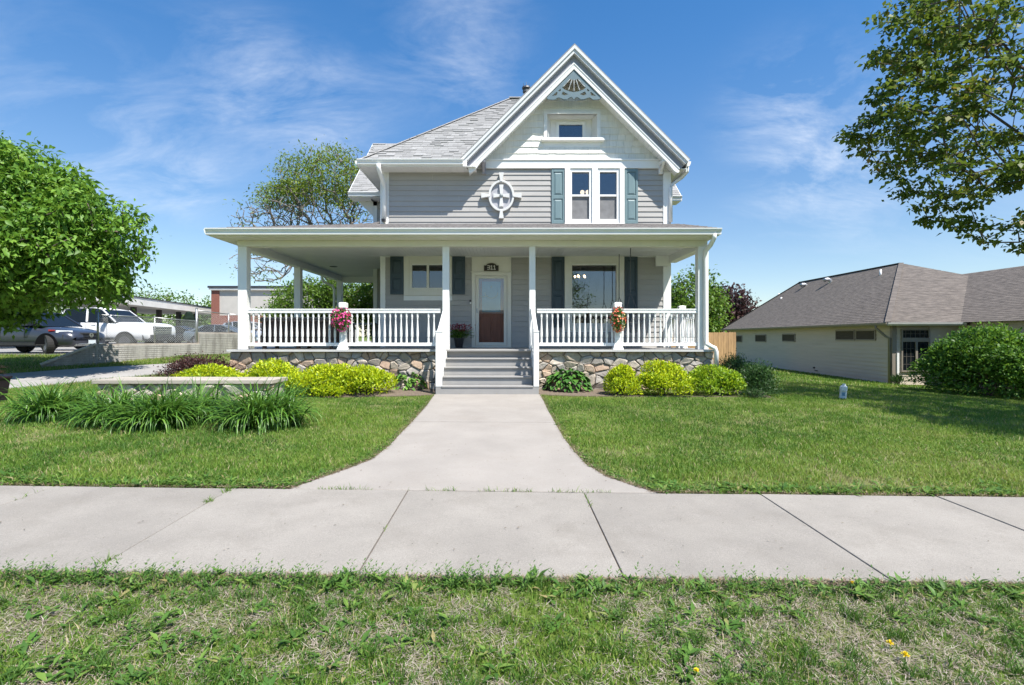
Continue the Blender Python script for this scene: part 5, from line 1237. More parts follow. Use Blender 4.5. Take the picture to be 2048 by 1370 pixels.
p = np.stack([(rs.rand(9000) * 2 - 1) * 5.2, 4.66 + np.abs(rs.randn(9000)) * .035], 1); acc.append(p[(p[:, 0] < -1.9) | (p[:, 0] > 1.3)]); acc.append(np.stack([(rs.rand(6000) * 2 - 1) * 3.6, 3.055 - np.abs(rs.randn(6000)) * .03], 1))
p = np.concatenate(acc); n = len(p); a = rs.rand(n) * 6.283; P = np.stack([p[:, 0], p[:, 1], gz(p[:, 0], p[:, 1]) - .004 + .012 * rs.rand(n)], 1)
leaves('thatch', P, np.stack([np.cos(a), np.sin(a), .15 + .3 * rs.rand(n)], 1), np.tile([0, 0, 1.0], (n, 1)), .015 + .035 * rs.rand(n), .003 + .003 * rs.rand(n), leaf_mat('edge_thatch', [(0, (.10, .07, .045)), (.5, (.24, .18, .12)), (1, (.42, .35, .25))], .1, .9, .1), None, rs.rand(n), False, .05, 'stuff')
# ================================================================== left: planter, wall, cars, far buildings
# raised stone planter with a timber cap
pl_ = thing('stone_planter', 'low rubble stone planter with a flat weathered timber cap behind the daylilies', 'planter', (-6.3, 10.1, 0), world_coords=True)
MB().box(-8.0, -4.62, 10.06, 10.66, -.05, .372).build('core', M['mortar'], pl_)
M['timber'] = mat('weathered_timber', (.42, .375, .32), .85, .12, 3, .4, 30, stretch=(.6, 4, 4), dirt=(.27, .235, .2), dscale=3, damt=.6, rnd=.1)
for a, b, c, d in ((-8.06, -6.2, 9.95, 10.22), (-6.195, -4.55, 9.955, 10.22), (-8.03, -6.6, 10.225, 10.46), (-6.595, -4.57, 10.225, 10.46), (-8.04, -5.9, 10.465, 10.70), (-5.895, -4.56, 10.465, 10.70)):
    MB().box(a, b, c, d, .376 + random.uniform(0, .004), .456 + random.uniform(-.004, .004)).build('cap_board', M['timber'], pl_, bevel=.008)
stones(-8.02, -4.56, lambda x: gz1(x, 10) - .03, .372, 10.06, pl_, .27, 8, depth=.05)
stones_end = MB()
# dark planter box at the frame edge
pb = thing('planter_box', 'dark purple square planter box with a drooping plant at the left edge', 'planter', (-9.75, 9.5, gz1(-9.75, 9.5)), 0)
M['plum'] = mat('dark_plum_plastic', (.022, .012, .022), .45, .1, 4)
mb = MB(); mb.loft([[(sx * a, sy * a, z) for sx, sy in ((-1, -1), (1, -1), (1, 1), (-1, 1))] for a, z in ((.24, 0), (.29, .44), (.305, .44), (.305, .48), (.26, .48), (.25, .41))]); mb.build('box', M['plum'], pb, bevel=.01)
MB().box(-.252, .252, -.252, .252, .38, .42).build('potting_soil', M['soil'], pb)
rs_ = np.random.RandomState(3); a_ = rs_.rand(120) * 6.28; P = np.stack([np.cos(a_) * .25 * rs_.rand(120), np.sin(a_) * .25 * rs_.rand(120), .45 + .2 * rs_.rand(120)], 1); D = np.stack([np.cos(a_), np.sin(a_), .2 + .4 * rs_.rand(120)], 1)
leaves('foliage', P, D, np.tile([0, 0, 1.0], (120, 1)), .14 + .12 * rs_.rand(120), .05 + 0 * a_, LEAF['barberry'], pb, rs_.rand(120), True, .3)

# retaining wall of small whitewashed blocks, one end sloping down
WA = [(-13.75, 15.15), (-12.84, 16.0), (-11.65, 19.5), (-11.0, 22.4)]
rw = thing('retaining_wall', 'stained pale block retaining wall with a sloping end below the parking lot', 'wall', (-12.84, 16.0, .5), world_coords=True)
M['block'] = mat('whitewashed_block', (.43, .415, .39), .9, .12, 2.5, .5, 50, dirt=(.12, .11, .10), dscale=1.6, damt=.95, stretch=(2.2, 2.2, .35))
M['coping'] = mat('pale_concrete_coping', (.52, .49, .44), .9, .08, 4, .3, 60, dirt=(.33, .3, .26), dscale=3, damt=.4)
body = MB(); face_ = MB(); cop = MB()
def seg_wall(p, q, zt0, zt1, coping=True):
    p, q = Vector((*p, 0)), Vector((*q, 0)); d = (q - p); L_ = d.length; d.normalize(); nrm = Vector((d.y, -d.x, 0))
    for t0, t1, z0_, z1_ in ((0, L_, zt0, zt1),):
        A, B = p - nrm * .05, q - nrm * .05
        body.loft([[A.xy.to_3d() + Vector((0, 0, -.1)), A.xy.to_3d() - nrm * .2 + Vector((0, 0, -.1)), A.xy.to_3d() - nrm * .2 + Vector((0, 0, zt0 - .02)), A.xy.to_3d() + Vector((0, 0, zt0 - .02))],
                   [B.xy.to_3d() + Vector((0, 0, -.1)), B.xy.to_3d() - nrm * .2 + Vector((0, 0, -.1)), B.xy.to_3d() - nrm * .2 + Vector((0, 0, zt1 - .02)), B.xy.to_3d() + Vector((0, 0, zt1 - .02))]])
    z = .2; row = 0; r = random.Random(int(L_ * 100))
    while z < max(zt0, zt1) - .05:
        s = -(row % 2) * .1
        while s < L_:
            a, b = max(0, s) + .003, min(L_, s + .2) - .003; s += .2
            if b - a < .03: continue
            m_ = (a + b) / 2; top = zt0 + (zt1 - zt0) * m_ / L_
            if z + .066 > top - .02 or z + .07 < gz1(*(p + d * m_).xy) - .02: continue
            j = r.uniform(-.003, .004); A, B = p + d * a, p + d * b
            face_.loft([[A - nrm * .05 + Vector((0, 0, z)), A + nrm * (.0 + j) + Vector((0, 0, z)), A + nrm * (.0 + j) + Vector((0, 0, z + .055)), A - nrm * .05 + Vector((0, 0, z + .055))],
                        [B - nrm * .05 + Vector((0, 0, z)), B + nrm * (.0 + j) + Vector((0, 0, z)), B + nrm * (.0 + j) + Vector((0, 0, z + .055)), B - nrm * .05 + Vector((0, 0, z + .055))]])
        z += .068; row += 1
    if coping: cop.beam(p - nrm * .11 + Vector((0, 0, zt0 + .0)) - d * .02, q - nrm * .11 + Vector((0, 0, zt1 + .0)) + d * .02, .30, .07)
seg_wall(WA[0], WA[1], .46, 1.06); seg_wall(WA[1], WA[2], 1.085, 1.07, False); seg_wall(WA[2], WA[3], 1.475, 1.475, False)
body.build('wall_core', M['mortar'], rw); face_.build('block_course', M['block'], rw, kind='stuff'); cop.build('coping', M['coping'], rw, bevel=.01)
# chain link fence on the wall
cf = thing('chain_link_fence', 'galvanised chain link fence standing on the retaining wall', 'fence', (-12.5, 17, 1.05), world_coords=True)
def onwall(px, a, b):
    k = (px - 1012) / 1024; t = (k * a[1] - a[0]) / ((b[0] - a[0]) - k * (b[1] - a[1])); return a[0] + (b[0] - a[0]) * t - .10, a[1] + (b[1] - a[1]) * t
fposts = [(202, WA[1], WA[2], 1.06, 623, .034), (315, WA[1], WA[2], 1.05, 634, .024), (398.5, WA[1], WA[2], 1.045, 618, .042), (462, WA[2], WA[3], 1.45, 627.5, .03)]
pp_ = []
for px, a, b, zb, ptop, r_ in fposts:
    x, y = onwall(px, a, b); zt = PZ(ptop, y); MB().tube([(x, y, zb - .05), (x, y, zt)], r_, 8).build('post', M['metal'], cf, smooth=True); MB().lathe((x, y, zt), [(r_ * 1.15, 0), (r_ * 1.1, .03), (.004, .05)], 8).build('post_cap', M['metal'], cf); pp_.append((x, y, zb, zt))
mesh_ = MB()
ext = (-10.9, 22.6, 1.45, PZ(630, 22.6))
segs = [(pp_[0], pp_[1], PZ(629.5, pp_[0][1]), pp_[1][3] - .02), (pp_[1], pp_[2], pp_[1][3] - .02, PZ(642.5, pp_[2][1])), (pp_[2], pp_[3], PZ(620.5, pp_[2][1]), pp_[3][3] - .02), (pp_[3], ext, pp_[3][3] - .02, PZ(632, 22.6))]
for a, b, za, zb in segs:
    A, B = Vector((a[0], a[1], za)), Vector((b[0], b[1], zb)); MB().tube([A, B], .02, 6).build('top_rail', M['metal'], cf, smooth=True)
    lo_a, lo_b = Vector((a[0], a[1], a[2] + .03)), Vector((b[0], b[1], a[2] + .03)); ln = (B - A).length; n = int(ln / .075); hN = A.z - lo_a.z
    nd = (B - A).normalized().cross(Vector((0, 0, 1)))
    for k in range(-int(n * .6) - 10, n + 12):
        for sg in (1, -1):
            s0 = k / n; s1 = s0 + sg * hN / ln
            pts = [(s0, 0.0), (s1, 1.0)]
            c0, c1 = pts
            if max(c0[0], c1[0]) < 0 or min(c0[0], c1[0]) > 1: continue
            def cut(c, o, v): f = (v - c[0]) / (o[0] - c[0]); return (v, c[1] + (o[1] - c[1]) * f)
            if c0[0] < 0: c0 = cut(c0, c1, 0)
            elif c0[0] > 1: c0 = cut(c0, c1, 1)
            if c1[0] < 0: c1 = cut(c1, c0, 0)
            elif c1[0] > 1: c1 = cut(c1, c0, 1)
            P0 = lo_a.lerp(lo_b, c0[0]).lerp(A.lerp(B, c0[0]), c0[1]); P1 = lo_a.lerp(lo_b, c1[0]).lerp(A.lerp(B, c1[0]), c1[1]); u = (P1 - P0).cross(nd).normalized() * .0024
            mesh_.face([P0 - u + nd * .003 * sg, P0 + u + nd * .003 * sg, P1 + u + nd * .003 * sg, P1 - u + nd * .003 * sg])
mesh_.build('chain_mesh', mat('zinc_wire', (.55, .57, .58), .5, .05, 5), cf, kind='stuff')

# ------------------------------------------------------------------ vehicles (x forward, built about the middle of the wheelbase)
M['tyre'] = mat('tyre_rubber', (.022, .022, .022), .85, .1, 20, .3, 60)
M['rim'] = mat('alloy_rim', (.20, .20, .21), .35, .05, metal=.7)
M['carglass'] = mat('car_window', (.010, .013, .016), .05, .05, spec=.35)
M['arch'] = mat('wheel_arch_liner', (.006, .006, .007), .9, .05, spec=.1)
M['lamp'] = mat('headlamp_lens', (.75, .78, .8), .12, .05, spec=.8)
M['lamp_red'] = mat('red_reflector', (.35, .02, .02), .25, .05)
M['lamp_orange'] = mat('amber_lens', (.6, .2, .06), .25, .05)
M['chrome'] = mat('bright_trim', (.55, .55, .56), .2, .03, metal=.85)
M['plastic'] = mat('dark_car_plastic', (.025, .026, .028), .6, .1)
def car(name, label, loc, rot, paint, sec, cab, wheels, hw, rw_, hwt, group='vehicles parked beyond the retaining wall', pillars=(), grille=None, steer=0, lamps=None, plate=True, logo=False, bumper=None, flare=True, bed=None):
    root = thing(name, label, 'pickup truck' if 'pickup' in name else 'car', loc, rot, group)
    def ring(x, w, zb, zt, cr): 
        h = [(.80, zb), (.965, zb + .09), (1, zb + .30), (.995, zt - .20), (.955, zt - .06), (.72, zt + cr * .65), (.35, zt + cr * .95)]
        return [(x, -w * a, z) for a, z in h] + [(x, 0, zt + cr)] + [(x, w * a, z) for a, z in h[::-1]]
    MB().loft([ring(*s) for s in sec]).build('body', paint, root, smooth=True, bevel=0)
    zb, zt = min(p[1] for p in cab), max(p[1] for p in cab)
    def yy(z): return hw * .945 + (hwt - hw * .945) * (z - zb) / (zt - zb)
    MB().loft([[(x, -yy(z), z) for x, z in cab], [(x, yy(z), z) for x, z in cab]]).build('windows', M['carglass'], root)
    top = [p for p in cab if p[1] > zt - .13]; xs_ = sorted(p[0] for p in top); rf_ = MB()
    tp = sorted(top); rings = []
    for x, z in tp: y_ = yy(z) + .012; rings.append([(x, -y_, z - .05), (x, -y_ + .03, z + .01), (x, -y_ * .6, z + .035), (x, 0, z + .045), (x, y_ * .6, z + .035), (x, y_ - .03, z + .01), (x, y_, z - .05)])
    rf_.loft(rings); rf_.build('roof', paint, root, smooth=True)
    for (x0, z0), (x1, z1), w in pillars:
        for s in (-1, 1): MB().beam((x0, s * (yy(z0) - .005), z0), (x1, s * (yy(z1) - .005), z1), w, .05, (0, 1, 0)).build('pillar', paint, root)
    for k, (wx_, r) in enumerate(wheels):
        for s in (-1, 1):
            st = steer if k == 1 else 0
            arch_ = MB(); n = 18; arch_.loft([[(wx_ + (r + .075) * math.cos(math.pi * j / n), s * (hw * .985 - .12), r + (r + .075) * math.sin(math.pi * j / n)) for j in range(n + 1)], [(wx_ + (r + .075) * math.cos(math.pi * j / n), s * (hw + .006), r + (r + .075) * math.sin(math.pi * j / n)) for j in range(n + 1)]]); arch_.build('wheel_arch', M['arch'], root)
            wc = Vector((wx_, s * (hw - rw_ / 2 + .015), r)); R_ = Matrix.Rotation(st, 3, 'Z'); n = 24
            def wring(rr, y): return [wc + R_ @ Vector((rr * math.cos(2 * math.pi * j / n), s * y, rr * math.sin(2 * math.pi * j / n))) for j in range(n)]
            ty = MB().loft([wring(r * .66, -rw_ / 2), wring(r * .96, -rw_ / 2), wring(r, -rw_ / 2 + .03), wring(r, rw_ / 2 - .03), wring(r * .95, rw_ / 2), wring(r * .68, rw_ / 2), wring(r * .66, rw_ / 2 - .05)]).build('wheel', M['tyre'], root, smooth=False)
            ri = MB(); ri.loft([wring(r * .67, rw_ / 2 - .004), wring(r * .60, rw_ / 2 - .01), wring(r * .57, rw_ / 2 - .07), wring(.02, rw_ / 2 - .06)])
            for j in range(5):
                a = 2 * math.pi * j / 5 + .3; p0 = wc + R_ @ Vector((.05 * math.cos(a), s * (rw_ / 2 - .02), .05 * math.sin(a))); p1 = wc + R_ @ Vector((r * .62 * math.cos(a), s * (rw_ / 2 - .02), r * .62 * math.sin(a))); ri.beam(p0, p1, .075, .03, (0, 1, 0))
            ri.build('rim', M['rim'], ty)
    F_ = sec[-1][0]
    if grille:
        x, z0, z1, w, m_ = grille; MB().loft([[(x - .15, -w * .9, z0), (x - .15, w * .9, z0), (x - .15, w, z1), (x - .15, -w, z1)], [(x, -w * .86, z0), (x, w * .86, z0), (x - .03, w * .96, z1), (x - .03, -w * .96, z1)]]).build('grille', m_, root, bevel=.02)
        gb = MB(); nb = 4
        for k in range(nb): zz = z0 + (z1 - z0) * (k + .8) / (nb + .6); gb.box(x - .02, x + .008, -w * .82, w * .82, zz - .012, zz + .012)
        gb.build('grille_bar', M['plastic'] if logo else M['chrome'], root)
        if logo:
            lg = MB(); n = 20; lg.loft([[(x + xx, rr * math.cos(2 * math.pi * j / n), (z0 + z1) / 2 + .03 + rr * math.sin(2 * math.pi * j / n)) for j in range(n)] for rr, xx in ((.085, .0), (.085, .02), (.060, .02), (.060, 0))], cap=False)
            lg.box(x, x + .022, -.095, .095, (z0 + z1) / 2 + .015, (z0 + z1) / 2 + .045); lg.build('emblem', M['chrome'], root)
    for l in (lamps or []):
        x0, x1, y0, y1, z0, z1, m_ = l
        for s in (-1, 1):
            MB().loft([[(x0, s * y1, z0), (x0, s * y1, z1), (x0 - .0, s * (y1 - .06), z1), (x0, s * (y1 - .06), z0)], [(x1, s * y0, z0 + .02), (x1, s * y0, z1 - .01), (x1 - .1, s * y0, z1 - .01), (x1 - .1, s * y0, z0 + .02)]]).build('headlight' if m_ is M['lamp'] else 'lamp', m_, root, bevel=.008)
    if bumper:
        x, z0, z1, w, m_ = bumper; MB().loft([[(x - .35, -w - .02, z0), (x - .05, -w * .8, z0), (x, -w * .4, z0), (x, w * .4, z0), (x - .05, w * .8, z0), (x - .35, w + .02, z0)], [(x - .35, -w - .02, z1), (x - .05, -w * .8, z1), (x, -w * .4, z1), (x, w * .4, z1), (x - .05, w * .8, z1), (x - .35, w + .02, z1)]]).build('bumper', m_, root, bevel=.02)
    if plate and bumper: MB().box(bumper[0] - .0, bumper[0] + .02, -.16, .16, bumper[2] - .02, bumper[2] + .13).build('licence_plate', mat('licence_plate', (.62, .68, .70), .5, .1, 12), root)
    mx_ = max(p[0] for p in cab) - .42
    for s in (-1, 1): mi = MB(); mi.obox((mx_, s * (hw + .10), zb + .10), (1, 0, 0), (0, 1, 0), (0, 0, 1), .09, .12, .085); mi.box(mx_ - .03, mx_ + .03, min(s * hw * .9, s * (hw + .05)), max(s * hw * .9, s * (hw + .05)), zb + .02, zb + .06); mi.build('mirror', M['plastic'] if 'pickup' in name else paint, root, bevel=.03)
    hd = MB(); xm = (cab[0][0] + max(p[0] for p in cab)) / 2
    for s in (-1, 1):
        for dx in (-.75, .25): hd.box(xm + dx, xm + dx + .2, s * hw * .99 - .015, s * hw * .99 + .025, zb - .14, zb - .11)
    hd.build('door_handle', M['chrome'] if 'pickup' in name else paint, root)
    sill = MB()
    for s in (-1, 1): sill.box(wheels[0][0] + wheels[0][1] + .1, wheels[1][0] - wheels[1][1] - .1, s * hw * .985 - .03, s * hw * .985 + .02, sec[2][2] + .06, sec[2][2] + .16)
    sill.build('side_sill', M['plastic'], root)
    seam = MB()
    for xx in (xm - .95, xm - .02, xm + .98):
        for s in (-1, 1): seam.box(xx, xx + .012, s * hw * .99 - .01, s * hw * .99 + .006, sec[2][2] + .18, zb - .03)
    seam.build('door_gap', M['plastic'], root)
    return root
LOTZ = .63
P_suv = mat('gunmetal_blue_paint', (.040, .047, .068), .28, .03, 2, coat=.5, metal=.2)
P_wht = mat('white_car_paint', (.78, .78, .78), .3, .01, 2, coat=.6)
P_gry = mat('grey_green_paint', (.15, .18, .20), .3, .03, 2, coat=.7, metal=.3)
P_slv = mat('silver_car_paint', (.42, .44, .48), .3, .03, 2, coat=.7, metal=.3)
P_blk = mat('black_car_paint', (.02, .02, .024), .25, .03, 2, coat=.8)
suv_sec = [(-2.32, .80, .42, .95, .02), (-2.2, .90, .34, 1.08, .02), (-1.6, .92, .28, 1.10, .02), (-.5, .92, .27, 1.08, .02), (.7, .92, .27, 1.04, .03), (1.05, .92, .27, 1.01, .05), (1.6, .915, .27, .95, .05), (2.05, .88, .26, .86, .045), (2.25, .78, .27, .78, .03), (2.33, .66, .33, .70, .01)]
suv_cab = [(-2.15, 1.10), (-1.75, 1.58), (-1.2, 1.67), (-.2, 1.68), (.35, 1.60), (1.15, 1.06)]
suv_pil = [((1.13, 1.07), (.33, 1.61), .06), ((-.05, 1.1), (-.1, 1.68), .05), ((-1.1, 1.1), (-1.2, 1.66), .08), ((-2.12, 1.1), (-1.72, 1.58), .10)]
suv_l = [(1.75, 2.16, .62, .915, .80, .90, M['lamp']), (2.0, 2.24, .66, .90, .60, .73, M['plastic']), (1.45, 1.72, .90, .918, .86, .93, M['lamp_red'])]
car('parked_car', 'dark blue grey crossover parked at the left edge with its front wheel turned', (-18.85, 20.55, LOTZ), math.radians(-4), P_suv, suv_sec, suv_cab, ((-1.35, .36), (1.36, .36)), .92, .24, .70, pillars=suv_pil, grille=(2.335, .55, .82, .42, M['plastic']), steer=math.radians(-30), lamps=suv_l, logo=True, bumper=(2.37, .30, .40, .78, M['chrome']))
tr_sec = [(-2.95, .95, .55, 1.34, 0), (-2.9, .98, .50, 1.36, 0), (-1.2, 1.0, .45, 1.36, 0), (.9, 1.0, .45, 1.34, .01), (1.15, 1.0, .45, 1.30, .05), (1.9, 1.0, .46, 1.28, .06), (2.6, .99, .46, 1.25, .05), (2.84, .96, .48, 1.21, .03), (2.92, .92, .55, 1.14, .0)]
tr_cab = [(-1.35, 1.34), (-1.25, 1.90), (-.9, 1.97), (.2, 1.99), (.66, 1.92), (1.40, 1.32)]
tr_pil = [((1.38, 1.33), (.64, 1.93), .045), ((.02, 1.34), (-.05, 1.97), .09), ((-1.3, 1.34), (-1.2, 1.91), .16)]
car('pickup_truck', 'white crew cab pickup truck parked behind the chain link fence', (-19.35, 24.6, LOTZ), math.radians(-2), P_wht, tr_sec, tr_cab, ((-1.85, .41), (1.85, .41)), 1.0, .27, .80, pillars=tr_pil, grille=(2.955, .76, 1.14, .68, mat('dark_grille', (.05, .055, .06), .4, .1, metal=.5)), lamps=[(2.45, 2.90, .70, .992, .80, 1.14, M['lamp']), (2.52, 2.80, .86, .995, .84, .97, M['lamp_orange'])], bumper=(3.02, .46, .74, .97, M['plastic']), plate=False)
sd_sec = [(-2.4, .72, .45, .92, .01), (-2.3, .84, .34, 1.0, .01), (-1.6, .90, .25, 1.02, .02), (0, .90, .24, .95, .02), (.9, .90, .24, .93, .04), (1.7, .89, .25, .86, .05), (2.2, .82, .26, .74, .04), (2.42, .66, .32, .62, .01)]
sd_cab = [(-1.85, 1.01), (-1.05, 1.40), (-.4, 1.45), (.2, 1.43), (.45, 1.36), (1.3, .93)]
sd_pil = [((1.28, .94), (.43, 1.37), .055), ((-.2, .98), (-.25, 1.44), .06), ((-1.82, 1.02), (-1.03, 1.40), .12)]
car('parked_car', 'grey green four-door sedan behind the taller part of the fence', (-20.45, 37, LOTZ + .02), math.radians(2), P_gry, sd_sec, sd_cab, ((-1.4, .33), (1.4, .33)), .90, .21, .64, pillars=sd_pil, grille=(2.42, .4, .6, .4, M['plastic']), bumper=(2.45, .28, .42, .74, P_gry))
car('parked_car', 'silver sport utility vehicle half hidden behind the grey sedan', (-20.6, 41.5, LOTZ + .02), math.radians(4), P_slv, [(a, b, c, d + .1, e) for a, b, c, d, e in suv_sec], [(a, b + .12) for a, b in suv_cab], ((-1.35, .37), (1.36, .37)), .92, .24, .74, pillars=[((a[0], a[1] + .1), (b[0], b[1] + .12), w) for a, b, w in suv_pil])
car('parked_car', 'black car in the shade of the canopy beside the pickup', (-26.6, 42, LOTZ + .02), math.radians(0), P_blk, sd_sec, sd_cab, ((-1.4, .33), (1.4, .33)), .90, .21, .64, pillars=sd_pil, grille=(2.42, .4, .6, .4, M['plastic']), bumper=(2.45, .28, .42, .74, P_blk))

# ------------------------------------------------------------------ drive-through canopy and the brick and stucco building
cn = thing('canopy', 'long flat pale drive-through canopy on black posts at the left', 'canopy', (-28, 38, LOTZ), world_coords=True)
M['fascia_beige'] = mat('beige_fascia', (.78, .745, .68), .7, .05, 1)
M['stucco'] = mat('beige_stucco', (.47, .445, .40), .9, .04, 1.5, .2, 60)
M['brick'] = mat('red_brick', (.26, .10, .07), .9, .25, 30, .3, 60)
M['darktrim'] = mat('dark_roof_edge', (.03, .035, .045), .5, .1)
d = Vector((-3.7, 19.4, 0)).normalized(); n_ = Vector((-d.y, d.x, 0)); p0 = Vector((-25.6, 25.8, 0)); Lc = 31
def cbox(s0, s1, w0, w1, z0, z1): return MB().obox(p0 + d * (s0 + s1) / 2 + n_ * (w0 + w1) / 2 + Vector((0, 0, (z0 + z1) / 2)), d, n_, (0, 0, 1), (s1 - s0) / 2, (w1 - w0) / 2, (z1 - z0) / 2)
cbox(0, Lc, 0, 7, 3.66, 4.25).build('roof_slab', M['fascia_beige'], cn); cbox(-.05, Lc, -.04, 7.05, 4.252, 4.33).build('roof_edge', M['darktrim'], cn)
for px in (210, 267, 318, 357, 392):
    k = (px - 1012) / 1024; q = p0 + n_ * 1.6; t = (k * q.y - q.x) / (d.x - k * d.y); c = q + d * t
    MB().box(c.x - .16, c.x + .16, c.y - .16, c.y + .16, LOTZ, 3.658).build('post', M['black'], cn)
bb = thing('commercial_building', 'flat roofed beige stucco building with a red brick corner pier', 'building', (-22, 50, LOTZ), world_coords=True)
bx0 = PX(424.5, 50)
MB().box(bx0, -18.6, 50.05, 64, .5, PZ(575.5, 50)).build('wall', M['stucco'], bb)
MB().box(bx0 - .08, PX(438.5, 50), 49.96, 51, .5, PZ(581, 50)).build('brick_pier', M['brick'], bb)
MB().box(PX(438.6, 50), -18.6, 49.98, 50.04, .5, PZ(631, 50)).build('brick_base', M['brick'], bb)
MB().box(bx0 - .3, -18.4, 49.7, 64.3, PZ(576, 50) - .0, PZ(572.2, 50)).build('roof_edge', M['darktrim'], bb)
MB().box(bx0 - .22, -18.5, 49.78, 64.2, PZ(580.5, 50), PZ(576.2, 50)).build('cornice', M['fascia_beige'], bb)
MB().box(PX(560, 50), PX(615, 50), 49.93, 49.97, .9, PZ(640, 50)).build('window', M['carglass'], bb)

# ------------------------------------------------------------------ trees at the back left
def locmask(C, rs): return rs.rand(len(C)) < np.clip((C[:, 2] - 7.6) / 1.8, .07, 1)
bl = [((-9.4, 27, 9.7), (2.7, 2.4, 1.5)), ((-10.4, 27.2, 8.0), (3.2, 2.6, 1.5)), ((-12.2, 26.6, 6.9), (2.1, 1.8, 1.6)), ((-12.3, 26, 5.0), (1.6, 1.6, 1.0)), ((-7.9, 27, 7.6), (1.1, 1.4, 1.4)), ((-11.6, 27, 8.6), (1.2, 1.4, .8))]
leafy_tree('locust_tree', 'half bare spreading tree with yellow green top behind the left of the house', (-8.9, 27), [(0, 0, 0), (-.05, 0, 1.2), (-.1, 0, 2.4), (-.2, 0, 3.6)], bl, 1500, 12, 'locust', .14, 19, .25, 'bark_pale', .24, .012, 'trees behind the house and the parking lot', True, .42, locmask, fill=.35, flat=.5, extra=.3, wander=.13, droop=.3, power=.62)
bl = [((-9.2, 24.6, 3.1), (1.9, 1.4, 1.0)), ((-7.3, 25.2, 3.4), (1.7, 1.4, 1.2)), ((-10.4, 24.2, 2.4), (1.0, 1.0, .6)), ((-6.4, 26, 2.6), (1.4, 1.4, 1.4))]
leafy_tree('small_tree', 'fresh green small tree seen under the porch roof between the porch posts', (-8.4, 24.8), [(0, 0, 0), (0, 0, .8), (.05, 0, 1.3)], bl, 460, 13, 'bg', .13, 48, .22, 'bark', .10, .008, 'trees behind the house and the parking lot', True, .55, fill=.4, flat=.6)
for k, (x, y, r, h, lm, lab) in enumerate(((-36, 66, 5, 6.5, 'bg', 'green tree beyond the canopy, nearest its left posts'), (-44, 64, 6, 7.5, 'bg', 'green tree seen beneath the canopy left of the pickup'), (-31, 72, 4.5, 6.5, 'bg', 'round green tree beneath the far end of the canopy'), (-50, 60, 7, 9, 'bg', 'big green tree behind the left edge tree'))):
    leafy_tree('far_tree', lab, (x, y), [(0, 0, 0), (0, 0, 1.2), (0, 0, 2.2)], [((x, y, h * .52), (r, r * .8, h * .42)), ((x + r * .4, y - 1, h * .42), (r * .6, r * .6, h * .3)), ((x - r * .4, y - 1, h * .45), (r * .6, r * .6, h * .32)), ((x, y - 2, h * .26), (r * 1.1, r * .6, h * .18))], 230, 40 + k, lm, .30, 44, .55, 'bark', .3, .02, 'trees behind the house and the parking lot', False, .6)
# dark spruce by the building
sp_ = thing('spruce_tree', 'dark blue green spruce below the far end of the canopy', 'tree', (PX(378, 47), 47, LOTZ), 0, 'trees behind the house and the parking lot')
rs_ = np.random.RandomState(9); n = 5200; h_ = rs_.rand(n) ** .8; lay = np.floor(h_ * 9) / 9; a_ = rs_.rand(n) * 6.28; rr = (1 - h_) * 1.5 * (.3 + .7 * rs_.rand(n)) * (.75 + .35 * (1 - (h_ * 9 - np.floor(h_ * 9)))); P = np.stack([np.cos(a_) * rr, np.sin(a_) * rr, .35 + h_ * 2.6], 1)
leaves('crown', P, np.stack([np.cos(a_), np.sin(a_), -.25 + 0 * a_], 1), np.tile([0, 0, 1.0], (n, 1)), .22 + .1 * rs_.rand(n), .06 + 0 * a_, LEAF['spruce'], sp_, rs_.rand(n), False)
MB().tube([(0, 0, 0), (0, 0, 2.8)], [.12, .02], 6).build('trunk', M['bark'], sp_)
# ================================================================== right: neighbour's house, fence, bush
nh = thing('neighbour_house', 'low tan house with brown hipped shingle roof on the right', 'house', (15.1, 20, -.56), world_coords=True)
M['tan'] = mat('tan_lap_siding', (.53, .455, .375), .7, .04, 2, .15, 30, rnd=.035, stretch=(3, .3, 6), dirt=(.36, .31, .26), dscale=.8, damt=.35)
M['tan_trim'] = mat('brown_grey_trim', (.24, .205, .17), .6, .04, 3)
M['brown_roof'] = mat('brown_asphalt_shingle', (.152, .130, .112), .95, .26, 3.2, .6, 90, rnd=.04, stretch=(1, 1, 7), dirt=(.10, .083, .072), dscale=9, damt=.6)
NX, NY, NZ0, NZ1 = 15.1, 20.0, -.75, 1.83
ua = Vector((.10, 1, 0)).normalized(); va = Vector((ua.y, -ua.x, 0))        # along the side wall, and to the right
def npt(u, v, z=0): return Vector((NX, NY, z)) + ua * u + va * v
LW = 19.0
def vv(px, u=0):
    k_ = (px - 1012) / 1024; q = npt(u, 0); return (k_ * q.y - q.x) / (va.x - k_ * va.y)
VW0, VW1 = vv(1801), vv(1858); ZWA = PZ(744, 20)
core = MB(); core.loft([[npt(.02, .02, z), npt(LW, .02, z), npt(LW, 10.4, z), npt(.02, 10.4, z)] for z in (NZ0, NZ1 + .02)]); nwall = core.build('wall', M['tan'], nh)
z = NZ0; k = 0
while z < NZ1:
    zt = min(z + .165, NZ1)
    mb = MB(); mb.loft([[npt(u, .02, z), npt(u, -.026, z), npt(u, -.002, zt), npt(u, .02, zt)] for u in (.12, LW)]); mb.build('siding_plank', M['tan'], nwall)
    for va_, vb_ in (((.14, VW0), (VW1, 2.6)) if z > ZWA - .1 else ((.14, 2.6),)):
        mb = MB(); mb.loft([[npt(.02, v, z), npt(-.024, v, z), npt(-.002, v, zt), npt(.02, v, zt)] for v in (va_, vb_)]); mb.build('siding_plank', M['tan'], nwall)
    z += .165
MB().obox(npt(.05, .05, (NZ0 + NZ1) / 2), ua, va, (0, 0, 1), .075, .075, (NZ1 - NZ0) / 2).build('corner_board', M['tan_trim'], nh)
MB().obox(npt(.0, .17, (NZ0 + .65) / 2), ua, va, (0, 0, 1), .06, .04, (.65 - NZ0) / 2).build('corner_trim', M['white'], nh)
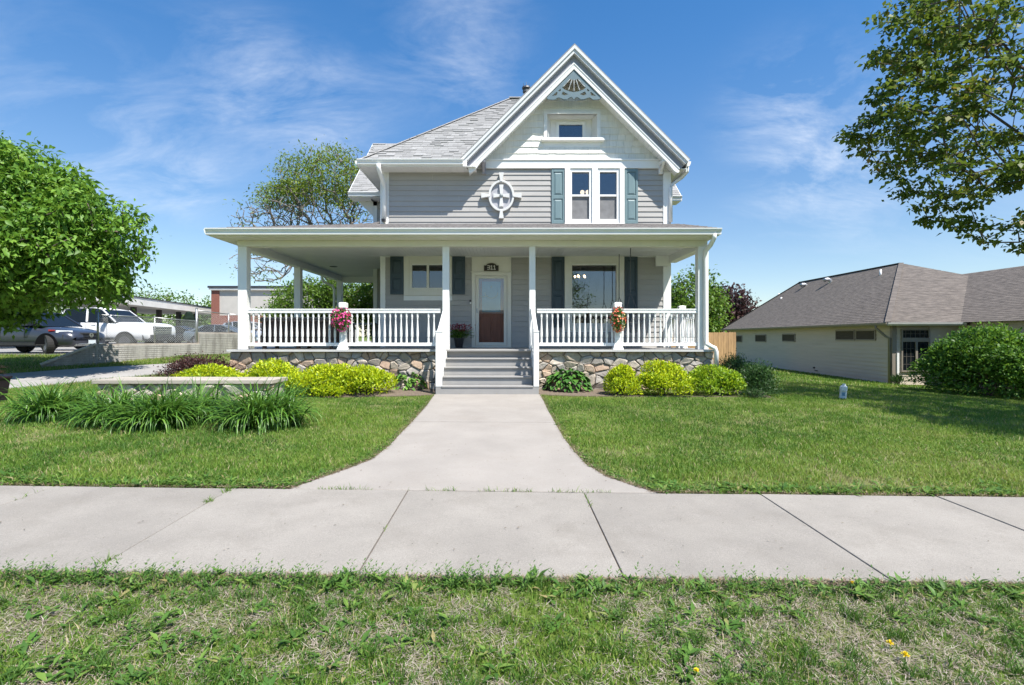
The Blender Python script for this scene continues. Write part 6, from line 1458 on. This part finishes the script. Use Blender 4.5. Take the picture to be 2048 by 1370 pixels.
# high windows on the side wall
def uv_u(px):
    k_ = (px - 1012) / 1024; return (k_ * NY - NX) / (ua.x - k_ * ua.y)
M['blind'] = mat('window_with_blind', (.085, .072, .06), .7, .15, 2, spec=.05, stretch=(1, 1, 25))
for a, b, t, bt in ((1673, 1711.5, 660, 681), (1713.5, 1753, 659.5, 681), (1566, 1591.5, 667.5, 683.5), (1512, 1533, 669, 684), (1471, 1485, 671, 684.5)):
    u0, u1 = uv_u(b), uv_u(a); um = (u0 + u1) / 2; y_ = npt(um, 0).y; z1, z0 = PZ(t, y_), PZ(bt, y_); f = .05
    w = MB()
    for c, hu, hz in ((npt(u0 + f / 2, -.03, (z0 + z1) / 2), f / 2, (z1 - z0) / 2), (npt(u1 - f / 2, -.03, (z0 + z1) / 2), f / 2, (z1 - z0) / 2), (npt(um, -.03, z1 - f / 2), (u1 - u0) / 2 - f, f / 2), (npt(um, -.03, z0 + f / 2), (u1 - u0) / 2 - f, f / 2)): w.obox(c, ua, va, (0, 0, 1), hu, .03, hz)
    w = w.build('window', M['tan_trim'], nh); MB().obox(npt(um, -.036, (z0 + z1) / 2), ua, va, (0, 0, 1), (u1 - u0) / 2 - f + .005, .006, (z1 - z0) / 2 - f + .005).build('pane', M['blind'], w)
mb = MB(); u_ = uv_u(1629); mb.obox(npt(u_, -.03, -.30), ua, va, (0, 0, 1), .05, .03, .04); mb.obox(npt(u_ - .25, -.04, -.42), ua, va, (0, 0, 1), .09, .04, .02); mb.build('wall_vent', M['black'], nh)
# front window with grid
def vv(px, u=0):
    k_ = (px - 1012) / 1024; q = npt(u, 0); return (k_ * q.y - q.x) / (va.x - k_ * va.y)
v0, v1 = vv(1801), vv(1858); yw = npt(0, (v0 + v1) / 2).y; za, zb_, zc, zd = PZ(744, yw), PZ(682, yw), PZ(677, yw), PZ(658, yw)
w = MB()
for a, b, c, d_ in ((v0, v0 + .05, za, zd), (v1 - .05, v1, za, zd), (v0 + .05, v1 - .05, za, za + .06), (v0 + .05, v1 - .05, zb_ - .03, zc + .03), (v0 + .05, v1 - .05, zd - .05, zd), (vv(1829), vv(1829) + .08, za + .06, zb_ - .03)): w.obox(npt(-.03, (a + b) / 2, (c + d_) / 2), va, ua, (0, 0, 1), (b - a) / 2, .04, (d_ - c) / 2)
w = w.build('window', M['tan_trim'], nh)
MB().obox(npt(-.018, (v0 + v1) / 2, (za + zd) / 2), va, ua, (0, 0, 1), (v1 - v0) / 2 - .04, .008, (zd - za) / 2 - .04).build('pane', M['carglass'], w)
g = MB(); xe_ = vv(1829)
for k in (1, 2): g.obox(npt(-.03, v0 + .05 + (xe_ - v0 - .05) * k / 3, (za + zb_) / 2), va, ua, (0, 0, 1), .006, .006, (zb_ - za) / 2 - .03)
for k in (1, 2, 3): g.obox(npt(-.03, (v0 + xe_) / 2, za + (zb_ - za) * k / 4), va, ua, (0, 0, 1), (xe_ - v0) / 2 - .03, .006, .006)
for k in range(1, 6): g.obox(npt(-.03, v0 + (v1 - v0) * k / 6, (zc + zd) / 2), va, ua, (0, 0, 1), .006, .006, (zd - zc) / 2 - .03)
g.obox(npt(-.03, (v0 + v1) / 2, (zc + zd) / 2), va, ua, (0, 0, 1), (v1 - v0) / 2 - .05, .006, .006); g.build('window_grid', mat('brown_grid', (.13, .115, .10), .6), w)
# roof: hipped, with courses stepping up each slope
apex = Vector((PX(1802.5, 26.2), 26.2, PZ(526.5, 26.2)))
ov = .42; e0 = npt(-ov, -ov, NZ1); e1 = npt(LW + ov, -ov, NZ1); e2 = npt(-ov, 10.9, NZ1); e3 = npt(LW + ov, 10.9, NZ1)
apex2 = Vector((PX(1600, 35.5), 35.5, PZ(569, 35.5))); apex2.z = apex.z
rb_ = MB()
def slope(p0, p1, q1, q0, n=34, lift=.006):
    """stepped courses between the eave p0-p1 and the ridge q0-q1"""
    for k in range(n):
        a, b = k / n, (k + 1) / n; A, B = p0.lerp(q0, a), p1.lerp(q1, a); C, D_ = p1.lerp(q1, b), p0.lerp(q0, b)
        nn = (B - A).cross(D_ - A); nn = nn.normalized() if nn.length > 1e-6 else Vector((0, 0, 1))
        if nn.z < 0: nn = -nn
        rb_.face([A + nn * lift, B + nn * lift, C, D_]); rb_.face([A, B, B + nn * lift, A + nn * lift])
slope(e1, e0, apex, apex2, 40); slope(e0, e2, apex, apex, 36); rb_.face([e2, e3, apex2, apex]); rb_.face([e3, e1, apex2])
nroof = rb_.build('roof', M['brown_roof'], nh)
hc = MB(); hc.beam(e0 + Vector((0, 0, .02)), apex + Vector((0, 0, .02)), .2, .02); hc.beam(apex + Vector((0, 0, .02)), apex2 + Vector((0, 0, .02)), .2, .02); hc.beam(apex2 + Vector((0, 0, .02)), e1 + Vector((0, 0, .02)), .2, .02); hc.build('hip_cap', M['brown_roof'], nroof)
gu = MB(); gu.loft([[e + va * a + Vector((0, 0, b)) for a, b in ((0, 0), (-.11, 0), (-.10, -.06), (-.05, -.12), (0, -.12))] for e in (e0 - ua * .05, e1)]); gu.build('gutter', M['tan_trim'], nroof)
gu = MB(); gu.loft([[e + ua * a + Vector((0, 0, b)) for a, b in ((0, 0), (-.11, 0), (-.10, -.06), (-.05, -.12), (0, -.12))] for e in (e0 - va * .05, npt(-ov, 2.3, NZ1))]); gu.build('gutter', mat('light_gutter', (.55, .53, .5), .5, .03), nroof)
so = MB(); so.loft([[npt(-ov + .01, -ov + .01, z), npt(LW, -ov + .01, z), npt(LW, .02, z), npt(.02, .02, z), npt(.02, 3, z), npt(-ov + .01, 3, z)] for z in (NZ1 - .11, NZ1 - .095)]); so.build('soffit', M['tan_trim'], nroof)
dsp = npt(-.15, .12, 0)
MB().tube([npt(.25, -ov - .05, NZ1 - .1), npt(.25, -ov - .05, NZ1 - .2), npt(.12, -.2, NZ1 - .52), npt(.08, -.07, NZ1 - .62), npt(.08, -.07, NZ0)], .05, 8).build('downspout', M['tan_trim'], nh, smooth=True)
# wing running forward at the right, half behind the bush
wx0, rx, ry0 = 17.55, 22.05, 24.6; rz = PZ(547.5, 24.6)
rb_ = MB(); yf_ = 12.5
slope(Vector((wx0 - .35, 20.2, NZ1)), Vector((wx0 - .35, yf_, NZ1)), Vector((rx, yf_, rz)), Vector((rx, ry0 + 3, rz)), 34)
rb_.face([(rx, yf_, rz), (rx, ry0 + 3, rz), (27, 20, NZ1), (27, yf_, NZ1)])
wr_ = rb_.build('wing_roof', M['brown_roof'], nh); MB().box(wx0, 26.6, yf_ + .4, 20.5, NZ0 - .3, NZ1).build('wing_wall', M['tan'], nh)
# pipes and hoods through the roof
pn = (e1 - e0).cross(apex - e0).normalized()
if pn.z < 0: pn = -pn
def on_roof(px, py):
    dv = Vector(((px - 1012) / 1024, 1, (672 - py) / 1024)); o = Vector((0, 0, 1.3125)); t = (e0 - o).dot(pn) / dv.dot(pn); return o + dv * t
for px, py, h in ((1761, 552, .33), (1562.5, 605, .36), (1557.5, 592, .2)):
    p = on_roof(px, py); MB().tube([p - Vector((0, 0, .1)), p + Vector((0, 0, h))], .055, 8).build('vent_pipe', M['white'], nroof, smooth=True)
for px, py in ((1661, 572), (1613, 581)):
    p = on_roof(px, py); MB().tube([p - Vector((0, 0, .1)), p + Vector((0, 0, .24)), p + Vector((-.03, 0, .34)), p + Vector((-.14, .0, .40)), p + Vector((-.30, .0, .39)), p + Vector((-.38, 0, .33))], .115, 10).build('vent_hood', M['metal'], nroof, smooth=True)

# cedar fence between the houses
M['cedar'] = mat('honey_cedar', (.44, .27, .13), .8, .15, 4, .3, 30, rnd=.2, stretch=(5, 5, .5))
fe = thing('wooden_fence', 'honey coloured cedar picket fence between the two houses', 'fence', (11, 29.5, gz1(11, 29.5)), world_coords=True)
x = 7.6; r_ = random.Random(2)
while x < PX(1469, 29.5):
    zt = PZ(664.5, 29.5) + r_.uniform(-.012, .012); zb_ = gz1(x, 29.5) - .02
    MB().loft([[(x + a, 29.5 + b, z) for a, b in ((.002, -.012), (.138, -.012), (.138, .012), (.002, .012))] for z in (zb_, zt - .03)] + [[(x + a, 29.5 + b, zt) for a, b in ((.03, -.012), (.11, -.012), (.11, .012), (.03, .012))]]).build('picket', M['cedar'], fe); x += .145
fr_ = MB(); fr_.box(7.6, x, 29.513, 29.56, .9, 1.0); fr_.box(7.6, x, 29.513, 29.56, -.1, 0); fr_.build('fence_rail', M['cedar'], fe)

# round bush in front of the neighbour's wing
shrub('round_bush', 'large rounded green bush at the right edge in front of the neighbour house', 'bush', (14.95, 15.9), (1.85, 1.6, 1.75), 34000, .10, LEAF['viburnum'], 51, 'bushes beside the neighbour house', up=.1, asp=.52, lumps=26, fill=.62, spike=.2, shape_z=.36, core=.86, amp=(.66, .16), lr0=(.22, .12))
shrub('round_bush', 'dark green bush cut off by the right edge behind the large round bush', 'bush', (17.6, 17.3), (1.3, 1.2, 1.5), 7000, .10, LEAF['yew'], 52, 'bushes beside the neighbour house', up=.1, asp=.5, lumps=8, fill=.6)
shrub('sprouting_plant', 'small spiky plant at the foot of the neighbour house corner', 'plant', (PX(1797, 19.5), 19.5), (.28, .2, .22), 160, .22, LEAF['yew'], 53, None, up=1.6, asp=.12, lumps=3)

# trees behind
def bgtree(name, label, px0, px1, pt, Y, lm, seed, leaf, n=260, per=26, low=0):
    x = PX((px0 + px1) / 2, Y); r = (px1 - px0) / 2 * Y / 1024; zt = PZ(pt, Y); g_ = gz1(x, Y); h = zt - g_
    bl = [((x, Y, g_ + h * .62), (r * .8, r * .8, h * .37)), ((x - r * .45, Y, g_ + h * .5), (r * .55, r * .6, h * .28)), ((x + r * .45, Y, g_ + h * .5), (r * .55, r * .6, h * .28)), ((x, Y - r * .3, g_ + h * .36), (r * .8, r * .6, h * .2))]
    return leafy_tree(name, label, (x, Y), [(0, 0, 0), (0, 0, h * .1), (0, 0, h * .2), (.05, 0, h * .28)], bl, n, seed, lm, leaf, per, r * .10 + .1, 'bark', .2, .02, 'trees behind the house and the parking lot', False, .6, fill=.45)
bgtree('green_tree', 'bright green tree behind the right porch post', 1325, 1452, 535, 44, 'bg', 61, .26, 420, 26)
bgtree('purple_tree', 'dark purple leaved tree beyond the neighbour roof', 1402, 1512, 566, 48, 'purple', 62, .28, 420, 26)
# pale marker post in the lawn
x, y = ground_hit(1685, 797); mk = thing('marker_post', 'short weathered pale blue marker post with a domed cap standing in the shaded lawn', 'post', (x, y, gz1(x, y) - .02), math.radians(-20)); s_ = y / 1024
M['marker'] = mat('chalky_pipe_plastic', (.72, .76, .77), .6, .15, 8, dirt=(.2, .27, .22), dscale=6, damt=.5)
mk.rotation_euler = (math.radians(3), math.radians(4), math.radians(-20))
H_ = 31 * s_; w_ = 5.6 * s_
MB().loft([[(a * w_ * q, b * w_ * q, z) for a, b in ((-1, -.8), (1, -.8), (1, .8), (-1, .8))] for q, z in ((1, 0), (.95, H_ * .55))]).build('stem', M['marker'], mk, bevel=.006)
MB().lathe((0, 0, H_ * .55), [(w_ * 1.0, 0), (w_ * 1.22, .01), (w_ * 1.22, H_ * .26), (w_ * .95, H_ * .33), (w_ * .6, H_ * .36), (w_ * .55, H_ * .45), (w_ * .3, H_ * .46)], 12).build('cap', M['marker'], mk, smooth=False)
MB().box(-w_ * .5, w_ * .45, -w_ * .81, -w_ * .775, H_ * .25, H_ * .47).build('label_plate', mat('faded_blue_label', (.16, .30, .42), .6, .2, 20), mk)
# ================================================================== things on the porch
def flower_pouch(px, pt, pb, wpx, seed, cols, label):
    Y = 12.50; r = random.Random(seed); rs = np.random.RandomState(seed); x = PX(px, Y); z0, z1 = PZ(pb, Y), PZ(pt, Y); h = z1 - z0; rx = wpx / 2 * Y / 1024
    root = thing('hanging_flower_pouch', label, 'flowers', (x, Y, z0), 0, 'flower pouches hung on the porch newel posts')
    MB().lathe((0, .02, h * .1), [(rx * .3, 0), (rx * .55, h * .2), (rx * .6, h * .6), (rx * .45, h * .85), (.02, h * .88)], 10, 1, .8).build('pouch', mat('green_pouch', (.05, .09, .03), .8), root)
    MB().tube([(0, .06, h * .85), (0, .10, h + .03)], .008, 5).build('hook', M['darkmetal'], root)
    n = 900; u = unit(rs.randn(n, 3)); u[:, 1] -= .2; u = unit(u); P = u * np.array([rx, rx * .75, h * .5]) * (.6 + .45 * rs.rand(n, 1)) + np.array([0, 0, h * .5]); leaves('foliage', P, unit(u + rs.randn(n, 3) * .5), u, .03 + .03 * rs.rand(n), .02 + 0 * P[:, 0], LEAF['bg'], root, rs.rand(n), False)
    for ci, (c, nf) in enumerate(cols):
        m_ = mat('petal', c, .6, .12, 20); mb = MB()
        for k in range(nf):
            d = Vector((r.gauss(0, 1), r.gauss(-.35, 1), r.gauss(0, 1))).normalized(); p = Vector((d.x * rx, d.y * rx * .8, h * .5 + d.z * h * .5)) * 1.0 + d * r.uniform(0, .03); nn = (d + Vector((r.gauss(0, .4), r.gauss(0, .4), r.gauss(.15, .4)))).normalized(); a = nn.cross(Vector((0, 0, 1))).normalized(); b = nn.cross(a); R_ = r.uniform(.022, .034)
            ctr = p; i = len(mb.v); mb.v.append(tuple(ctr)); nP = 10
            for j in range(nP): q = R_ * (1 if j % 2 == 0 else .72); mb.v.append(tuple(ctr + nn * R_ * .35 + a * q * math.cos(6.283 * j / nP) + b * q * math.sin(6.283 * j / nP)))
            for j in range(nP): mb.f.append((i, i + 1 + j, i + 1 + (j + 1) % nP)); mb.m.append(0)
        mb.build('blossoms', m_, root)
flower_pouch(682, 616, 661, 37, 1, (((.55, .03, .16), 70), ((.70, .09, .33), 60), ((.30, .012, .06), 40)), 'hanging bunch of magenta petunias on the newel post left of the steps')
flower_pouch(1236.5, 615, 662, 27, 2, (((.70, .10, .06), 55), ((.80, .22, .12), 45), ((.70, .55, .30), 14)), 'hanging bunch of orange red blossoms on the newel post right of the steps')
# potted plant beside the door
Yp = 14.45; pp = thing('potted_plant', 'red flowering plant in a black pot between steps and door', 'potted plant', (PX(918, Yp), Yp, ZD), 0)
MB().lathe((0, 0, 0), [(.10, 0), (.14, .24), (.15, .24), (.15, .28), (.125, .28), (.12, .22)], 14).build('pot', M['black'], pp)
rs_ = np.random.RandomState(4); n = 420; P = np.stack([rs_.randn(n) * .13, rs_.randn(n) * .10, .26 + .22 * rs_.rand(n)], 1); leaves('foliage', P, unit(np.stack([P[:, 0] * 4, P[:, 1] * 4, .5 + .5 * rs_.rand(n)], 1)), np.tile([0, -.4, 1.0], (n, 1)), .06 + .05 * rs_.rand(n), .035 + 0 * P[:, 0], LEAF['bg'], pp, rs_.rand(n), True, .3)
n = 260; P = np.stack([rs_.randn(n) * .17, rs_.randn(n) * .11, .46 + .20 * rs_.rand(n)], 1); leaves('blossoms', P, unit(rs_.randn(n, 3) + np.array([0, 0, .6])), unit(rs_.randn(n, 3)), .05 + .02 * rs_.rand(n), .03 + 0 * P[:, 0], leaf_mat('dull_red_petal', [(0, (.14, .02, .025)), (1, (.36, .05, .07))], .2), pp, rs_.rand(n), False)
MB().tube([(0, 0, .25), (.02, 0, .5)], .01, 5).build('stem', M['bark'], pp)
# porch swing hung on chains, end on to the street
M['swing'] = mat('grey_swing_wood', (.30, .29, .29), .6, .08, 5, stretch=(4, 1, 4))
sw = thing('porch_swing', 'grey slatted porch swing hanging on thin chains at the right end of the porch', 'swing', (3.2, 13.85, 1.38), world_coords=True)
sz = 1.40; y0, y1 = 13.22, 14.50
for k in range(5): MB().box(2.97 + k * .095, 2.97 + k * .095 + .08, y0, y1, sz + k * -.004, sz + .022 - k * .004).build('seat_slat', M['swing'], sw)
for k in range(9): yy_ = y0 + .05 + k * (y1 - y0 - .1) / 8; MB().beam((3.44, yy_, sz + .02), (3.62, yy_, sz + .58), .07, .02, (1, 0, 0)).build('back_slat', M['swing'], sw)
MB().beam((3.60, y0, sz + .56), (3.60, y1, sz + .56), .05, .06).build('top_rail', M['swing'], sw)
for yy_ in (y0 - .02, y1 + .02):
    f = MB(); f.beam((2.95, yy_, sz - .03), (3.47, yy_, sz - .05), .04, .07); f.beam((2.98, yy_, sz + .25), (3.54, yy_, sz + .27), .06, .025); f.beam((3.0, yy_, sz), (3.0, yy_, sz + .24), .05, .04); f.beam((3.44, yy_, sz - .04), (3.63, yy_, sz + .6), .04, .05); f.build('end_frame', M['swing'], sw)
ch = MB()
for yy_ in (y0 - .02, y1 + .02):
    ch.tube([(3.21, yy_, ZC), (3.21, yy_, 2.42)], .011, 5); ch.tube([(3.21, yy_, 2.42), (3.03, yy_, sz + .25)], .009, 5); ch.tube([(3.21, yy_, 2.42), (3.50, yy_, sz + .27)], .009, 5)
ch.build('chain', M['darkmetal'], sw)
# long brown slatted cabinet behind the left railing
M['brownwood'] = mat('dark_brown_slat', (.055, .036, .03), .6, .2, 6, stretch=(4, 4, .5), rnd=.25)
M['lid'] = mat('grey_brown_lid', (.13, .10, .085), .6, .1, 5)
cb_ = thing('outdoor_cabinet', 'long dark brown slatted chest with a paler lid behind the left porch railing', 'chest', (-5.5, 13.6, ZD), world_coords=True)
MB().box(-6.33, -4.47, 13.28, 14.10, 1.06, 1.66).build('box', M['brownwood'], cb_); MB().box(-6.36, -4.44, 13.22, 14.14, 1.685, 1.775).build('lid', M['lid'], cb_, bevel=.015)
MB().box(-6.34, -4.46, 13.23, 14.12, 1.775, 1.80).build('lid_edge', mat('pale_lid_edge', (.33, .29, .26), .6), cb_)
for k in range(15): MB().box(-6.33 + k * .124, -6.33 + k * .124 + .112, 13.255, 13.279, 1.08, 1.68).build('slat', M['brownwood'], cb_)
for a in (-6.28, -5.4, -4.55):
    for b in (13.32, 14.05): MB().box(a - .04, a + .04, b - .04, b + .04, ZD, 1.06).build('leg', M['brownwood'], cb_)
# small table at the far end of the side porch
tb = thing('patio_table', 'grey topped patio table with dark legs on the side porch left of the wall', 'table', (-4.85, 17.0, ZD), world_coords=True)
MB().box(-5.25, -4.3, 16.7, 17.5, 1.69, 1.74).build('tabletop', mat('grey_table_top', (.20, .22, .24), .4, .05), tb, bevel=.01)
for a in (-5.18, -4.37):
    for b in (16.77, 17.43): MB().box(a - .03, a + .03, b - .03, b + .03, ZD, 1.69).build('leg', M['black'], tb)
# lit lamps seen through the windows
M['bulb'] = mat('lit_bulb', (1, .8, .5), .5, 0, emit=(1, .62, .28), estr=14)
M['globe'] = mat('lit_globe', (.9, .75, .55), .5, 0, emit=(1, .72, .45), estr=1.6)
cx, cy, cz = PX(1160.5, 16.6), 16.6, PZ(554, 16.6)
cd = thing('chandelier', 'lit chandelier with warm bulbs inside the large porch window', 'lamp', (cx, cy, cz))
MB().tube([(0, 0, 3.75 - cz), (0, 0, -.02)], .012, 6).build('stem', M['darkmetal'], cd)
for k in range(5):
    a = k * 1.2566 + .4; e = (math.cos(a) * .17, math.sin(a) * .17); MB().tube([(0, 0, .02), (e[0] * .6, e[1] * .6, -.05), (e[0], e[1], -.02)], .008, 5).build('arm', M['darkmetal'], cd); MB().lathe((e[0], e[1], -.02), [(.012, 0), (.028, .03), (.03, .055), (.004, .075)], 8).build('bulb', M['bulb'], cd, smooth=True)
cl = thing('ceiling_lamp', 'lit lamp with two round shades inside the upper left window', 'lamp', (PX(1170, 16.2), 16.2, PZ(384, 16.2)))
MB().tube([(0, 0, 6.6 - PZ(384, 16.2)), (0, 0, .02)], .012, 6).build('stem', M['darkmetal'], cl)
for dx in (-.085, .085): MB().lathe((dx, 0, -.08), [(.02, .0), (.055, .02), (.07, .07), (.055, .12), (.02, .14)], 12).build('shade', M['globe'], cl, smooth=True)
MB().tube([(-.085, 0, .05), (0, 0, .06), (.085, 0, .05)], .008, 5).build('arm', M['darkmetal'], cl)

# ------------------------------------------------------------------ across the street: what the door and the windows mirror
ac = thing('brick_shop', 'low red brick building across the street, mirrored in the storm door', 'building', (-3, -22, -.1), world_coords=True)
MB().box(-16, 5, -32, -22, -.2, 3.6).build('wall', M['brick'], ac); MB().box(-16.2, 5.2, -32.2, -21.8, 3.6, 3.9).build('roof_edge', M['fascia_beige'], ac)
MB().box(-9, -6, -21.99, -21.95, 1.0, 2.4).build('window', M['carglass'], ac)
leafy_tree('street_tree', 'street tree across the road, mirrored in the large porch window', (4.4, -17), [(0, 0, 0), (0, 0, 1.4), (.1, 0, 2.6), (.1, 0, 3.6)], [((4.6, -17, 6.0), (2.6, 2.4, 2.2)), ((3.6, -16.5, 4.6), (1.6, 1.6, 1.0)), ((6.2, -17, 4.8), (1.8, 1.6, 1.1))], 260, 71, 'bg', .16, 14, .3, r_base=.2, fine=False, fill=.4)
